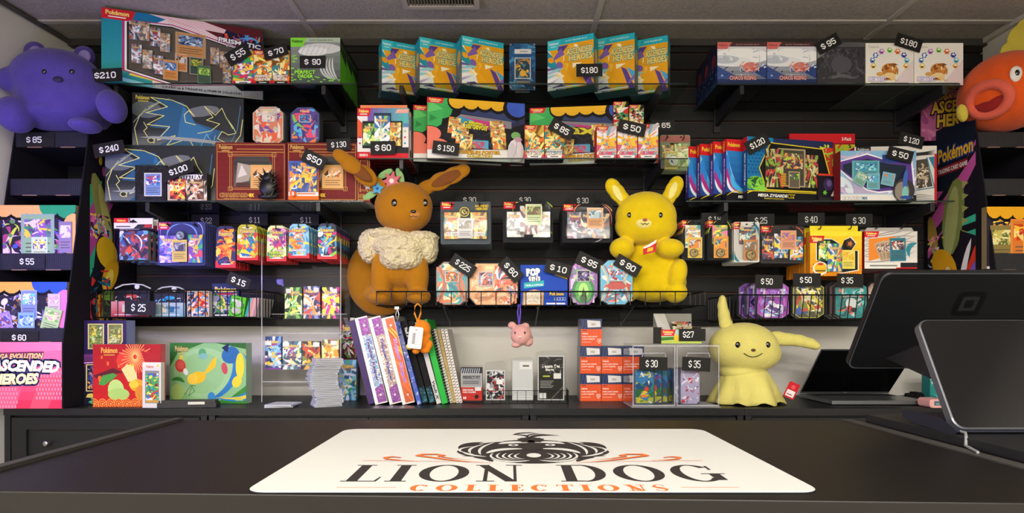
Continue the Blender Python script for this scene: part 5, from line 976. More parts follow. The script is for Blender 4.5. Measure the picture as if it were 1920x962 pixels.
# ------------------------------------------------------------------ goods hanging on pegs
def peg(px, py, label, yf=2.405, sp=0):
    Y = yf; x, z = xof(px, Y), zof(py, Y); g = G()
    for s in ((-sp, sp) if sp else (0,)):
        g.tube([(s, 2.68-Y, 0), (s, 0, 0), (s, -.006, .004), (s, -.008, .016)], .0022, '#101012')
    g.box(-max(sp, .012)-.006, 2.675-Y, -.012, max(sp, .012)+.006, 2.6795-Y, .012, '#101012')
    return tag(g.build('peg_hook', WIRE, None, (x, Y, z)), label, 'peg hook')
def sleeved(px0, px1, pyt, pyb, pal, seed, lab, title=None, n=10, Y=2.415, tcol='#ffffff', tout='#202040', pegpy=None, red='#d4212b'):
    w = (px1-px0)*Y/F; z = zof(pyb, Y); h = zof(pyt, Y)-z; g = G(); hw = w/2
    q = [(-hw*.98, 0), (hw*.98, 0), (hw, .1*h), (hw*.95, .8*h), (hw*.86, .93*h), (hw*.6, h), (-hw*.6, h), (-hw*.86, .93*h), (-hw*.95, .8*h), (-hw, .1*h)]
    g.prism(q, 0, .006, pal[0], '#3c3a3c'); A = g.front(-hw, 0, hw, h, 0); A.win(.03, .02, .97, .93)
    A.splash(.03, .08, .97, .93, pal[1:], 18, seed, .36); A.burst(.5, .5, .34*w, 9, pal[-1], .5, seed); A.burst(.48, .5, .22*w, 7, pal[-2], .5, seed+2); A.splash(.1, .3, .9, .68, pal[1:], 6, seed+4, .3); A.win()
    logo(A, .16, .76, .84, .87); A.rect(.34, .725, .66, .745, '#c8202c'); A.poly([(.4, .90), (.6, .90), (.56, .93), (.44, .93)], '#0c0c0e')
    if title:
        for i, s in enumerate(title.split('|')): A.text(s, .14, .20-.085*i, .86, .27-.085*i, tcol, .03, 0, tout, .07)
    A.rect(.0, 0, 1, .07, red); A.poly([(0, 0), (.18, 0), (.12, .13), (0, .16)], red); A.poly([(1, 0), (.82, 0), (.88, .13), (1, .16)], red); A.rect(.28, .075, .72, .1, '#e8e8e8')
    loc = (xof((px0+px1)/2, Y), Y, z)
    o = tag(g.build('sleeved_pack', GLOSS, None, loc), 'front '+lab, 'card pack')
    for k in range(1, n): dup(o, (loc[0]+random.Random(seed*50+k).uniform(-.0015, .0015), Y+.0195*k, z+random.Random(seed*70+k).uniform(-.001, .001)), label='pack hanging behind the front '+lab, group='packs behind the '+lab)
    peg((px0+px1)/2, (pegpy or pyt+6), 'peg hook through the '+lab)
sleeved(404, 442, 424, 502, ['#2a2a5c', '#e8641e', '#f2a02a', '#3c4a8c', '#c8282a', '#f6d04a', '#8a3c6c', '#f0a82a', '#e8641e'], 1, 'dark blue and orange pack, leftmost of five', n=8, Y=2.43)
sleeved(444, 484, 421, 488, ['#b8b02a', '#d4303a', '#f2c62a', '#2a6ab0', '#e8e4d8', '#3c8a3c', '#e85a2a', '#f4d83a', '#2a7ab8'], 2, 'red and yellow pack with a blue burst, second of five', n=11, Y=2.41)
sleeved(500, 537, 423, 490, ['#d8e4a0', '#c23a9c', '#7a2f8c', '#9cd84a', '#e8e4f0', '#3c8a6a', '#f0a0c8', '#8a3a9c', '#e04a4a'], 3, 'green and magenta pack, third of five', 'PERFECT|ORDER', 8, 2.43, '#d8f04a', '#1c2c10')
sleeved(541, 580, 420, 484, ['#8fc8e0', '#f2b42a', '#4aa0d0', '#e8e8e8', '#e86a2a', '#f8e04a', '#2f7ab0', '#4a8cc0', '#f4a82a'], 4, 'pale blue and yellow flower pack, fourth of five', 'CHAOS RISING', 9, 2.41)
sleeved(595, 632, 419, 486, ['#2c2c4a', '#c82a7a', '#f0c82a', '#3c9cc8', '#e8e8f0', '#1a1a28', '#8ac84a', '#2f88b8', '#5ac0e0'], 5, 'black and pink pack, fifth of five beside the brown plush', None, 11, 2.41)
def blister(px0, px1, pyt, pyb, lab, backc, packs, card, coin=None, n=10, Y=2.415, step=.0195, red=True, accents=(), wave=None, title=None, holes=(.22, .78), packtop=.78, cardbox=(.36, .18, .66, .6), thick=.016, nb=None, pegs=True, badgec='#d8202c'):
    w = (px1-px0)*Y/F; z = zof(pyb, Y); h = zof(pyt, Y)-z; t = thing('blister_pack', 'front '+lab, 'blister pack', (xof((px0+px1)/2, Y), Y, z)); hw = w/2
    g = G(); g.prism([(x-hw, zz) for x, zz in rrect(w, h, .007, 3)], 0, .002, backc, '#5c5e60'); A = g.front(-hw, 0, hw, h, 0); A.win(.015, .015, .985, .985)
    for i in range(22 if nb is None else nb):
        for j in range(22 if nb is None else nb): A.raw([(.02+i*.044, .02+j*.044), (.035+i*.044, .02+j*.044), (.035+i*.044, .034+j*.044), (.02+i*.044, .034+j*.044)], tuple(min(1, c*1.35+.004) for c in L(backc)[:3])+(1,))
    A.up()
    for (a, b, c_, d_, bu, tt, cc) in accents: A.arc(a, b, c_, d_, bu, tt, cc)
    if wave: wave(A)
    if red: badge(A, 0, .82, .27, 1, badgec)
    if title: A.text(title[0], .68, .87, .96, .93, '#e8c84a', .04, .1, '#22261c', .06); A.text(title[1], .70, .80, .94, .86, '#e8c84a', .04, .1, '#22261c', .06)
    for u in holes: A.rect(u-.05, .925, u+.05, .945, '#0b0b0c'); A.rect(u-.015, .92, u+.015, .965, '#0b0b0c')
    g.build('backing_card', MATTE, t)
    for k, (u0, v0, u1, v1, pl, sd, ttl) in enumerate(packs): minipack(t, -hw+u0*w, v0*h, (u1-u0)*w, (v1-v0)*h, pl, sd, ttl, -.001-.001*k, .005)
    if card: u0, v0, u1, v1 = cardbox; minicard(t, -hw+u0*w, v0*h, (u1-u0)*w, (v1-v0)*h, card[0], card[1], card[2], 4, -.0095)
    if coin:
        u, v, r, cc = coin; g = G(); g.disc((-hw+u*w, -.0125, v*h), r, -.010, cc[0], 22, ch=.0008); A = g.front(-hw+u*w-r, v*h-r, -hw+u*w+r, v*h+r, -.0125); A.ell(.5, .5, .4, .4, cc[1], 18); A.splash(.22, .22, .78, .78, cc, 12, 5, .3); g.build('coin', GLOSS, t)
    lo = min([p[1] for p in packs]+[.1]); film(t, -hw+.04*w, max(.02, lo-.02)*h, hw-.04*w, (packtop+.03)*h, -thick+.001, -.0002, 'clear_bubble', CLEAR, .01)
    for k in range(1, n): dup(t, (t.location.x, Y+step*k, z), label='blister pack hanging behind the '+lab, group='blister packs behind the '+lab)
    if pegs: peg((px0+px1)/2, pyt+7, 'black double peg hook holding the '+lab, Y-.018, (.56/2)*w)
    return t
SIL = ['#b8b4a8', '#e8e4da', '#6a6a6c', '#c8a04a', '#f4f0ea', '#8a3c3c', '#e0d8c8']
blister(826, 920, 378, 458, 'grey three-pack blister with a round yellow coin', '#50585c',
        [(.08, .12, .40, .74, PK['gold'], 3, 'ASCENDED|HEROES'), (.60, .12, .92, .74, PK['gold'], 4, 'ASCENDED|HEROES'), (.34, .14, .66, .6, PK['silver'], 5, None)],
        ('#d8d6d0', ['#7a6a4c', '#c8c8c0', '#4c4a3c'], '#cfcdc8'), (.48, .745, .0205, ['#c9b44a', '#26241c', '#e8d87a']), title=('ASCENDED', 'HEROES'), cardbox=(.34, .13, .65, .6), packtop=.76)
blister(943, 1037, 377.5, 455, 'white pack blister with a green picture card', '#26282a',
        [(.08, .13, .42, .74, ['#d8d4ca', '#ffffff', '#8c8a88', '#e8e4dc', '#6a6c70', '#b8b4ac', '#f0f0ec'], 3, None), (.60, .13, .94, .74, ['#d8d4ca', '#ffffff', '#8c8a88', '#e8e4dc', '#c88a9c', '#b8b4ac', '#f0f0ec'], 5, None), (.34, .19, .68, .88, ['#7a4a4c', '#e8e8e0', '#3c3a3c', '#c8c4bc', '#b86a5c', '#2a2a2c', '#f0ece4'], 6, None)],
        ('#e8e4b8', ['#7a6248', '#b8c87a', '#4c6a3c', '#a8884c'], '#c8dca0'), None, accents=((.2, .72, .42, 1.0, .02, .004, '#b8d83a'), (.85, 1.0, 1.0, .5, .02, .004, '#b8d83a'), (.9, .55, 1, .2, -.01, .004, '#98c83a')), cardbox=(.45, .42, .78, .92), nb=0, packtop=.92)
blister(1055, 1149, 382, 455, 'dark blister with an orange card, beside the yellow plush', '#222326',
        [(.09, .10, .40, .78, ['#4c4a5c', '#b8a0b8', '#2a2c3c', '#8a4a5c', '#c8c4cc', '#6a8aa0', '#d0b0d0'], 3, None), (.60, .10, .93, .74, ['#4c4a48', '#b8a07a', '#2a2c2c', '#8a4a3c', '#c8c4bc', '#6a6a80', '#d0c0a0'], 5, None), (.36, .12, .68, .78, ['#3c3a40', '#d87a4a', '#8a8aa0', '#2c2c30', '#c8b88a', '#6a5a8c', '#e8d8c0'], 6, None)],
        ('#e8b48a', ['#b8ccd0', '#5c7a8c', '#e8e8e0'], '#d99a5c'), None, accents=((.22, .7, .5, 1.0, .02, .0035, '#e88a5a'), (.8, 1.0, 1.0, .5, .02, .0035, '#e8a05a'), (.75, 1.0, .96, .45, .02, .0035, '#d86a5a'), (.9, .3, .6, 0, .01, .0035, '#b8b8c0')), cardbox=(.48, .36, .80, .88), nb=0, packtop=.88)
blister(296, 385, 416, 498, 'purple glowing-ring blister with a yellow card, left hanging row', '#3c3f78',
        [(.05, .06, .46, .68, ['#7a5fc0', '#c8a8f0', '#4a3c9c', '#e8d8ff', '#8a6ad8', '#5a8ae0', '#e0c8ff'], 3, None), (.66, .06, .96, .70, PK['multi'], 5, None)],
        ('#e8d070', ['#4c4c60', '#8a8aa0', '#c8c8d0'], '#d8b858'), (.5, .68, .019, ['#3c4250', '#8c98a8', '#c8d0d8']), n=8, accents=((.25, .3, .8, .3, -.0, .0, '#000000'), (.22, .5, .5, .96, .03, .006, '#7a9af0'), (.5, .96, .8, .5, .03, .006, '#7a9af0'), (.1, .5, .5, 1.0, .05, .003, '#a86af0'), (.5, 1, .9, .5, .05, .003, '#a8b8f0')), cardbox=(.33, .08, .64, .58), nb=0, packtop=.7, badgec='#c82a5c')
GC = ['#5c4a26', '#a8905a', '#2c2416', '#c8b080']
blister(1278, 1321, 412, 488, 'narrow blister with fanned cards and gold coin', '#2a2c2e', [(.14, .30, .80, .86, ['#c8c4b8', '#3c9ca0', '#e8c84a', '#f0f0e8', '#d8883a', '#8a8a8c', '#ffffff'], 3, None)], ('#e8cf6a', ['#e8903a', '#c8d8e8', '#8a4a2c'], '#e0b84a'), (.50, .17, .0175, GC), n=8, accents=((.0, .6, .4, .98, .01, .003, '#e8b83a'),), cardbox=(.24, .05, .86, .56), nb=0, packtop=.86, holes=(.5,))
blister(1327, 1371, 412, 488, 'narrow blister with yellow pack and orange card', '#222426', [(.18, .4, .82, .86, ['#b8b04a', '#e86ab0', '#f0e84a', '#4a8a5c', '#f4f0e8', '#8a3c7c', '#f8f04a'], 4, None)], ('#e8a23a', ['#f0902a', '#2a7a9c', '#e8d04a'], '#e0943a'), (.50, .17, .018, GC), n=8, accents=((.0, .6, .4, .98, .01, .003, '#d8e03a'), (.8, .98, 1, .5, .01, .003, '#d8e03a')), cardbox=(.22, .05, .84, .58), nb=0, packtop=.86, holes=(.5,))
blister(1376, 1424, 416, 492, 'white and teal narrow blister with brown card', '#d8d4cc', [(.2, .45, .84, .86, ['#2c4a5c', '#4a8a9c', '#8a3c2c', '#c8b87a', '#1c2c3c', '#e8e0c8', '#6ab0c8'], 5, None)], ('#c98a4a', ['#8a6a4c', '#d8d0c0', '#5c7a8c'], '#c08044'), (.62, .17, .0205, GC), n=8, accents=((.7, 1.0, 1, .6, .01, .01, '#2f7f98'), (0, .3, .25, .0, -.01, .012, '#2f8a94')), cardbox=(.34, .06, .9, .55), nb=0, packtop=.86, holes=(.5,))
blister(1426, 1507, 423, 494, 'wide dark blister with a salmon card', '#3c3838', [(.02, .10, .30, .72, PK['dark'], 3, None), (.30, .14, .62, .78, ['#3c4a7c', '#e8c83a', '#5ab0d8', '#e8e8e8', '#2a6ab0', '#f0883a', '#f8e04a'], 6, 'CHAOS RISING'), (.66, .08, .96, .70, ['#2c5a7c', '#e8705a', '#5ab0c8', '#e8e8e8', '#8a4a6c', '#f0c83a', '#f8a04a'], 7, None)], ('#e8b090', ['#d88a7a', '#8a6ac0', '#e8c84a'], '#e09a7a'), None, n=8, accents=((.1, .7, .5, 1, .02, .003, '#e8a83a'), (.75, 1, 1, .5, .02, .004, '#e8703a')), cardbox=(.44, .36, .80, .86), nb=0, packtop=.86, holes=(.22, .7))
def yel(A):
    A.grad(0, 0, 1, 1, '#ee8a1c', '#f6d92a', 8); A.rect(0, .9, 1, 1, '#f6e43a')
    P = [(.13, .74), (.13, .36), (.28, .30), (.42, .14), (.62, .08), (.92, .14), (.92, .56), (.80, .58), (.88, .72), (.78, .86), (.66, .80), (.62, .68), (.42, .82), (.2, .82)]
    A.poly([((x-.5)*1.05+.5, (y-.47)*1.05+.47) for x, y in P], '#f2efe2'); A.poly(P, '#1c1c18')
    badge(A, 0, .74, .28, .9); A.ell(.2, .17, .15, .15, '#f2efe2'); A.ell(.2, .18, .12, .12, '#f2c02a'); A.rect(.1, .10, .3, .135, '#7a5a1c'); A.ell(.2, .27, .06, .03, '#c8402a')
    for k in range(10): a = 2*PI*k/10; A.ell(.2+.17*math.cos(a), .17+.16*math.sin(a), .012, .012, '#26200c', 6)
    A.text('Pokémon', .06, .78, .22, .86, '#f6e27a', .04)
    for k in range(7): A.circ(.65+.045*k, .05, .003, '#4a2c14', 6)
def yel_parts(t, x0, w, h):
    minipack(t, x0+.15*w, .34*h, .22*w, .44*h, PK['green'], 5, None, -.001); minipack(t, x0+.32*w, .1*h, .28*w, .62*h, ['#3c6ab0', '#e8c83a', '#6ac84a', '#e8e8e8', '#e8603a', '#2a3c7c', '#f8e04a'], 6, None, -.003)
    minicard(t, x0+.6*w, .16*h, .26*w, .42*h, '#f0dc6a', ['#e8c83a', '#f0a82a', '#e8e0a0', '#b8902a'], '#ecd85a', 4, -.002); g = G(); g.disc((x0+.765*w, -.003, .72*h), .0185, 0, '#3a2c22', 24, ch=.0006); A = g.front(x0+.765*w-.018, .72*h-.018, x0+.765*w+.018, .72*h+.018, -.003); A.burst(.5, .5, .013, 5, '#c8743c', .5, 3); g.build('coin', GLOSS, t)
    g = G(); g.box(x0+.0*w, .003, h-.004, x0+.93*w, .005, h+.022, '#f0dc2a'); g.build('hang_tab', PRINT, t)
t = carton('hanging_box', 'bright yellow and orange boxed pack set with cut-out window, right hanging row', 'card box', 1519, 1616, 434, 2.40, zof(518, 2.40), .035, yel, '#f0c82a', '#e8902a', '#c86a1c', parts=yel_parts)
for k in range(4): dup(t, (t.location.x-.002, 2.40+.042*(k+1), t.location.z), label='yellow boxed pack set hanging behind the front yellow one', group='yellow boxes behind the front one')
peg(1566, 429, 'black double peg hook carrying the yellow boxes', 2.39, .06)
def wht(A):
    A.rect(0, 0, 1, 1, '#dcd8d2')
    for k in range(12): A.arc(-.1, .2+.07*k, 1.0, .5+.07*k, .02*(1 if k % 2 else -1), .004, '#9a9490')
    A.poly([(.08, .2), (.08, .8), (.55, .86), (.8, .7), (.6, .4)], '#ee8c34'); A.poly([(.55, .2), (1, .3), (1, .1), (.6, .1)], '#e8e4de'); A.arc(.85, .3, 1, .7, .02, .02, '#2f8a9c'); badge(A, 0, .84, .28, 1); A.rect(0, 0, 1, .16, '#eceae4'); A.text('RHYPERIOR BATTLE DECK', .1, .06, .6, .1, '#3c3a38', .02) if 0 else A.rect(.1, .06, .62, .1, '#8a8884'); A.rect(.68, 0, 1, .16, '#26262a'); A.text('00/0', .76, .05, .94, .13, '#6a6a6c', .03) if 0 else None; A.rect(.6, 0, 1, .03, '#d6202a')
def wht_parts(t, x0, w, h):
    minicard(t, x0+.48*w, .2*h, .3*w, .62*h, '#3c7f98', ['#6a6a70', '#d8c8b8', '#b84a3c', '#2c3c4c', '#e8e8e8'], '#2c7488', 5, -.002, -.03, n=20)
    for k in range(3): minicard(t, x0+(.30+.05*k)*w, .24*h, .2*w, .5*h, '#c8b8a0', ['#8a6a5c', '#e8d8c8', '#4a5c8c'], '#b89c7c', 6+k, -.0005-.0004*k, -.35+.12*k)
    g = G(); g.prism([(x0+a*w, b*h) for a, b in ((.0, .99), (.95, .99), (.9, 1.1), (.06, 1.1))], .003, .005, '#b0aca6'); g.build('hang_tab', PRINT, t)
t = carton('hanging_box', 'white and orange swoosh boxed deck with a teal card, rightmost in the right hanging row', 'card box', 1621, 1720, 434, 2.40, zof(504, 2.40), .035, wht, '#dcd8d2', '#a81c26', '#7c1a20', parts=wht_parts)
for k in range(4): dup(t, (t.location.x, 2.40+.042*(k+1), t.location.z), label='boxed deck hanging behind the white and orange one', group='boxed decks behind the white and orange one')
peg(1668, 428, 'black double peg hook carrying the white and orange boxed decks', 2.39, .05)
# green clamshell by the bracket
blister(1238, 1294, 253, 320, 'green clamshell blister with a round white coin', '#8a9c78', [(.04, .04, .44, .70, ['#8c7c4a', '#c8b86a', '#4c5a3c', '#e8d8a0', '#a8442c', '#6a8a5a', '#e8e0b8'], 3, None), (.46, .1, .94, .74, ['#8ab05c', '#c8dca0', '#b8a88a', '#e8f0c8', '#6a9a4a', '#d8c8a0', '#e8f4c8'], 4, None)], ('#d8c86a', ['#8aa05c', '#d8d8c0'], '#c8b860'), (.42, .25, .020, ['#f2f2ee', '#f4f4f0', '#2c2c2c']), n=4, Y=2.52, wave=lambda A: (A.rect(0, .8, 1, 1, '#a86a62'), A.poly([(.3, .78), (.62, .78), (.46, .60)], '#6a3018')), red=False, cardbox=(.12, .02, .56, .52), nb=0, holes=(.25, .7))
# deck sleeve pouches
def pouch(px0, px1, pyt, pyb, Y, lab, dz=0):
    w = (px1-px0)*Y/F; z = zof(pyb, Y); h = zof(pyt, Y)-z; t = thing('sleeve_pouch', lab, 'pouch of card sleeves', (xof((px0+px1)/2, Y), Y, z)); hw = w/2
    g = G(); g.box(-hw*.96, 0, .77*h, hw*.96, .004, h, '#e4e0dc'); A = g.front(-hw*.96, .77*h, hw*.96, h); A.rect(0, .55, .38, 1, '#d02028'); A.text('Pokémon', .08, .66, .3, .88, '#f2d84a', .04); A.poly([(.36, .55), (.62, .55), (.5, .88)], '#141414'); A.rect(.06, .14, .42, .24, '#3c3a3a'); A.poly([(.5, .0), (.98, .0), (.98, .42), (.62, .4)], '#242426'); A.poly([(.76, .1), (.96, .1), (.96, .4), (.8, .4)], '#b82a34'); g.build('header_card', GLOSS, t)
    g = G(); g.box(-hw*.68, 0, .08*h, hw*.72, .02, .72*h, '#b8464a', side='#8a8c90'); A = g.front(-hw*.68, .08*h, hw*.72, .72*h); A.grad(0, 0, 1, 1, '#5c4a8c', '#c8544a', 5); A.splash(0, 0, 1, 1, ['#6ab0d8', '#d8564a', '#2c2434', '#e8e4e8', '#8a3c3c', '#3c5ca0'], 34, 3, .3); A.poly([(.2, .3), (.36, .5), (.46, .3), (.34, .2)], '#e8542c'); A.arc(.5, .9, .7, .3, .02, .006, '#f4f0f0'); g.build('sleeve_stack', GLOSS, t)
    g = G(); g.prism([(-hw, .02*h), (hw*.9, 0), (hw, .05*h), (hw*.96, .76*h), (-hw*.96, .76*h)], -.006, .0235, '#ffffff', ch=.008); g.build('clear_bag', CLEAR, t); return t
p0 = pouch(212, 288, 409, 494, 2.42, 'front clear pouch of card sleeves with white and red header, far left')
for k in range(3): dup(p0, (p0.location.x+.003*k, 2.42+.035*(k+1), p0.location.z-.004*k), label='clear pouch of card sleeves hanging behind the front pouch at the far left', group='sleeve pouches behind the front one')
peg(245, 416, 'black wire peg hook through the pouches of card sleeves', 2.405)
# ------------------------------------------------------------------ centre basket: tins and snack box
BZ = 1.2505
def x_extra(cols):
    def f(A):
        for s in (-1, 1):
            for k, c in enumerate(cols): A.line([(.5+s*(.46-.055*k), .86), (.5+s*(.27-.045*k), .60), (.5+s*(.27-.045*k), .42), (.5+s*(.46-.055*k), .1)], .006, c)
    return f
otin('card_tin', 'teal and rust eight-sided tin in the wire basket beside the brown plush', 817, 878, 490, 2.42, BZ, .05, '#2f8a94', ['#c86a3c', '#3c9c9c', '#e8d8b0', '#1f6a78', '#e8a05c', '#2c7c88'], 3, '#4a5458', (.28, .52, .72, .78), x_extra(['#b8603c', '#7a5a50', '#b8604a']))
def kor(A): A.win(.02, .04, .98, .96); A.splash(.52, .05, .98, .95, ['#c8402c', '#8a8aa8', '#e8d8d0', '#5c3c5c', '#d86a3c', '#3c3a48'], 50, 4, .2); [A.arc(.62, .58, .62+.34*math.cos(a), .6+.34*math.sin(a), .01, .009, c) for a, c in ((1.6, '#e8e0d8'), (1.2, '#3c4a8c'), (.8, '#f0ece8'), (.4, '#c8302c'), (0, '#2c2c40'), (-.4, '#c86a4a'))]; A.win()
otin('card_tin', 'wide pale orange tin with red and white plumes in the wire basket', 879, 972, 493, 2.42, BZ, .05, '#d8a070', ['#c88a5a', '#e8c09a', '#b87a50', '#d8b08a'], 9, '#4a5458', (.18, .44, .5, .80), kor, ch=.14, chz=.18, winpal=['#c87a6a', '#8a9cc8', '#e8d8d0', '#5c3c5c'])
def pop(A):
    A.rect(0, 0, 1, 1, '#1548b8'); A.text('POP', .12, .72, .42, .92, '#ffffff', .10, 0, '#1a2c6c', .05, .05); A.text('tarts', .17, .60, .42, .75, '#ffffff', .10, 0, '#1a2c6c', .05, .05)
    A.poly([(.07, .42), (.5, .48), (.5, .62), (.07, .56)], '#35b3b8'); A.text('VANILLA CUPCAKE', .1, .48, .48, .53, '#e8f8f8', .04, 0, None, 0, .05); A.poly([(.04, .0), (.48, .0), (.5, .34), (.3, .40), (.06, .33)], '#d8a468'); A.poly([(.08, .04), (.42, .04), (.46, .33), (.28, .37), (.1, .3)], '#efe2cc'); R = random.Random(2)
    for i in range(40): u, v = R.uniform(.1, .44), R.uniform(.05, .32); A.rect(u, v, u+.015, v+.012, R.choice(['#3c2c50', '#c86a4a', '#4a8a9c', '#8a5a2c']))
    A.poly([(.72, .75), (1, .64), (1, .80), (.75, .86)], '#f2c21e'); A.rect(.55, .03, .95, .07, '#e8ecf8'); A.rect(.72, .13, .96, .2, '#c8d4f0'); [A.rect(.73+.06*k, .14, .775+.06*k, .19, '#1548b8') for k in range(4)]; A.text('Pokémon', .62, .25, .92, .33, '#f0c82a', .04, 0, '#16307c', .06)
carton('snack_box', 'bright blue snack box lettered POP TARTS standing in the middle wire basket', 'snack box', 976, 1064, 497, 2.42, BZ, .05, pop, '#1548b8', '#123c98')
def grn(A):
    A.win(.06, .04, .94, .96); A.ell(.5, .34, .4, .3, '#1f6a3c', 20); A.ell(.5, .32, .3, .24, '#4aa04a', 18); A.ell(.5, .30, .18, .2, '#9cd06a', 16); A.ell(.5, .16, .14, .08, '#2c5c34'); A.arc(.1, .55, .9, .55, .02, .012, '#a8d88a'); A.arc(.12, .6, .88, .6, .022, .004, '#e8e4ec'); A.poly([(.5, .42), (.42, .2), (.58, .2)], '#2c5c34'); A.win()
otin('card_tin', 'green and purple rounded tin in the wire basket left of the tag 90', 1067, 1121, 488, 2.40, BZ, .05, '#6c4a8c', ['#b86ac0', '#7a5a9c', '#8a8a98', '#4a8a5c', '#c8a8d8'], 4, '#4a5458', (.26, .52, .74, .78), grn, ch=.3, chz=.2, winpal=['#2c2440', '#8a7ab8', '#c8c0d8', '#5c4a8c'])
otin('card_tin', 'light blue and dark red eight-sided tin in the wire basket beside the yellow plush', 1125, 1187, 487, 2.372, BZ, .04, '#4a9cc0', ['#7ac0d8', '#a83a34', '#3c7c9c', '#c86a5c', '#d8d0c8', '#2f6a8c'], 7, '#4a5458', (.28, .52, .74, .80), lambda A: (x_extra(['#b8a87c', '#4aa8c8', '#a83a3c'])(A), A.ell(.5, .42, .3, .08, '#a8342c'), A.arc(.25, .46, .75, .46, .012, .01, '#8c2420')), winpal=['#5ab0d8', '#c83c34', '#e8f0f4', '#a82c2c'])
# ------------------------------------------------------------------ left basket
LZ = 1.2065
carton('card_box', 'narrow yellow and green box at the left end of the left wire basket', 'card box', 188, 212, 545, 2.45, LZ, .04, lambda A: (A.rect(0, 0, 1, 1, '#161c16'), A.rect(0, 0, .16, 1, '#c8a82a'), A.rect(.16, .62, 1, .92, '#4a6a1c'), A.splash(.16, .0, 1, 1, ['#1c2c1a', '#3c5a1c', '#2a1c30'], 14, 3, .3)), '#c8a82a', '#b8981c')
def vinyl(px0, px1, pyt, Y, col, lower, lab, seed):
    w = (px1-px0)*Y/F; h = zof(pyt, Y)-LZ; t = thing('clear_pouch', lab, 'clear pouch', (xof((px0+px1)/2, Y), Y, LZ+EPS)); hw = w/2
    g = G(); g.box(-hw*.9, .012, .45*h, hw*.9, .04, .8*h, '#1c1c20'); g.sph((0, .03, .62*h), (hw*.75, .02, h*.16), col); A = g.front(-hw*.9, .45*h, hw*.9, .62*h, .009); A.splash(0, 0, 1, 1, [col, '#e8e8e8', '#2c2c3c'], 10, seed, .4); g.build('bag_inside', GLOSS, t, smooth=False)
    g = G(); g.box(-hw*.97, .0, .0, hw*.97, .008, .46*h, lower[0]); A = g.front(-hw*.97, 0, hw*.97, .46*h); A.grad(0, 0, 1, 1, lower[0], lower[1], 5); A.rect(.3, .3, .45, .8, '#e8e0c8'); A.rect(.55, .3, .68, .7, lower[2]); A.text('Pokémon', .3, .55, .85, .8, lower[2], .03); A.rect(.1, .1, .85, .16, '#e8e8e8'); g.build('insert_card', PRINT, t)
    g = G(); q = [(-hw, 0), (hw, 0), (hw, h*.8), (hw*.8, h*.96), (hw*.3, h), (-hw*.3, h), (-hw*.8, h*.96), (-hw, h*.8)]; g.prism(q, -.004, .05, '#fff', ch=.006); g.build('clear_shell', CLEAR, t)
    g = G(); g.tube([(-hw*.9, .02, h*.86), (-hw*.5, .02, h*.97), (0, .02, h*1.0), (hw*.5, .02, h*.97), (hw*.9, .02, h*.86)], .003, '#d0d0d0'); g.disc((hw*.4, -.006, h*.9), .01, -.004, '#c8c8c8', 12); g.build('zip', GLOSS, t)
vinyl(206, 281, 532, 2.43, '#c8402c', ('#c8384a', '#e8a0a8', '#f0d0d0'), 'clear zip pouch with a red bag inside, in the left wire basket', 3)
vinyl(283, 347, 537, 2.43, '#2a9cd8', ('#7ab0c8', '#b8c8d0', '#2c6a9c'), 'clear zip pouch with a blue bag inside, in the left wire basket', 4)
carton('card_box', 'red and blue swirl card box standing in the left wire basket', 'card box', 351, 392, 546, 2.43, LZ, .03, lambda A: (A.rect(0, 0, 1, 1, '#8c2c2c'), A.splash(0, 0, 1, 1, ['#c8302c', '#e8702c', '#5ca8d8', '#2c4a7c', '#e8d8d0', '#f0a04a', '#2c1c24'], 60, 5, .28), A.frame(0, 0, 1, 1, .003, '#c8c4c0')), '#8c2c2c', '#c8c4c0')
carton('card_box', 'dark blue card box with green head piece in the left wire basket', 'card box', 398, 448, 532, 2.46, LZ, .03, lambda A: (A.rect(0, 0, 1, 1, '#1c2c5c'), A.splash(0, .1, 1, .7, ['#2c5ca8', '#8a8ab0', '#e8d83a', '#3c8a4a', '#c8c0c8'], 30, 5, .28), logo(A, .1, .74, .9, .9), A.rect(.2, .66, .8, .71, '#c82a5c'), A.rect(0, 0, 1, .1, '#141420'), A.rect(.1, .03, .8, .07, '#e8e8e8')), '#1c2c5c')
def leafnote(A):
    A.rect(0, 0, 1, 1, '#5fc82a'); R = random.Random(3)
    for i in range(34): a = R.uniform(0, 6.28); A.ell(.5+.42*math.cos(a), .48+.42*math.sin(a), .05, .05, '#2c6a1a', 7, a)
    A.ell(.56, .64, .2, .18, '#c8c8c0'); A.ell(.34, .3, .2, .16, '#c8c8c0'); A.ell(.6, .3, .14, .14, '#b8b8b0'); A.rect(.08, .72, .42, .84, '#e0e4dc')
nb = carton('deck_folder', 'bright green folder with grey leaf shapes leaning in the left wire basket', 'folder', 428, 456, 556, 2.425, LZ, .03, leafnote, '#5fc82a', '#4aa81f', rot=0); nb.rotation_euler = (0, math.radians(9), 0)
for i, (px, c, l) in enumerate(((461, '#2aa8a0', 'teal'), (466, '#c8948c', 'leftmost pink'), (471, '#d8a8a0', 'middle pink'), (476, '#b8848c', 'rightmost pink'))):
    g = G(); g.box(-.005, 0, 0, .005, .15, .078, c, side='#e0d8d4', top='#e0d8d4'); tag(g.build('deck_folder', GLOSS, None, (xof(px, 2.43), 2.43, LZ+EPS), (0, math.radians(14), 0)), l+' thin folder leaning in the left wire basket, spine outward', 'folder')
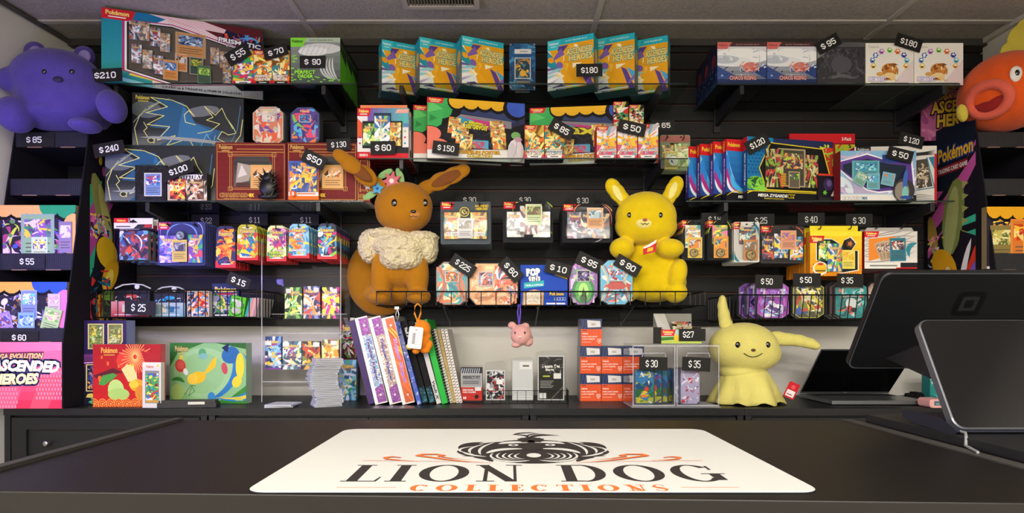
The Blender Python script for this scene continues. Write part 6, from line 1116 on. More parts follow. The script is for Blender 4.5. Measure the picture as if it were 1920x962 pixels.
# ------------------------------------------------------------------ right basket: tall tins
RZ = 1.1975
def ttin(px0, px1, pyt, Y, base, pl, seed, lab, group=None, rot=0, extra=None, win=(.2, .60, .8, .86)):
    return otin('card_tin', lab, px0, px1, pyt, Y, RZ, .022, base, pl, seed, '#3c4044', win, extra, group, rot, ch=.2, chz=.12)
PU = ['#b060c8', '#5c3a8c', '#8a9ae0', '#d8d0f0', '#3c2c6c', '#6a4ab0']
for i, px in enumerate((1384, 1399)): ttin(px, px+58, 531, 2.40+.028*(1-i)+.03, '#6a4aa0', PU, 4+i, 'purple tall tin standing behind the front purple one, %s' % ('leftmost', 'next to it')[i], 'purple tall tins', .12)
ttin(1419, 1480, 530, 2.385, '#9a3aa8', PU, 3, 'purple and white tall tin in the right wire basket under the left tag 50', None, 0, lambda A: (A.splash(.2, .05, .8, .4, ['#d8d8e8', '#6a7ab8', '#e8e8f0', '#2c2c6c'], 16, 3, .35), [A.ell(.12+.12*k, .56+.03*(k % 3), .04, .03, '#c05ac0') for k in range(7)]))
YB = ['#c8c03a', '#e8e8d0', '#2a2c2c', '#3c5ab0', '#8a8a4a', '#e8d83a', '#c84a3c']
ttin(1486, 1546, 530, 2.385, '#4a4c3a', YB, 5, 'yellow and black tall tin in the right wire basket under the middle tag 50', None, 0, lambda A: [A.arc(.1+.16*k, .86, .3+.12*k, .4, .01, .006, '#e8e09a') for k in range(5)], None)
for i in range(2): ttin(1488, 1544, 528, 2.412+.026*i, '#5a5c4a', YB, 7+i, 'yellow and black tall tin behind the front yellow one', 'yellow and black tall tins behind')
TL = ['#3aa0a0', '#7ad0c8', '#1c5a64', '#c8d8d8', '#2a7c80', '#e86a4a']
ttin(1566, 1626, 530, 2.385, '#2a8a8c', TL, 6, 'teal tall tin with a grey window in the right wire basket under the tag 35', None, 0, lambda A: (A.ell(.5, .42, .18, .16, '#d8e4e4'), A.ell(.45, .28, .1, .08, '#c84a3c'), A.ell(.58, .24, .09, .07, '#1c2c34')))
for i in range(2): ttin(1556-8*i, 1618-8*i, 529, 2.412+.026*i, '#7a4a4c', ['#8a6a6c', '#c8a8a0', '#3c8a8c', '#d8d0c8'], 9+i, 'reddish tall tin behind the teal one in the right wire basket', 'reddish tall tins behind the teal one')
ttin(1628, 1660, 530, 2.40, '#c8988c', ['#d8b0a0', '#8a5a5c', '#e8d8d0', '#5c3c44'], 9, 'pale pink tall tin at the right end of the right wire basket')
# ------------------------------------------------------------------ goods on the back worktop, left to right
def side_purp(g, x0, w, d, h):
    A = g.left(x0, 0, d, 0, h); A.rect(0, 0, 1, 1, '#8a94c8')
def purp(A):
    A.rect(0, 0, 1, 1, '#1c1630'); A.rect(0, .55, 1, 1, '#2c2050'); A.grad(0, .44, 1, .6, '#3a1c40', '#7a3c7c', 4); A.poly([(0, .49), (1, .51), (1, .53), (0, .5)], '#f0b8e0')
    A.ell(.62, .46, .12, .07, '#e88ac0', 12)
    for u0, v0, u1, v1 in ((.14, .66, .50, .96), (.58, .70, .92, .96), (.10, .16, .54, .48)):
        A.poly([(u0, v0), (u1-.06, v0), (u1, v0+.05), (u1, v1), (u0, v1)], '#e8d88a'); A.poly([(u0+.025, v0+.01), (u1-.07, v0+.01), (u1-.025, v0+.055), (u1-.025, v1-.01), (u0+.025, v1-.01)], '#7c8a4c' if v0 > .5 else '#1c2034')
        ob = A.b; A.win(u0+.04, v0+.03, u1-.04, v1-.02); A.splash(u0+.04, v0+.03, u1-.04, v1-.02, ['#a8c86a', '#e8d84a', '#4c6a34', '#d8e0a8', '#8a6a3c'] if v0 > .5 else ['#3c4a8c', '#8a7ab0', '#e8a04a', '#2c5a8c', '#1c1c34'], 30, int(u0*10)+3, .22); A.b = ob
    A.poly([(.10, .09), (.3, .08), (.24, .14), (.14, .13)], '#d8c85a'); A.rect(.22, .065, .5, .09, '#4ab86a'); A.ell(.36, .035, .2, .025, '#4ab86a'); A.ell(.36, .035, .13, .012, '#1c3c24')
def purp_parts(t, x0, w, h): film(t, x0-.006, 0, x0+w+.006, h+.006, -.006, -.001, 'clear_case', ACRYL, .004)
carton('boxed_card_set', 'tall dark purple boxed set with gold framed windows, far left on the worktop', 'boxed card set', 153, 237, 601, 2.345, CZ, .055, purp, '#1c1630', '#8a94c8', '#17141f', rot=.0, parts=purp_parts, sart=side_purp)
def redgift(A):
    A.grad(0, 0, 1, 1, '#c8181c', '#a8141c', 5); A.ell(.62, .74, .28, .2, '#d83a2c'); 
    for k in range(30):
        a = 2*PI*k/30; r = .22+.05*(k % 3); A.line([(.62+.03*math.cos(a), .80+.04*math.sin(a)), (.62+.75*r*math.cos(a), .80+r*math.sin(a))], .0022, '#f4bc6a')
    A.poly([(0, .5), (.3, .62), (.45, .55), (.3, .52), (.1, .42)], '#5c1420'); A.poly([(.7, .9), (1, .82), (1, .6), (.8, .62)], '#b01c24'); A.ell(.9, .6, .14, .08, '#1c2c4c')
    A.text('Pokémon', .12, .86, .36, .95, '#e8b04a', .03); A.rect(.16, .82, .32, .84, '#c8903a')
    for u, v, r in ((.1, .46, .03), (.22, .70, .02), (.38, .66, .018), (.13, .8, .016)): A.ell(u, v, r, r*1.3, '#e8642a', 10); A.rect(u-.01, v-r*1.8, u+.01, v-r*1.2, '#f0b04a')
    A.poly([(.08, .36), (.14, .50), (.3, .54), (.36, .5), (.24, .40), (.16, .34)], '#4a9a3c'); A.ell(.34, .27, .12, .17, '#b8d87a', 14, .1); A.ell(.38, .20, .16, .1, '#a8cc6a', 14); A.ell(.52, .62, .1, .05, '#f0b83a', 12, .5); A.poly([(.42, .60), (.5, .68), (.60, .64), (.64, .52), (.66, .42), (.52, .40)], '#efd58a'); A.ell(.66, .34, .12, .1, '#e8a82a'); A.ell(.7, .22, .08, .12, '#d88a2a'); A.ell(.60, .36, .07, .06, '#f0c83a')
    for i in range(9):
        for j in range(2):
            for r, c in ((.065, '#f0963a'), (.052, '#c8181c'), (.04, '#f0963a'), (.027, '#c8181c'), (.015, '#f0963a')): A.ell(.02+.12*i+.06*(j % 2), .0+.05*(1-j), r, r*1.3, c, 14)
def red_side(g, x0, w, d, h): A = g.left(x0, 0, d, 0, h); A.rect(0, 0, 1, 1, '#d85a6a')
def clr(t, x0, w, h): film(t, x0-.01, 0, x0+w+.004, h+.004, -.005, -.001, 'clear_case', ACRYL, .003)
carton('gift_box', 'red gift box with firework, leaf and wave pattern in a clear case on the worktop', 'gift box', 176, 300, 646, 2.292, CZ, .035, redgift, '#b8161c', '#d8606c', '#7c1418', rot=.04, parts=clr, sart=red_side)
def whp(A): A.rect(0, 0, 1, 1, '#d8d4ca'); A.text('Pokémon', .2, .88, .6, .94, '#c84a2c', .03); A.circ(.82, .93, .005, '#f0c83a'); A.rect(.14, .1, .9, .82, '#8a8884'); A.rect(.18, .16, .86, .76, '#4aa05a'); A.splash(.18, .16, .86, .76, ['#e8e4d8', '#c8302c', '#3c6ab0', '#4ac06a', '#f0d84a', '#8a2c2c'], 26, 3, .28); A.rect(.2, .12, .85, .17, '#c89a3c')
def whp_parts(t, x0, w, h): film(t, x0-.012, 0, x0+w+.004, h*.9, -.008, -.001, 'clear_case', ACRYL, .003)
carton('card_pack_box', 'narrow white card pack in a clear case standing between the red and green gift boxes', 'card box', 266, 303, 680, 2.258, CZ, .02, whp, '#d8d4ca', rot=-.1, parts=whp_parts)
def grgift(A):
    A.rect(0, 0, 1, 1, '#8cc084'); A.poly([(0, 1), (.45, 1), (.1, .82), (0, .6)], '#3a7c34'); A.poly([(1, 0), (1, .3), (.8, .1), (.5, 0)], '#3a8a2c'); A.poly([(.6, 1), (1, 1), (1, .9)], '#2f6a2c'); A.ell(.45, .5, .4, .42, '#a0cc94', 20); A.ell(.42, .5, .3, .34, '#94c48a', 20)
    A.text('Pokémon', .07, .86, .24, .95, '#d8c87a', .03, 0, '#7a6a2c', .06); A.rect(.1, .82, .2, .84, '#c8b86a')
    A.ell(.14, .62, .07, .11, '#c8443c', 14, .3); A.ell(.15, .76, .025, .04, '#f0cc4a'); A.ell(.21, .52, .03, .06, '#f0ece8', 10, .4); A.ell(.14, .63, .05, .07, '#d85a50', 12)
    A.ell(.43, .84, .05, .07, '#5aa870'); A.ell(.44, .78, .06, .05, '#7cb8b0')
    A.ell(.36, .42, .12, .10, '#f2c42c', 16, .3); A.poly([(.44, .48), (.56, .72), (.62, .78), (.60, .6), (.5, .5)], '#f2c42c'); A.ell(.30, .40, .07, .09, '#f6d04a')
    A.ell(.1, .18, .09, .14, '#b4d87a', 14); A.arc(.02, .38, .2, .34, .01, .016, '#3c8a3c'); A.line([(.2, .14), (.28, .3), (.33, .2), (.25, .12), (.3, .3), (.34, .28)], .002, '#2c5a34')
    A.arc(.52, .04, .80, .98, -.06, .026, '#2c7cb8', 12); A.arc(.56, .1, .96, .86, -.12, .036, '#2f86c0', 14); A.arc(.60, .1, .95, .9, -.13, .022, '#ead24a', 14); A.ell(.80, .80, .12, .14, '#2a6ca8', 16, .3); A.poly([(.68, .92), (.78, 1), (.76, .84)], '#1a2c5c'); A.ell(.72, .58, .04, .10, '#c8505a', 12, .2); A.ell(.92, .62, .055, .22, '#efd83a', 14); A.ell(.88, .36, .06, .1, '#efd83a', 14, -.5); A.ell(.55, .1, .05, .09, '#3c90c8', 12)
    A.text('GIFT', .86, .04, .96, .11, '#e8e04a', .03) if 0 else A.rect(.86, .05, .96, .11, '#d8cc4a')
def gr_side(g, x0, w, d, h): A = g.left(x0, 0, d, 0, h); A.rect(0, 0, 1, 1, '#9ab8a0')
carton('gift_box', 'green gift box with yellow, blue and leaf shapes in a clear case on the worktop', 'gift box', 315, 464, 643.5, 2.40, CZ, .045, grgift, '#8cc084', '#9ab8a0', '#2f5a2c', rot=-.08, parts=clr, sart=gr_side)
t = thing('pen_case', 'flat black box lying in front of the green gift box', 'flat case', tuple(at(350, 757, 2.262))[:2]+(CZ+EPS,), .12)
g = G(); g.box(-.105, 0, 0, .105, .045, .018, '#1a1c22'); g.build('case_bottom', BLACKP, t, bevel=.004); g = G(); g.box(-.1, .004, .018, .1, .042, .027, '#22242a'); g.build('case_lid', BLACKP, t, bevel=.004); g = G(); g.box(.005, -.002, .012, .065, 0, .022, '#8a8c90'); g.build('latch', STEEL, t)
# acrylic pack rack
rk = thing('acrylic_rack', 'tall clear acrylic rack holding rows of booster packs at the left of the binders', 'display rack', (xof(565, 2.44), 2.44, CZ+EPS)); hw = .158
g = G(); g.box(-hw-.003, 0, 0, -hw, .16, .66, '#fff'); g.box(hw, 0, 0, hw+.003, .16, .66, '#fff'); g.box(-hw, .15, 0, hw, .153, .66, '#fff'); g.build('side_plate', ACRYL, rk)
g = G()
for s in (-1, 1): g.box(s*(hw+.0015)-.0018, -.002, 0, s*(hw+.0015)+.0018, .0, .66, '#fff')
g.build('plate_edge', ACRYLE, rk)
tiers_ = []
for k, (py, yy) in enumerate(((598, .10), (634, .07), (693, .03), (725, .005))):
    z = zof(py, 2.44+yy)-CZ; g = G(); g.box(-hw, yy, z-.003, hw, .15, z, '#fff'); g.box(-hw, yy-.003, z-.003, hw, yy, z+.02, '#fff'); g.build('rack_tier', ACRYL, rk); g = G(); g.box(-hw, yy-.0035, z+.018, hw, yy-.002, z+.021, '#fff'); g.build('tier_edge', ACRYLE, rk); tiers_.append((z, yy))
pk1 = [(534, 566, 539, '#2c4a2c', PK['green'], 'green and red'), (569, 600, 537, '#2c2c5c', ['#2a3a7a', '#c8503c', '#8a9ad0', '#e8d8c0', '#3c2c4c', '#e8a04a', '#d8d8f0'], 'dark blue'), (604, 636, 539, '#3c1c4c', ['#2c2440', '#e8d83a', '#d82a9c', '#e8e8f0', '#4a9cd8', '#e8503a', '#f4e84a'], 'black and magenta')]
for i, (a, b, pt_, c, pl, nm) in enumerate(pk1):
    Y = 2.44+tiers_[0][1]+.006
    for k in range(3):
        g = G(); w = (b-a)*Y/F; z0 = CZ+tiers_[0][0]+EPS; h = zof(pt_, Y)-z0; g.box(-w/2, 0, 0, w/2, .007, h, pl[0]); pack_art(g.front(-w/2, 0, w/2, h), pl, 40+i, n=30)
        tag(g.build('booster_pack', FOIL, None, (xof((a+b)/2, Y), Y+.011*k, z0+EPS)), nm+' booster pack on the top tier of the acrylic rack'+('' if k == 0 else ', behind'), 'booster pack', None if k == 0 else 'packs behind on the top rack tier')
    g = G(); A = g.front(0, 0, .022, .018, 0); g.box(0, 0, 0, .022, .0008, .018, '#e8e6e0'); tag(g.build('price_label', MATTE, None, (xof(a+[2, 19, 18][i], 2.54), 2.5405-.0, z0+h-.024)), 'tiny white label on the %s booster pack of the top rack tier' % nm, 'label')
    bpy.data.objects[-1] if 0 else None
pk2 = [(497, 527, 631, 692, ['#1f4a8c', '#6aa0d8', '#e8eef4', '#16305c', '#7a3c9c', '#f0c02a', '#8fc8f0'], 'blue and white'), (530, 565, 640, 692, ['#3c7c80', '#c8d8d8', '#5c3c6c', '#e8e8e8', '#2a5c60', '#f0d87a', '#8a4a7c'], 'teal and purple'), (567, 600, 640, 690, ['#3c2c24', '#c84a2c', '#6a8a3c', '#e8b03c', '#1c1c1c', '#8a2c2c', '#e8d0a0'], 'brown and green'), (604, 635, 637, 690, ['#6a5c2c', '#f4dc7a', '#c84a3c', '#f8f0c8', '#3c8a8a', '#e8a02a', '#fff4b0'], 'pale gold')]
for i, (a, b, pt_, pb_, pl, nm) in enumerate(pk2):
    Y = 2.44+tiers_[2][1]+.006; w = (b-a)*Y/F; z0 = CZ+tiers_[2][0]+EPS; h = zof(pt_, Y)-z0
    for k in range(2):
        g = G(); g.box(-w/2, 0, 0, w/2, .007, h, pl[0]); pack_art(g.front(-w/2, 0, w/2, h), pl, 44+i, n=30)
        if i == 0: g.front(-w/2, 0, w/2, h, -.0015).rect(0, 0, 1, .05, '#7a2c9c')
        tag(g.build('booster_pack', FOIL, None, (xof((a+b)/2, Y), Y+.011*k, z0)), nm+' booster pack on the middle tier of the acrylic rack'+('' if k == 0 else ', behind'), 'booster pack', None if k == 0 else 'packs behind on the middle rack tier')
    g = G(); g.box(0, 0, 0, .026, .0008, .018, '#e8e6e0'); tag(g.build('price_label', MATTE, None, (xof(a+[0, 0, 20, 16][i], Y-.003), Y-.003, z0+h-(.036 if i == 0 else .022))), 'tiny white label on the %s booster pack of the middle rack tier' % nm, 'label')
# stack of card holders
R = random.Random(12); y0 = 2.33; z = CZ+EPS
xs = xof(611, y0)
for i in range(27):
    hh = .0068; g = G() if i == 0 else None
    if i == 0:
        g.box(-.051, -.05, 0, .051, .05, .0022, '#fff'); g.box(-.051, -.05, .0036, .051, .05, .0056, '#fff'); g.build('tmp', HOLD); hold = bpy.data.objects['tmp']; hold.name = 'card_holder'
        g = G(); 
        for s in (-1, 1): g.box(s*.048-.003, -.0502, .0, s*.048+.003, -.049, .0056, '#fff')
        g.box(-.051, -.0503, .0023, .051, -.048, .0034, '#fff'); e = g.build('holder_rim', ACRYLE, hold); o = hold
    else: o = dup(hold)
    xo = .012*math.sin(i*.28+.4)-.004; o.location = (xs+xo+R.uniform(-.002, .002), y0+R.uniform(-.004, .004), z+i*hh); o.rotation_euler = (0, 0, .45+R.uniform(-.08, .08))
    tag(o, 'clear rigid card holder '+('topmost of the tall stack' if i == 26 else 'within the tall stack beside the acrylic rack'), 'card holder', None if i == 26 else 'clear card holders in the tall stack')
del_ = None
if 'group' not in hold: pass
for i in range(2):
    o = dup(hold, (xof(528, 2.31)+.01*i, 2.31-.008*i, CZ+EPS+.0062*i), .15-.2*i, label=['clear rigid card holder lying flat on the worktop, lower of two', 'clear rigid card holder lying flat on the worktop, upper of two'][i]); o['group'] = 'two flat card holders'
o = carton('booster_box', 'dark red and black booster box behind the left end of the purple binder', 'card box', 637, 668, 596, 2.56, CZ+.15, .06, lambda A: (pack_art(A, ['#2c1a1c', '#8a1c2c', '#c8c8c0', '#1c1c1c', '#d83a4a', '#5c8a3c', '#e8e4d8'], 4, n=40, lg=False), logo(A, .2, .7, .8, .84), A.rect(0, 0, 1, .12, '#5c1418')), '#2c1a1c', h=zof(596, 2.56)-CZ-.15)
carton('booster_pack', 'light blue and green booster pack behind the stack of card holders', 'booster pack', 636, 668, 675, 2.50, CZ, .148*0+.03, lambda A: pack_art(A, ['#4a8ab0', '#8fc8e0', '#3c9c6a', '#e8f4f8', '#2c5c8c', '#e8d84a', '#6ad0a0'], 6, n=40), '#4a8ab0', m=FOIL)
carton('shelf_riser', 'dark card box supporting the dark red booster box', 'card box', 637, 668, 680, 2.562, CZ, .06, None, '#17161a', h=.148)
# ------------------------------------------------------------------ leaning binders, folders and notebooks
def leaning(px_top, px_bot, pyt, pyb, wpx, Y, dep, builder, name, lab, cat, group=None):
    """upright thing leaning to the left: spine front faces the viewer"""
    zb, zt = zof(pyb, Y), zof(pyt, Y); dx = (px_bot-px_top)*Y/F; H = math.hypot(dx, zt-zb); a = math.atan2(dx, zt-zb); w = wpx*Y/F*math.cos(a)
    t = thing(name, lab, cat, (xof(px_bot, Y), Y, CZ+EPS+w*math.sin(a)*0), (0, -a, 0), group); builder(t, w, H, dep); return t
def bind3(art, shell='#e4e2e2'):
    def f(t, w, h, d):
        g = G(); g.box(0, 0, 0, w, d, h, shell, side=shell); A = g.front(w*.27, .015*h, w*.97, .985*h); art(A); g.build('binder_shell', HOLO, t, bevel=.0)
        g = G()
        for v in (.1, .9): g.disc((w*.62, -.004, h*v), .0045, .0, '#c8c8c8', 14)
        g.build('rivet', STEEL, t)
        g = G(); g.box(w*.14, -.0025, .005*h, w*1.0, -.0007, .995*h, '#fff'); g.build('clear_sleeve', FILM, t)
    return f
def holo(top, pl, seed):
    def f(A):
        R = random.Random(seed); A.rect(0, 0, 1, 1, pl[0])
        for i in range(330): u, v = R.random(), R.random(); r = R.uniform(.012, .05); a = R.uniform(0, 3); A.ell(u, v, r*2.4, r*.35, pl[R.randrange(1, len(pl))], 4, a) if i % 5 else A.up()
        for y0, y1 in ((0, .17), (.80, 1)):
            A.poly([(0, y0), (1, y0), (1, y1+(.04 if y0 < .5 else 0)), (0, y1-(0 if y0 < .5 else 0))], top)
            ob = A.b; A.win(0, y0, 1, y1); [A.ell(R.random(), R.uniform(y0, y1), .06, .008, c, 4, R.uniform(0, 3)) for c in ('#a05ab0', '#5c2a6c', '#c88ad0', '#8a3c9c')*14]; A.b = ob
        A.text('Trapper Keeper', .28, .24, .72, .76, '#3a2f6c', .04, .2, '#c8b8f0', .04, vert=True)
    return f
def fire(A):
    A.rect(0, 0, 1, 1, '#c85a34'); R = random.Random(3)
    for i in range(22): u, v = R.uniform(-.2, 1), R.random(); A.arc(u, v+.1, u+.9, v-.08, .004, R.uniform(.003, .01), R.choice(['#f08a1c', '#f6b02a', '#a84430', '#e86a24', '#b8503c']), 5)
    A.rect(0, .8, 1, 1, '#e8761c') if 0 else None; A.text('Trapper Keeper', .28, .22, .72, .76, '#8a6ad8', .04, .2, '#e8b8d0', .04, vert=True)
def plain(col, lab2=None, m=GLOSS):
    def f(t, w, h, d):
        g = G(); g.box(0, 0, 0, w, d, h, col); 
        if lab2: lab2(g.front(0, 0, w, h))
        g.build('cover', m, t, bevel=.002)
    return f
leaning(653, 691, 598, 754, 15, 2.36, .25, plain('#3c2560'), 'ring_binder', 'dark purple binder leaning left, first of the row', 'binder')
leaning(665, 704, 596, 758, 24, 2.345, .26, bind3(holo('#7a3a8c', ['#8a9cc0', '#c8e0f0', '#4a7cc8', '#f0f4f8', '#6ac8d8', '#e8c8a0', '#3c5c9c', '#d8f0ff'], 3)), 'ring_binder', 'white spined binder with blue glitter lettered Trapper Keeper, leaning left', 'binder')
leaning(690, 731, 596, 758, 24, 2.345, .26, bind3(holo('#7a3a8c', ['#a89088', '#f0e0d0', '#c89878', '#f8f4f0', '#8ab0d0', '#e8b8a0', '#7a5c6c', '#fff0d8'], 5)), 'ring_binder', 'white spined binder with copper glitter lettered Trapper Keeper, between the blue glitter and orange ones', 'binder')
leaning(715, 755, 596, 758, 24, 2.345, .26, bind3(fire), 'ring_binder', 'white spined binder with orange streaks lettered Trapper Keeper', 'binder')
leaning(741, 783, 603, 758, 8, 2.345, .2, plain('#3c4a9c', lambda A: (A.grad(0, 0, 1, 1, '#3c5cc0', '#6a7090', 5), A.splash(0, 0, 1, 1, ['#8a9ad8', '#2c3c7c', '#c8d0f0'], 20, 3, .6))), 'document_folder', 'blue plastic folder leaning beside the orange streaked binder', 'folder')
def dkb(A): A.rect(0, 0, 1, 1, '#19191b'); [A.rect(.0, .02+.03*i, 1, .024+.03*i, '#222224') for i in range(33)]; A.rect(.05, .02, .95, .2, '#2a4a54'); A.splash(.05, .02, .95, .2, ['#3c7a8c', '#1c2c34', '#5a98a8'], 12, 3, .4); A.text('Vault X', .25, .8, .8, .92, '#e8e8e8', .03, .1, vert=True)
leaning(752, 793, 600, 755, 11, 2.37, .24, plain('#19191b', dkb, MATTE), 'card_binder', 'black ribbed card binder, left of two', 'binder'); leaning(765, 806, 600, 755, 11, 2.37, .24, plain('#19191b', dkb, MATTE), 'card_binder', 'black ribbed card binder, right of two, beside the white one', 'binder')
leaning(778, 819, 602, 755, 9, 2.37, .24, plain('#c8c8c6', lambda A: (A.text('Vault X', .2, .05, .8, .28, '#2c2c2c', .03, .1, vert=True)), MATTE), 'card_binder', 'white ribbed card binder beside the green folder', 'binder')
leaning(790, 829, 597, 754, 11, 2.37, .25, plain('#1fae3a'), 'ring_binder', 'bright green binder leaning left', 'binder')
def spiral(cv, wire):
    def f(t, w, h, d):
        g = G(); g.box(0, .003, 0, w, d, h, cv, side='#d8d4cc'); g.build('cover', MATTE, t); g = G()
        for i in range(26): z = h*(i+.5)/26; g.tube([(w*.05, .006, z-.0015), (w*.5, -.003, z), (w*.95, .006, z+.0015)], .0011, wire, 4)
        g.build('spiral_wire', MATTE, t)
    return f
for i, (a, b, w_, cv, wr, lab) in enumerate(((807, 838, 6, '#1a1a1c', '#c8c8c8', 'black spiral notebook leaning beside the green binder'), (812, 844, 5.5, '#d0ccc4', '#3c3434', 'white spiral notebook with dark wire, next to the black one'), (819, 850, 5.5, '#b89a5c', '#e8e0d0', 'tan spiral notebook with pale wire in the leaning row'), (826, 856, 5.5, '#d8d4d0', '#8a3c3c', 'white spiral notebook with reddish wire in the leaning row'), (833, 862, 5, '#e0dcd8', '#1c1c24', 'white spiral notebook with black wire, last of the leaning row'))):
    leaning(a, b, 614, 752, w_, 2.40, .22, spiral(cv, wr), 'spiral_notebook', lab, 'notebook')
# ------------------------------------------------------------------ card supplies
def semirigid(A): A.rect(0, 0, 1, 1, '#c8342c'); A.rect(0, .44, 1, 1, '#b8b8b8'); A.rect(0, .84, 1, 1, '#3c4048'); [A.line([(.02+.1*i, .84), (.08+.1*i, .98)], .0025, '#d8dce0') for i in range(9)]; A.rect(.06, .48, .94, .80, '#a0a0a0'); A.text('PERFECT FIT', .1, .68, .9, .77, '#26282c', .03); A.rect(.1, .6, .84, .62, '#5c5c60'); A.rect(.1, .55, .84, .57, '#3c3c40'); A.text('SEMI-RIGID', .08, .34, .6, .39, '#f8f0ee', .03); A.text('CARD HOLDERS', .08, .275, .7, .325, '#f8f0ee', .03); A.text('35', .1, .1, .26, .17, '#f8f0ee', .05); A.burst(.74, .17, .013, 6, '#26201e', .5, 3); A.rect(.66, .34, .95, .44, '#e8e6e2'); A.rect(0, 0, 1, .06, '#1c1c1e')
t = carton('card_holder_box', 'red and grey retail box lettered PERFECT FIT beside the last notebook', 'card supplies box', 864, 904, 690, 2.42, CZ, .05, semirigid, '#b8302a', '#5c2c2c', parts=lambda t, x0, w, h: film(t, x0-.003, 0, x0+w+.003, h+.012, -.003, -.0007, 'clear_wrap', CLEAR, .005))
def bagof(px0, px1, pyt, Y, lab, art, inner='#c8c8c8', d=.02, m=GLOSS, top=.12):
    w = (px1-px0)*Y/F; h = zof(pyt, Y)-CZ; t = thing('sleeve_bag', lab, 'bag of card supplies', (xof((px0+px1)/2, Y), Y, CZ+EPS)); hw = w/2
    g = G(); g.box(-hw*.86, 0, .01, hw*.86, d, h*(1-top), inner); art(g.front(-hw*.86, .01, hw*.86, h*(1-top))); g.build('contents', m, t)
    g = G(); g.prism([(-hw, .004), (hw, 0), (hw*.97, h*.94), (hw*.7, h), (-hw*.6, h*.985), (-hw*.96, h*.95)], -.005, d+.004, '#fff', ch=.004); g.build('clear_bag', CLEAR, t); return t
bagof(908, 950, 678, 2.42, 'clear bag of card sleeves with a black, white and red insert', lambda A: (A.rect(0, 0, 1, 1, '#c4c4c2'), A.rect(.06, .04, .94, .94, '#2a2a2c'), A.splash(.06, .04, .94, .94, ['#e8e8e8', '#2a2a2c', '#b83a34', '#9a9a9a', '#d8d8d8'], 40, 5, .22), A.rect(.55, .52, .88, .68, '#e8e8e4')), top=.2)
bagof(957, 1003, 670, 2.42, 'tall clear bag of plain white card holders with a small label', lambda A: (A.rect(0, 0, 1, 1, '#b8bab8'), A.rect(.04, .0, .96, .96, '#c8cac8'), A.rect(.35, .76, .94, .94, '#e4e2dc'), A.rect(.5, .82, .8, .86, '#5c5c5c'), [A.rect(.04, .03+.06*i, .96, .04+.06*i, '#e4e6e4') for i in range(5)]), '#c0c2c0', top=.05)
def team(A): A.rect(0, 0, 1, 1, '#c8c8c8'); A.rect(.04, .02, .96, .97, '#26241f'); A.text('Team Set', .14, .72, .86, .80, '#e8e8e0', .04); A.text('Bags', .3, .64, .62, .71, '#e8e8e0', .04); A.rect(.2, .52, .46, .55, '#b8c83a'); A.rect(.6, .48, .88, .6, '#e4e2da'); [A.rect(.1, .42-.035*i, .6-.05*(i % 3), .43-.035*i, '#b8b8b0') for i in range(5)]; A.rect(.06, .04, .32, .16, '#e0e0da'); A.splash(.04, .6, .96, .97, ['#3c3a34', '#5c5a52', '#8a8880'], 12, 4, .2); A.line([(.5, .02), (.96, .3)], .004, '#6a6860')
bagof(1004, 1062, 657, 2.42, 'large clear bag with a black insert lettered Team Set Bags', team, top=.1)
g0 = thing('wire_tray', 'small low black wire tray in front of the bags of card supplies', 'wire tray', (xof(986, 2.385), 2.385, CZ+EPS)); g = G(); hw = (1066-906)/2*2.385/F; d = .11; h = .052
g.tube([(-hw, -.006, h), (hw, -.006, h)], .0013, '#111'); g.tube([(hw, -.006, h), (hw, d, h)], .0013, '#111'); g.tube([(-hw, 0, .002), (hw, 0, .002)], .0013, '#111'); g.tube([(hw, 0, .002), (hw, d, .002)], .0013, '#111'); g.tube([(-hw, -.006, h), (-hw, d, h)], .0013, '#111')
for i in range(11): x = -hw+2*hw*i/10; g.tube([(x, -.006, h), (x, 0, .002)], .0011, '#111', 5); g.tube([(x, 0, .002), (x, d, .002)], .0011, '#111', 5)
for i in range(1, 5): g.tube([(hw, d*i/5, .002), (hw, d*i/5, h)], .0011, '#111', 5)
g.build('tray_wires', WIRE, g0)
def slv(A):
    A.rect(0, 0, 1, 1, '#e2572a'); A.rect(0, .62, 1, 1, '#26335c'); [A.line([(.05+.14*k, .62), (.16+.14*k, 1)], .0012, '#5c6a94') for k in range(7)]; A.poly([(.32, .68), (.94, .70), (.92, .92), (.30, .95)], '#dedcda'); A.text('25 CT', .5, .76, .76, .84, '#3c3c40', .03) if 0 else [A.rect(.5+.03*k, .76, .512+.03*k, .84, '#3c3c40') for k in range(7)]
    A.rect(.05, .56, .28, .585, '#3c3430'); A.text('PREMIUM', .06, .43, .34, .475, '#f8e8e0', .03); A.text('HARD CARD SLEEVES', .06, .325, .78, .37, '#f8e8e0', .03); A.text('& SOFT SLEEVES', .06, .235, .66, .28, '#f8e8e0', .03); A.rect(.06, .14, .5, .155, '#f0c8b8'); A.poly([(.78, .26), (.96, .26), (.96, .16), (.87, .08), (.78, .16)], '#f4dcd0'); A.poly([(.80, .24), (.94, .24), (.94, .165), (.87, .105), (.80, .165)], '#e2572a'); A.text('25', .83, .155, .91, .215, '#f8e8e0', .04)
slvs = []
hs_ = zof(701, 2.47)-CZ
labs = {(0, 0): 'bottom left', (1, 0): 'bottom middle', (2, 0): 'bottom right', (0, 1): 'middle row left', (1, 1): 'middle row centre', (2, 1): 'middle row right', (0, 2): 'single topmost'}
first = None
for c_ in range(3):
    for r_ in range(3 if c_ == 0 else 2):
        X = xof(1107.5+40.2*c_, 2.47); w = 39.4*2.47/F; lb = labs[(c_, r_)]+' orange and navy sleeve box of the pile beside the acrylic case'
        if first is None:
            g = G(); g.box(-w/2, 0, 0, w/2, .11, hs_-.001, '#e2572a', side='#8a8488'); slv(g.front(-w/2, 0, w/2, hs_-.001)); first = tag(g.build('sleeve_box', GLOSS, None, (X, 2.47, CZ+EPS)), lb, 'card supplies box', 'orange and navy sleeve boxes')
        else: dup(first, (X+(.003 if r_ == 2 else 0), 2.47, CZ+EPS+r_*(hs_+.0003)), label=lb)
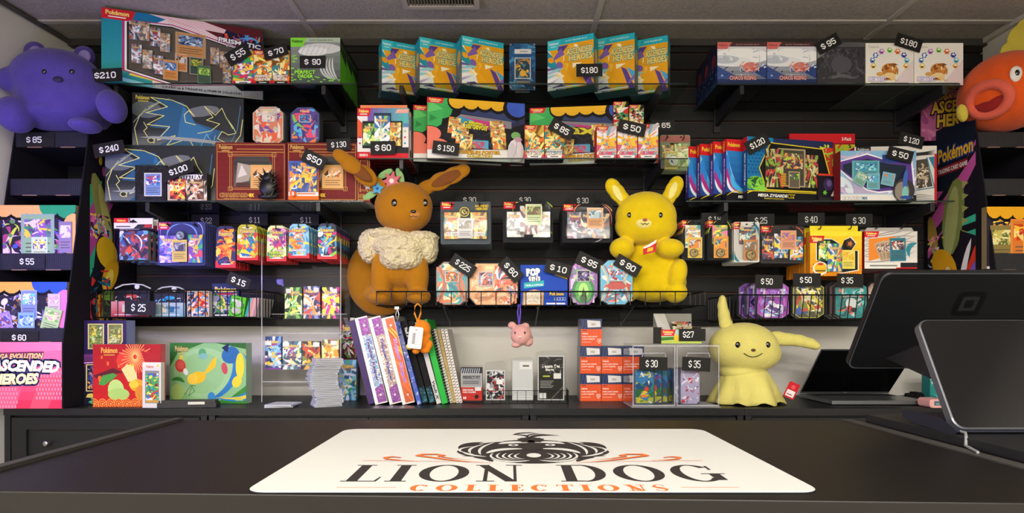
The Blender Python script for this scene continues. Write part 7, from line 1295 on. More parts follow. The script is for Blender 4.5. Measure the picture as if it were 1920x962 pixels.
# acrylic case with mini tins
CX0, CX1, CYF = xof(1184, 2.27), xof(1350, 2.27), 2.27; ch_ = zof(645, 2.27)-CZ
ac = thing('acrylic_case', 'clear two-compartment acrylic case with mini tins on the worktop', 'display case', ((CX0+CX1)/2, CYF, CZ+EPS)); hw = (CX1-CX0)/2
g = G(); g.box(-hw, 0, .004, -hw+.003, .16, ch_, '#fff'); g.box(hw-.003, 0, .004, hw, .16, ch_, '#fff'); g.box(-.0015, 0, .004, .0015, .16, ch_-.003, '#fff'); g.box(-hw+.003, .157, .004, hw-.003, .16, ch_-.003, '#fff'); g.box(-hw, 0, ch_-.003, hw, .16, ch_, '#fff'); g.build('case_walls', ACRYL, ac)
g = G(); g.box(-hw-.001, -.002, 0, hw+.001, .16, .003, '#fff'); g.build('case_floor', ACRYLE, ac)
for s in (-1, 1):
    c0, c1 = (-hw+.004, -.003) if s < 0 else (.003, hw-.004); g = G(); g.box(c0, -.002, .006, c1, -.0005, ch_-.006, '#fff'); d_ = g.build('case_door', ACRYL, ac); g = G(); cc = (c0+c1)/2
    g.tube([(cc-.045, -.004, ch_-.05), (cc-.04, -.006, ch_-.035), (cc+.04, -.006, ch_-.035), (cc+.045, -.004, ch_-.05)], .002, '#fff'); g.build('door_handle', ACRYLE, d_); g = G()
    for q in ((c0, .006, c1, .010), (c0, ch_-.010, c1, ch_-.006), (c0, .010, c0+.003, ch_-.010), (c1-.003, .010, c1, ch_-.010)): g.box(q[0], -.003, q[1], q[2], -.0021, q[3], '#fff')
    g.build('door_rim', ACRYLE, d_)
def mtin(px0, px1, pyt, pyb, Y, base, pl, seed, lab, scene=True, rot=0, m=TIN):
    w = (px1-px0)*Y/F; z = CZ+.005; h = zof(pyt, Y)-z; g = G(); g.prism([(x-w/2, zz) for x, zz in rrect(w, h, .014, 4)], 0, .018, base, '#5c6068', .003); A = g.front(-w/2, 0, w/2, h); A.win(.08, .06, .92, .94)
    if scene: A.rect(0, .5, 1, 1, '#2f7ab0'); A.rect(0, 0, 1, .5, '#2c6a34'); A.poly([(0, .5), (.2, .66), (.4, .56), (.7, .72), (1, .52), (1, .44), (0, .44)], '#1c4a78'); A.rect(0, .0, 1, .22, '#a8a83a'); A.ell(.5, .3, .18, .1, '#e8c02a'); A.ell(.6, .45, .1, .07, '#d8402c'); A.ell(.48, .25, .15, .05, '#e8803a'); A.text('Pokémon', .3, .82, .7, .88, '#e8e8f0', .03)
    A.splash(.08, .06, .92, .94, pl, 22, seed, .16)
    return tag(g.build('mini_tin', m, None, (xof((px0+px1)/2, Y), Y, z), rot), lab, 'mini tin')
mtin(1189, 1228, 692, 752, 2.30, '#2f6a8c', ['#3c8a3c', '#2f7ab0', '#c8b83a', '#e8f0f0'], 3, 'front mini tin with blue sky and green meadow, left half of the acrylic case')
for k in range(3): mtin(1206+11*k, 1243+11*k, 690, 750, 2.322+.021*k, '#2c3c5c', ['#8a2c4a', '#3c8a3c', '#5c3c8c', '#2c6a8c'], 5+k, 'dark mini tin behind the front one in the left half of the case, '+('nearest', 'middle', 'farthest')[k])
mtin(1275, 1313, 689, 748, 2.30, '#b0a8c8', ['#e8e8f0', '#8a80b0', '#c83c44', '#f4f4f8', '#5c5470', '#c8c8d8'], 6, 'silver and lilac mini tin alone in the right half of the acrylic case', False)
mtin(1263, 1299, 689, 748, 2.322, '#8a88a0', ['#c8c8d8', '#6a6480'], 7, 'grey mini tin right behind the silver and lilac one', False)
# clear tray with a card box on top of the case
tz = CZ+EPS+ch_+.0005; t = thing('open_card_box', 'open green meadow box holding a small pack, on top of the acrylic case', 'card box', (xof(1277, 2.29), 2.29, tz)); w = .155; h = .062
g = G(); g.box(-.075, 0, 0, .078, .003, h*.85, '#7ab83a'); A = g.front(-.075, 0, .078, h*.85); A.grad(0, 0, 1, 1, '#b8c83a', '#a8d0d8', 5); A.poly([(0, .2), (.4, .3), (.4, .5), (0, .45)], '#3c7c2c'); A.ell(.37, .4, .06, .25, '#f0c02a'); badge(A, 0, .55, .36, 1); g.box(-.075, .003, 0, -.073, .13, h, '#3c3c34'); g.box(.076, .003, 0, .078, .13, h, '#3c3c34'); g.box(-.075, .127, 0, .078, .13, h+.055, '#8a8880'); g.box(-.075, .003, 0, .078, .13, .002, '#8a8880'); g.build('carton', PRINT, t)
g = G(); g.add([(-.075, .127, h+.055), (-.03, .127, h+.055), (-.03, .02, h-.02), (-.075, .06, h)], [(0, 1, 2, 3)], '#c8c8c4'); g.build('torn_flap', PRINT, t)
g = G(); g.box(-.03, 0, 0, .045, .02, .10, '#c8b8a0'); A = g.front(-.03, 0, .045, .1); A.splash(0, 0, 1, 1, ['#1c1c1c', '#e8e4d8', '#b83a3c', '#3c6a8c', '#8a9a5c'], 40, 3, .2); tag(g.build('card_pack', GLOSS, None, (xof(1282, 2.31), 2.325, tz+.018), (-.85, 0, -.1)), 'small black and cream pack lying inside the open box on the acrylic case', 'card pack')
# ------------------------------------------------------------------ goods in the display towers
def petals(pl, word, low):
    def f(A):
        A.rect(0, 0, 1, 1, '#2a2434'); K = '#0c0a10'; A.splash(.1, .15, .9, .85, low, 70, 5, .12)
        for u, v, c in ((.12, .98, 0), (.3, .97, 0), (.5, .96, 0), (.68, .98, 1), (.88, .95, 1), (.97, .68, 2), (.97, .38, 2)): A.ell(u, v, .15, .22, K)
        for u, v, c in ((.12, 1.0, 0), (.3, .99, 0), (.5, .98, 0), (.68, 1.0, 1), (.88, .98, 1), (.98, .68, 2), (.98, .38, 2)): A.ell(u, v, .13, .19, pl[c])
        A.poly([(0, 0), (1, 0), (1, .18), (.45, .04), (0, .04)], '#d8d4dc'); A.text(word, .6, .06, .95, .13, '#2c2430', .03, 0, None, 0, .04)
    return f
def tgoods(px0, px1, pyt, Y, z, artf, lab, cards, d=.025, x0=None, x1=None):
    def parts(t, x0_, w, h):
        for i, (u0, v0, u1, v1, e, pic, body, rr_) in enumerate(cards): minicard(t, x0_+u0*w, v0*h, (u1-u0)*w, (v1-v0)*h, e, pic, body, 4+i, -.001-.001*i, rr_, n=18)
    return carton('boxed_card_set', lab, 'boxed card set', px0, px1, pyt, Y, z, d, artf, '#2a2434', '#8a7a5a', '#1c1a20', parts=parts)
VI = ['#8a6ab8', '#c8a8e0', '#5c8a5c', '#e8d0e8', '#a8487c', '#4a5ac0', '#c8d84a']
tgoods(-10, 142, 385, 2.31, 1.387, petals(['#e8b070', '#2a9a6c', '#e8b070'], 'ex BOX', VI), 'box with orange and green petals and a violet card window, left tower upper bay', [(.33, .16, .74, .86, '#8aa8a0', ['#8a5ab0', '#3c8a6c', '#e8d0f0', '#e8c84a', '#5c3c7c'], '#8ab08a', 0), (.46, .14, .66, .5, '#b8d8c8', ['#6a4a9c', '#e8e04a', '#e8e8f0'], '#c8d8b0', 0), (.80, .25, .96, .74, '#8a7a9c', ['#a88ac0', '#e8d8e8'], '#8a7aa0', 0)])
tgoods(-22, 126, 529, 2.262, 1.113, petals(['#e8a850', '#2c54b0', '#d87ab8'], '', ['#6a6ac0', '#e8d8f0', '#8a6a3c', '#3c3c54', '#c8b8e0']), 'box with orange, blue and pink petals and three cards, left tower lower bay', [(.42, .38, .62, .86, '#8aa8d8', ['#7a8ae0', '#e8e8ff', '#6ac8b8'], '#7a8ad0', 0), (.76, .46, .92, .80, '#b8b0b8', ['#e8e0e0', '#c8a0b8'], '#c8b8c0', 0), (.12, .05, .36, .48, '#9a80d0', ['#4a5ac0', '#c8a8e8', '#8a4a6c'], '#a888c8', -.25), (.39, .05, .60, .48, '#7aa0d8', ['#3c6ab8', '#c8e0f8', '#8ab0d8'], '#8ab0e0', 0), (.66, .14, .88, .56, '#a8c890', ['#7ab05c', '#d8e8a8', '#e8a0b8'], '#a8c890', .25)])
def pinkb(A):
    A.rect(0, 0, 1, 1, '#d83a68'); A.grad(0, .0, 1, 1, '#d42a50', '#e87aa8', 8); A.poly([(.1, 0), (.35, 0), (.5, .5), (.2, .6)], '#e85a80'); A.poly([(.55, 0), (.8, 0), (1, .5), (.7, .5)], '#e0506c')
    for i in range(24):
        for j in range(9):
            u, v = .02+.042*i+.021*(j % 2), .03+.065*j
            if (i < 9) or (i > 14 and j > 1) or j > 7: A.raw([(u+.014*math.cos(a), v+.03*math.sin(a)) for a in (0, 1.05, 2.1, 3.14, 4.19, 5.24)], '#ec88a4'); 
    A.up()
    for k in range(6): A.poly([(.1, .96-.03*k), (.99, .99-.02*k), (.99, .985-.02*k)], '#f0a0c0')
    A.poly([(.0, .73), (.72, .82), (.75, .86), (.0, .84)], '#8a2c5c')
    A.text('MEGA EVOLUTION', .03, .74, .74, .83, '#e8c48a', .05, .25, '#5c1c4c', .09, .02); A.text('ASCENDED', .02, .55, .96, .73, '#f4ecd0', .06, .25, '#1c2456', .13, -.03); A.text('HEROES', .04, .36, .68, .53, '#f4ecd0', .06, .25, '#1c2456', .13, .02); A.text('HEROES', .04, .36, .68, .53, '#f6e4b0', .04, .25, None, 0, .02)
carton('display_sign', 'bright pink printed card panel lettered ASCENDED HEROES at the foot of the left tower', 'sign', -20, 117, 641, 2.238, CZ, .012, pinkb, '#d83a68', '#a82a4c', h=1.108-CZ)
FI = ['#e8641c', '#f0a82a', '#8a3c24', '#f4d84a', '#5c4030', '#d83c24']
tgoods(1850, 1972, 388, 2.31, 1.387, petals(['#e8a81c', '#e8a81c', '#d83a2c'], '', FI), 'box with yellow petals and flame coloured cards in the right tower', [(.05, .1, .4, .7, '#8a7a4c', ['#5c6a3c', '#c8b85a', '#e8e0a0'], '#8a7a3c', 0), (.36, .12, .85, .8, '#e88a3c', ['#e86a1c', '#f4c83a', '#c83c1c', '#f8e08a'], '#d87a2c', 0), (.55, .14, .8, .5, '#e8b04a', ['#d8641c', '#f4d04a'], '#e89a3c', 0)])
carton('boxed_card_set', 'dark boxed set mostly in shadow in the top bay of the right tower', 'boxed card set', 1856, 1960, 300, 2.5, 1.684, .05, lambda A: A.splash(0, 0, 1, 1, ['#16161a', '#101014'], 8, 3, .3), '#0e0e11') if 0 else None
# ------------------------------------------------------------------ price tags
TAG = mat('tag_card', None, .6, spec=.3); _tg = {}
def ptag(px, py, wpx, hpx, txt, rot, Y, lab, col='#151313', tcol='#f4f4f2', tx=(.2, .3, .8, .7), yaw=0):
    w, h = wpx*Y/F, hpx*Y/F; g = G(); g.box(-w/2, 0, -h/2, w/2, .0009, h/2, col); A = g.front(-w/2, -h/2, w/2, h/2); A.eps = 4e-5
    A.price(txt, tx[0], tx[1], tx[2], tx[3], tcol)
    return tag(g.build('price_tag', TAG, None, tuple(at(px, py, Y)), (0, -math.radians(rot), yaw)), 'price tag reading %s, %s' % (txt.replace('$ ', '$').replace('$', '$'), lab), 'price tag')
T = ptag
T(197, 141, 64, 25, '$210', 3, 2.340, 'at the left corner of the huge teal box'); T(446, 102, 46, 27, '$ 55', 31, 2.378, 'tilted over the confetti-coloured box'); T(517, 97, 46, 22, '$ 70', 16, 2.378, 'tilted over the yellow and black small boxes'); T(586, 116, 48, 23, '$  90', 0, 2.378, 'on the front green box')
T(1105, 131.5, 49, 24, '$180', 1, 2.365, 'on the turned teal and yellow box by the framed card'); T(1553, 82, 46, 24, '$ 95', 28, 2.392, 'tilted over the dark grey box'); T(1704, 80, 50, 24, '$180', -17, 2.392, 'tilted over the two white gem boxes')
T(204, 279, 58, 25, '$ 240', 10, 2.365, 'left of the stacked black foil boxes'); T(334, 319, 56, 24, '$100', 19, 2.362, 'tilted over the mystery pack'); T(589, 299, 46, 25, '$50', -26, 2.352, 'tilted over the orange and blue three pack'); T(635, 271, 45, 23, '$ 130', 4, 2.395, 'at the right end of the dark red boxes')
T(718, 277, 47, 25, '$ 60', 1, 2.372, 'on the SERIES 8 box'); T(836, 278, 50, 24, '$ 150', -7, 2.372, 'on the Gardevoir poster box'); T(1053, 242, 47, 24, '$ 85', -30, 2.372, 'tilted above the pair of small yellow boxes'); T(1185, 240, 52, 24, '$ 50', -13, 2.372, 'tilted over the three CHAOS RISING boxes'); T(1243, 235, 44, 20, '$ 65', 0, 2.50, 'in shadow above the green clamshell')
T(1420, 269, 46, 25, '$120', 28, 2.372, 'tilted over the corner of the MEGA ZYGARDE box'); T(1688, 290, 48, 23, '$ 50', -14, 2.372, 'tilted over the PALAFIN box'); T(1709, 263, 46, 23, '$ 120', -14, 2.44, 'on the BINDER COLLECTION box')
T(868, 498, 50, 24, '$ 225', -33, 2.395, 'tilted over the teal and rust tin'); T(958, 506, 48, 24, '$ 60', -47, 2.395, 'steeply tilted over the wide orange tin'); T(1047, 504, 50, 24, '$ 10', -14, 2.395, 'tilted over the blue snack box'); T(1105, 492, 50, 25, '$ 95', -25, 2.395, 'tilted over the green tin'); T(1177, 498, 50, 24, '$ 90', -30, 2.36, 'tilted over the light blue and red tin')
T(1442, 528, 52, 25, '$ 50', -2, 2.362, 'on the purple tin in the right basket', tx=(.22, .3, .62, .7)); T(1513, 525, 52, 25, '$ 50', 0, 2.362, 'on the yellow and black tin in the right basket', tx=(.26, .3, .66, .7)); T(1594, 526, 50, 25, '$ 35', -1, 2.362, 'on the teal tin in the right basket', tx=(.18, .3, .6, .7)); T(1664, 525, 50, 25, '$', 0, 2.362, 'half hidden behind the payment display', tx=(.24, .32, .34, .66))
T(263, 577, 58, 27, '$  25', -3, 2.39, 'in front of the clear pouches in the left basket', tx=(.22, .26, .66, .72)); T(447, 528, 44, 24, '$ 15', -22, 2.42, 'tilted above the dark blue card box in the left basket'); T(488, 536, 40, 14, '$ ', -4, 2.44, 'dark and blank looking, beside the tag 15 in the left basket') if 0 else None
T(71, 262, 62, 25, '$ 85', 0, 2.371, 'on the top tray of the left tower', '#1b1b20', tx=(.16, .3, .6, .7)); T(55, 490.5, 58, 25, '$ 55', -1, 2.296, 'on the tray under the orange and green petal box', '#1b1b28', tx=(.2, .3, .64, .7)); T(37, 633, 70, 24, '$ 60', -1, 2.246, 'on the tray above the pink sign', '#17171c', tx=(.3, .3, .66, .7))
T(1298, 628, 50, 23, '$27', 0, 2.285, 'on the open box above the acrylic case', tx=(.16, .3, .54, .76)); T(1225, 682, 53, 25, '$ 30', -1, 2.264, 'on the left door of the acrylic case', tx=(.24, .26, .64, .74)); T(1305.5, 683, 53, 26, '$ 35', -3, 2.264, 'on the right door of the acrylic case', tx=(.24, .26, .64, .74))
for px, py, tx_, lb, c in ((294, 413, '$ 16', 'between the sleeve pouches and the purple blister', '#8a8884'), (385, 413, '$ 22', 'above the purple blister', '#a8a8a4'), (476, 412, '$ 11', 'above the second of the five packs', '#b8b8b4'), (572, 412, '$ 11', 'above the fourth of the five packs', '#b8b8b4')): T(px, py, 52, 22, tx_, 0, 2.62, 'dark '+lb, '#0d0d0e', c, (.34, .25, .72, .7))
for px, py, tx_, lb, w_ in ((880, 373, '$ 30', 'behind the grey three-pack blister', 54), (984, 373, '$ 30', 'behind the white pack blister', 48), (1092, 374, '$ 30', 'behind the dark pack blister', 48)): T(px, py, w_, 22, tx_, 0, 2.60, 'on the wall '+lb, '#0d0d0e', '#c8c8c4', (.3, .2, .72, .62))
for px, py, tx_, lb in ((1340, 411, '$ 16', 'over the narrow blisters'), (1427, 413, '$ 25', 'over the salmon card blister'), (1521, 411, '$ 40', 'over the yellow boxes'), (1611, 413, '$ 30', 'over the white and orange decks')): T(px, py, 50, 24, tx_, 0, 2.405 if px > 1500 else 2.46, 'hanging dark '+lb, '#0f0f10', '#c8c8c4', (.28, .25, .72, .7))
# ------------------------------------------------------------------ plush toys (plain generic animals)
def plushmat(name, col, rough=.9, bump=(160, .5, .004), var=(14, .07)): return mat(name, col, rough, bump=bump, var=var, sheen=.15, spec=.15)
def blobs(name, ells, m, parent, vox=.005, it=8, disp=0):
    g = G()
    for e in ells: g.sph(*e[:2], '#ffffff', *(e[2:]), nu=24, nv=16)
    o = g.build(name, m, parent, smooth=True)
    r = o.modifiers.new('remesh', 'REMESH'); r.mode = 'VOXEL'; r.voxel_size = vox; r.use_smooth_shade = True
    s = o.modifiers.new('smooth', 'SMOOTH'); s.iterations = it; s.factor = .5
    if disp:
        tx = bpy.data.textures.get('tuft') or bpy.data.textures.new('tuft', 'CLOUDS'); tx.noise_scale = .012; tx.noise_depth = 2
        d = o.modifiers.new('tufts', 'DISPLACE'); d.texture = tx; d.strength = disp; d.mid_level = .5
    return o
def dome(name, c, r, m, parent, col='#ffffff', rot=None): g = G(); g.sph(c, r, col, rot, nu=20, nv=12); return g.build(name, m, parent, smooth=True)
EYE = mat('button_eye', '#0b0a0a', .15, coat=1); THREAD = mat('stitching', '#2a1a12', .8)
def onsurf(c, r, x, z, out=.001):
    """point of an ellipsoid's near side above (x,z)"""
    k = 1-((x-c[0])/r[0])**2-((z-c[2])/r[2])**2; return Vector((x, c[1]-r[1]*math.sqrt(max(k, .02))-out, z))
def osp(c, r, px, py, rt, out=.001):
    """point of an ellipsoid's near side seen at a photograph position"""
    C0 = Vector((0, 0, ZC))-rt.location-Vector(c); d = at(px, py, 1)-Vector((0, 0, ZC)); o = Vector([C0[i]/r[i] for i in range(3)]); e = Vector([d[i]/r[i] for i in range(3)])
    A_, B_, D_ = e.dot(e), o.dot(e), o.dot(o)-1; t = (-B_-math.sqrt(max(B_*B_-A_*D_, 0)))/A_; p = C0+d*t; n = Vector([p[i]/r[i]**2 for i in range(3)]).normalized()
    osp.n = n; return p+Vector(c)+n*out
def smile(parent, c, r, x0, x1, z, sag, m=THREAD, t=.0016, name='stitched_mouth'):
    g = G(); n = 10; g.tube([onsurf(c, r, x0+(x1-x0)*i/n, z-sag*4*(i/n)*(1-i/n)) for i in range(n+1)], t, '#ffffff', 6); return g.build(name, m, parent, smooth=True)
def star(name, c, r, n, thick, col, parent, inner=.45, tilt=(0, 0, 0), m=None, cc=None):
    g = G(); q = [(r*(1 if i % 2 == 0 else inner)*math.cos(PI*i/n+PI/2), r*(1 if i % 2 == 0 else inner)*math.sin(PI*i/n+PI/2)) for i in range(2*n)]; g.prism(q, -thick/2, thick/2, '#ffffff')
    o = g.build(name, m or plushmat(name+'_felt', col), parent, c, tilt, bevel=.003)
    if cc: g = G(); g.sph((0, -thick/2, 0), (r*.24, .003, r*.24), '#ffffff'); g.build(name+'_centre', plushmat(name+'_centre_felt', cc), o, smooth=True)
    return o
# --- brown long-eared plush in the middle basket
BR_ = plushmat('brown_plush', '#ad7212'); BRI = plushmat('brown_inner_ear', '#7d4a22'); FLC = plushmat('cream_fleece', '#e6d8b0', bump=(70, 1.0, .02)); TAN = plushmat('tan_plush', '#c98a45')
root = thing('plush_toy', 'large brown long-eared plush toy with cream fleece bib and flowers in the wire basket', 'plush toy', (xof(755, 2.46), 2.46, 1.2505))
def LP(px, py, Y=2.46, r0=None): return at(px, py, Y)-(r0 or root).location
k = 2.46/F
hc = LP(757, 388, 2.44); hr = (54*k, .095, 46*k)
body = blobs('body', [(hc, hr), (LP(757, 400, 2.435), (52*k, .09, 36*k)), (LP(752, 480, 2.47), (52*k, .08, 62*k)), (LP(716, 515, 2.435), (20*k, .042, 52*k)), (LP(783, 515, 2.435), (21*k, .042, 52*k)), (LP(713, 556, 2.425), (23*k, .055, 15*k)), (LP(785, 556, 2.425), (23*k, .055, 15*k)), (LP(750, 535, 2.52), (52*k, .07, 36*k)), (LP(700, 551, 2.46), (17*k, .04, 17*k))], BR_, root)
blobs('tail', [(LP(696, 520, 2.575), (48*k, .055, 68*k)), (LP(715, 560, 2.56), (50*k, .05, 34*k))], plushmat('brown_tail_plush', '#a06a12'), root)
for nm, pts in (('ear', ((708, 349, 24, 15, 2.41), (684, 329, 26, 17, 2.375), (657, 308, 24, 15, 2.35), (640, 294, 18, 12, 2.345))), ('ear', ((800, 352, 24, 14, 2.46), (826, 340, 26, 17, 2.45), (850, 329, 24, 16, 2.45), (866, 321, 17, 13, 2.45)))):
    s = -1 if pts[0][0] < 750 else 1; a = s*math.radians(-38 if s < 0 else -26) if s < 0 else math.radians(-26)
    rot = (0, math.radians(38), 0) if s < 0 else (0, math.radians(-26), 0)
    e = blobs(nm, [(LP(x, y, Y_), (rx*k, .016, rz*k), rot) for x, y, rx, rz, Y_ in pts], BR_, root, .004)
    g = G(); cx, cy = (pts[1][0]+pts[2][0])/2, (pts[1][1]+pts[2][1])/2; g.sph(LP(cx, cy, (pts[1][4]+pts[2][4])/2-.011), (32*k, .0085, 10.5*k), '#fff', rot); g.build('inner_ear', BRI, e, smooth=True)
blobs('fleece_bib', [(LP(752, 462, 2.43), (54*k, .085, 27*k)), (LP(742, 484, 2.41), (30*k, .065, 22*k)), (LP(765, 488, 2.41), (26*k, .06, 18*k)), (LP(694, 462, 2.45), (22*k, .06, 32*k)), (LP(804, 464, 2.44), (18*k, .055, 30*k)), (LP(726, 440, 2.44), (40*k, .075, 12*k)), (LP(790, 446, 2.44), (34*k, .07, 12*k))], FLC, root, .0045, 3, .012)
dome('muzzle', osp(hc, hr, 774, 404, root, -.012), (.034, .022, .024), TAN, root); q = osp(hc, hr, 774, 396, root, .010); dome('nose', q, (.011, .007, .007), EYE, root)
g = G(); mz = q+Vector((0, .0, -.012)); g.tube([mz+Vector((-.016, .004, -.004)), mz+Vector((-.008, 0, -.009)), mz+Vector((0, -.001, -.004)), mz+Vector((.008, 0, -.009)), mz+Vector((.016, .004, -.004))], .0012, '#fff'); g.build('stitched_mouth', THREAD, root)
for x in (739, 797): p = osp(hc, hr, x, 380, root, -.002); dome('eye', p, (.012, .006, .015), EYE, root)
fl = LP(735, 340, 2.40)
star('flower', fl, .042, 7, .014, '#cf6f78', root, .5, (0, .2, -.1), None, '#e9e2d8'); star('flower', LP(708, 354, 2.395), .026, 5, .012, '#5aa4cc', root, .55, (0, .1, 0), None, '#2f62a8'); star('flower', LP(690, 350, 2.40), .014, 5, .010, '#e8dcc8', root, .6)
for a_, b_, rt in ((684, 342, .9), (694, 366, -.5), (722, 326, 2.6), (750, 330, 1.2)): g = G(); g.sph((0, 0, 0), (.034, .006, .014), '#fff'); g.build('felt_leaf', bpy.data.materials.get('leaf_felt') or plushmat('leaf_felt', '#8fbf7c'), root, LP(a_, b_, 2.412), (0, rt, 0), smooth=True)
# --- yellow plush
YE = plushmat('yellow_plush', '#e2c412'); YEP = plushmat('pale_yellow_muzzle', '#f4e68a')
root = thing('plush_toy', 'large bright yellow plush bunny sitting at the right end of the middle wire basket', 'plush toy', (xof(1220, 2.47), 2.47, 1.2505)); r2 = root; k = 2.46/F
def LP(px, py, Y=2.46): return at(px, py, Y)-r2.location
hc = LP(1211, 408, 2.44); hr = (57*k, .09, 48*k)
blobs('body', [(hc, hr), (LP(1211, 425, 2.44), (58*k, .085, 34*k)), (LP(1222, 500, 2.515), (62*k, .10, 62*k)), (LP(1226, 530, 2.515), (62*k, .10, 38*k)), (LP(1166, 466, 2.42), (23*k, .05, 20*k)), (LP(1256, 466, 2.40), (26*k, .05, 18*k)), (LP(1270, 515, 2.42), (17*k, .045, 30*k), (0, .25, 0)), (LP(1266, 548, 2.44), (22*k, .06, 20*k)), (LP(1176, 545, 2.49), (24*k, .06, 22*k))], YE, root)
for pts, rt in ((((1168, 374, 16), (1158, 362, 18), (1150, 352, 17)), -.5), (((1254, 370, 16), (1262, 357, 18), (1267, 348, 17)), .38)):
    e = blobs('ear', [(LP(x, y, 2.45), (r_*.85*k, .018, 19*k), (0, rt, 0)) for x, y, r_ in pts], YE, root, .004); g = G(); g.sph(LP(pts[1][0], pts[1][1], 2.433), (7*k, .005, 17*k), '#fff', (0, rt, 0)); g.build('inner_ear', YEP, e, smooth=True)
dome('muzzle', osp(hc, hr, 1209, 420, root, -.012), (.036, .02, .024), YEP, root)
q = osp(hc, hr, 1209, 412, root, .008); dome('nose', q, (.009, .006, .006), mat('pink_nose', '#b85a5c', .6), root); g = G(); mz = q+Vector((0, 0, -.01)); g.tube([mz+Vector((-.016, .004, -.002)), mz+Vector((-.008, 0, -.008)), mz+Vector((0, -.001, -.003)), mz+Vector((.008, 0, -.008)), mz+Vector((.016, .004, -.002))], .0013, '#fff'); g.build('stitched_mouth', THREAD, root)
for x in (1180, 1239): dome('eye', osp(hc, hr, x, 403, root, -.002), (.009, .005, .011), EYE, root)
g = G(); g.prism([(0, 0), (.05, .0), (.066, .045), (.03, .034), (.008, .03)], 0, .0015, '#c8202a', '#c8202a'); A = g.front(0, 0, .066, .045, 0); A.poly([(.12, .66), (.45, .75), (1, 1), (.9, .74), (.5, .55), (.1, .5)], '#eeeae4'); A.poly([(.25, .15), (.6, .15), (.7, .45), (.35, .45)], '#e8c02a'); g.build('hang_tag', PRINT, root, LP(1206, 478, 2.335), (0, -.25, 0))
# --- purple plush on the left tower
PU_ = plushmat('purple_plush', '#4d4192'); root = thing('plush_toy', 'big purple plush animal lying on top of the left display tower under the ceiling', 'plush toy', (xof(130, 2.40), 2.42, 1.9335)); r3 = root; k = 2.38/F
def LP(px, py, Y=2.40): return at(px, py, Y)-r3.location
hc = LP(108, 152, 2.37); hr = (80*k, .13, 56*k)
b = blobs('body', [(hc, hr), (LP(128, 190, 2.40), (90*k, .15, 56*k)), (LP(120, 222, 2.40), (75*k, .14, 26*k)), (LP(30, 150, 2.33), (34*k, .06, 22*k), (0, -.2, 0)), (LP(30, 215, 2.28), (30*k, .07, 32*k)), (LP(210, 200, 2.33), (24*k, .055, 31*k), (0, -.3, 0)), (LP(160, 236, 2.30), (26*k, .06, 12*k))], PU_, root, .007)
for x, y in ((66, 98), (158, 106)):
    e = blobs('ear', [(LP(x, y, 2.42), (20*k, .03, 20*k))], PU_, root, .005); g = G(); g.sph(LP(x, y, 2.392), (12*k, .008, 12*k), '#fff'); g.build('inner_ear', plushmat('lilac_ear', '#8a7cc0'), e, smooth=True)
for x in (82, 134): dome('eye', osp(hc, hr, x, 134, root, -.002), (.009, .006, .009), EYE, root)
dome('nose', osp(hc, hr, 108, 150, root, -.003), (.02, .012, .013), mat('dark_purple_nose', '#241c48', .7), root); q = osp(hc, hr, 108, 164, root); smile(root, hc, hr, q.x-.04, q.x+.04, q.z, .012)
# --- orange fish
OF = plushmat('orange_plush', '#d8541a'); OFP = plushmat('pink_lip_plush', '#d8604c'); root = thing('plush_toy', 'big orange plush fish lying on top of the right display tower', 'plush toy', (xof(1885, 2.38), 2.42, 1.9335)); r4 = root; k = 2.38/F
def LP(px, py, Y=2.38): return at(px, py, Y)-r4.location
bc = Vector((1.955, 2.38, zof(174, 2.38)))-root.location; br = (.150, .165, 72*k)
blobs('body', [(bc, br), (bc+Vector((0, 0, -.034)), (.146, .155, 56*k))], OF, root, .006)
lc = osp(bc, br, 1852, 188, root, -.008); nn = osp.n; uu = nn.cross(Vector((0, 0, 1))).normalized(); vv = uu.cross(nn); g = G(); n = 26; g.tube([lc+uu*(.066*math.cos(2*PI*i/n))+vv*(.056*math.sin(2*PI*i/n)) for i in range(n)], .0185, '#fff', 12, True); g.build('lips', OFP, root, smooth=True)
g = G(); g.sph(lc-nn*.004, (.054, .012, .047), '#fff', (0, 0, math.atan2(-nn.x, -nn.y)*-1)); g.build('mouth', plushmat('dark_red_mouth', '#8c1f1c'), root, smooth=True)
g = G(); eq = osp(bc, br, 1906, 138, root, -.004); g.sph(eq, (.024, .012, .03), '#fff'); e = g.build('eye', plushmat('white_felt', '#e2ddd6'), root, smooth=True); g = G(); g.sph(eq+osp.n*.008, (.01, .008, .013), '#fff'); g.build('pupil', EYE, e, smooth=True)
YF_ = plushmat('pale_yellow_fin', '#c9b845')
blobs('back_fin', [(LP(1900, 100, 2.42), (26*k, .014, 24*k), (0, .2, 0)), (LP(1908, 74, 2.42), (20*k, .012, 28*k), (0, .2, 0)), (LP(1916, 52, 2.42), (11*k, .01, 18*k), (0, .3, 0))], YF_, root, .0045); blobs('side_fin', [(LP(1804, 212, 2.36), (9*k, .02, 17*k), (0, -.2, 0))], YF_, root, .004); blobs('tail_fin', [(LP(1926, 180, 2.56), (20*k, .012, 44*k))], YF_, root, .005)
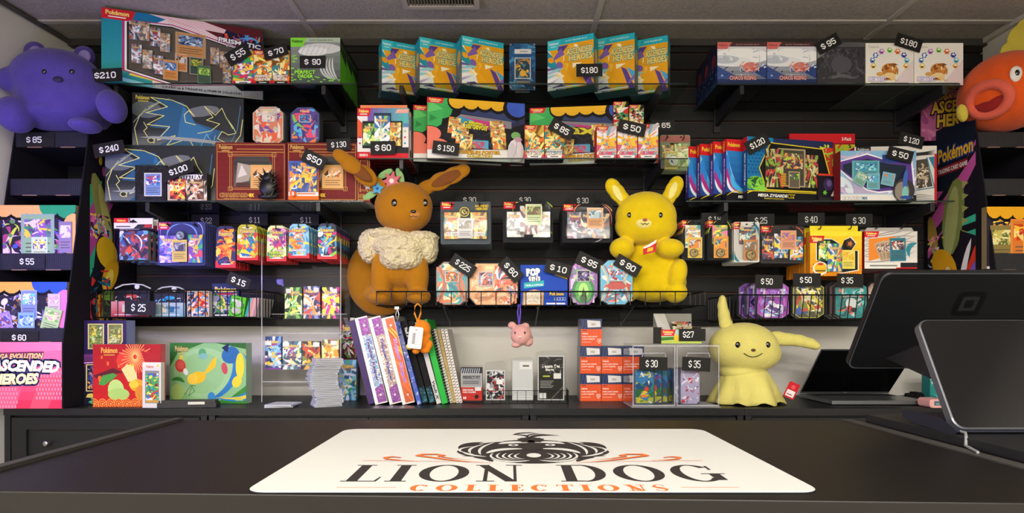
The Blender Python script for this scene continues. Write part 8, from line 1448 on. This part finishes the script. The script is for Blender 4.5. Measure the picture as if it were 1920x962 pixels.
# --- pale yellow draped plush on the worktop
PY = plushmat('pale_yellow_plush', '#d8ce74'); root = thing('plush_toy', 'pale yellow long-eared plush bunny under a draped cloth, standing beside the acrylic case', 'plush toy', (.94, 2.41, CZ+EPS)); k = 2.40/F
hc = Vector((-.008, -.01, .222)); hr = (.137, .105, .100)
blobs('head', [(hc, hr), ((.01, -.01, .20), (.128, .10, .078)), ((-.01, 0, .13), (.09, .075, .05))], PY, root)
g = G(); NU = 64; rings = []
for j in range(10):
    t_ = j/9; z = .135*(1-t_)+.004*t_; row = []
    for i in range(NU):
        a = 2*PI*i/NU; w_ = (.012+.0*t_)*math.sin(a*9+.7*math.sin(a*2))*t_**1.5; rx = .075+(.068)*t_**.8+w_; ry = .065+.06*t_**.8+w_
        row.append((rx*math.cos(a)+.005, ry*math.sin(a), max(z+(.010*math.sin(a*9+1.5)*t_**3 if j == 9 else 0), .003)))
    rings += row
g.add(rings, [(j*NU+i, (j+1)*NU+i, (j+1)*NU+(i+1) % NU, j*NU+(i+1) % NU) for j in range(9) for i in range(NU)], '#fff'); o = g.build('draped_cloth', PY, root, smooth=True); s_ = o.modifiers.new('thick', 'SOLIDIFY'); s_.thickness = .004
g = G(); g.sph((0, 0, .035), (.10, .085, .0345), '#fff'); g.build('feet', plushmat('dark_green_plush', '#2b3426'), root, smooth=True)
for i, (P, rt) in enumerate(((((-.078, -.01, .318, .030, .030), (-.086, -.01, .352, .026, .034), (-.092, -.01, .388, .021, .030), (-.092, -.01, .414, .015, .020)), .15), (((.125, -.01, .258, .045, .032), (.165, -.01, .254, .045, .029), (.21, -.01, .250, .040, .027), (.25, -.01, .240, .036, .024), (.278, -.01, .228, .024, .018)), 1.5))):
    blobs('ear', [((x, y, z), (rx if i else rx, .024, rz)) for x, y, z, rx, rz in P], PY, root, .0045, 40)
for x in (-.065, .05): dome('eye', onsurf(hc, hr, x, .235, -.002), (.010, .006, .012), EYE, root)
dome('nose', onsurf(hc, hr, -.01, .215, -.002), (.009, .006, .006), mat('brown_nose', '#5a3a24', .7), root); smile(root, hc, hr, -.045, .025, .203, .014)
g = G(); g.prism(rrect(.042, .062, .005), 0, .001, '#c0202a'); A = g.front(0, 0, .042, .062, 0); A.rect(.12, .1, .88, .5, '#e8dede'); A.rect(.2, .2, .7, .26, '#8a3a3c'); A.text('TOY', .3, .62, .7, .8, '#f0d8d8', .03) if 0 else A.ell(.5, .72, .2, .13, '#d8505a'); g.build('hang_tag', PRINT, root, (.088, -.145, .045), (.1, math.radians(24), 0))
# --- key-ring plushes under the middle basket
OC = mat('orange_plastic', '#e8941c', .35); root = thing('key_ring_plush', 'small orange plush key ring with a white label, hanging below the brown plush', 'key ring', tuple(at(785, 630, 2.318))); r5 = root; k = 2.318/F
def LP(px, py, Y=2.318): return at(px, py, Y)-r5.location
OP = plushmat('small_orange_plush', '#e8841a')
blobs('body', [(LP(792, 618), (16*k, .03, 18*k)), (LP(785, 640), (21*k, .034, 17*k)), (LP(803, 648), (8*k, .016, 11*k), (0, .5, 0)), (LP(800, 630), (9*k, .015, 6*k)), (LP(797, 657), (10*k, .016, 6*k)), (LP(788, 607), (8*k, .014, 8*k))], OP, root, .003, 4)
for x, y in ((768, 650), (780, 658)): dome('paw', LP(x, y, 2.30), (7*k, .014, 6*k), plushmat('yellow_paw', '#e8c23a') if x == 768 else OP, root)
g = G(); g.tube([LP(783, 602), LP(777, 588), LP(778, 574), LP(783, 569.5), LP(789, 574), LP(789, 588), LP(784, 602)], .0035, '#fff', 8); g.tube([LP(783, 600), LP(784, 608)], .006, '#fff', 8); g.build('clip', OC, root, smooth=True)
g = G(); q = rrect(26*k, 40*k, .006); g.prism([(x, z) for x, z in q], 0, .001, '#e4e4e4'); A = g.front(0, 0, 26*k, 40*k, 0); A.rect(.3, .2, .5, .7, '#9a9a9a'); [A.rect(.15, .2+.1*i, .85, .22+.1*i, '#c0c0c4') for i in range(6)]; A.circ(.5, .86, .003, '#c87a8a'); g.build('paper_label', PRINT, root, LP(763, 652, 2.268), (0, .12, 0))
root = thing('key_ring_plush', 'small pale pink plush key ring on a purple strap, hanging from the middle basket', 'key ring', tuple(at(977, 630, 2.33))); r6 = root; k = 2.33/F
def LP(px, py, Y=2.33): return at(px, py, Y)-r6.location
PK_ = plushmat('pink_plush', '#d8a09a'); hc = LP(977, 628); hr = (20*k, .038, 20*k)
blobs('body', [(hc, hr), (LP(960, 610), (8*k, .014, 7*k)), (LP(985, 612), (8*k, .014, 7*k)), (LP(968, 647), (10*k, .018, 5*k)), (LP(990, 640), (10*k, .018, 10*k))], PK_, root, .003, 4)
for x in (966, 984): dome('eye', osp(hc, hr, x, 624, root, -.001), (.004, .003, .005), EYE, root)
dome('snout', osp(hc, hr, 975, 632, root, -.004), (.009, .008, .006), plushmat('pale_snout', '#e8c8c0'), root)
g = G(); g.tube([LP(973, 608), LP(970.5, 585), LP(972, 571), LP(975, 571), LP(976, 585), LP(974, 606)], .003, '#fff', 6); g.build('strap', mat('purple_strap', '#5a3cb8', .5), root)
g = G(); g.box(0, 0, 0, 16*k, .001, 32*k, '#a88a84'); g.build('paper_label', PRINT, root, LP(988, 642, 2.345), (0, -.5, .5))
root = thing('key_ring_clip', 'thin silver clip with a dangling blue strap at the left end of the middle basket', 'key ring', tuple(at(745, 590, 2.335))); g = G(); k = 2.335/F
g.tube([(0, 0, 13*k), (-3*k, 0, 0), (0, 0, -12*k), (3*k, 0, 0), (0, 0, 13*k)], .0016, '#c8c8c8'); g.box(-5*k, -.001, 10*k, 3*k, .002, 15*k, '#d0d0d0'); g.build('clip', STEEL, root); g = G(); g.tube([(0, 0, -12*k), (1*k, 0, -24*k), (3*k, 0, -40*k)], .004, '#3c5aa0'); g.build('strap', GLOSS, root)
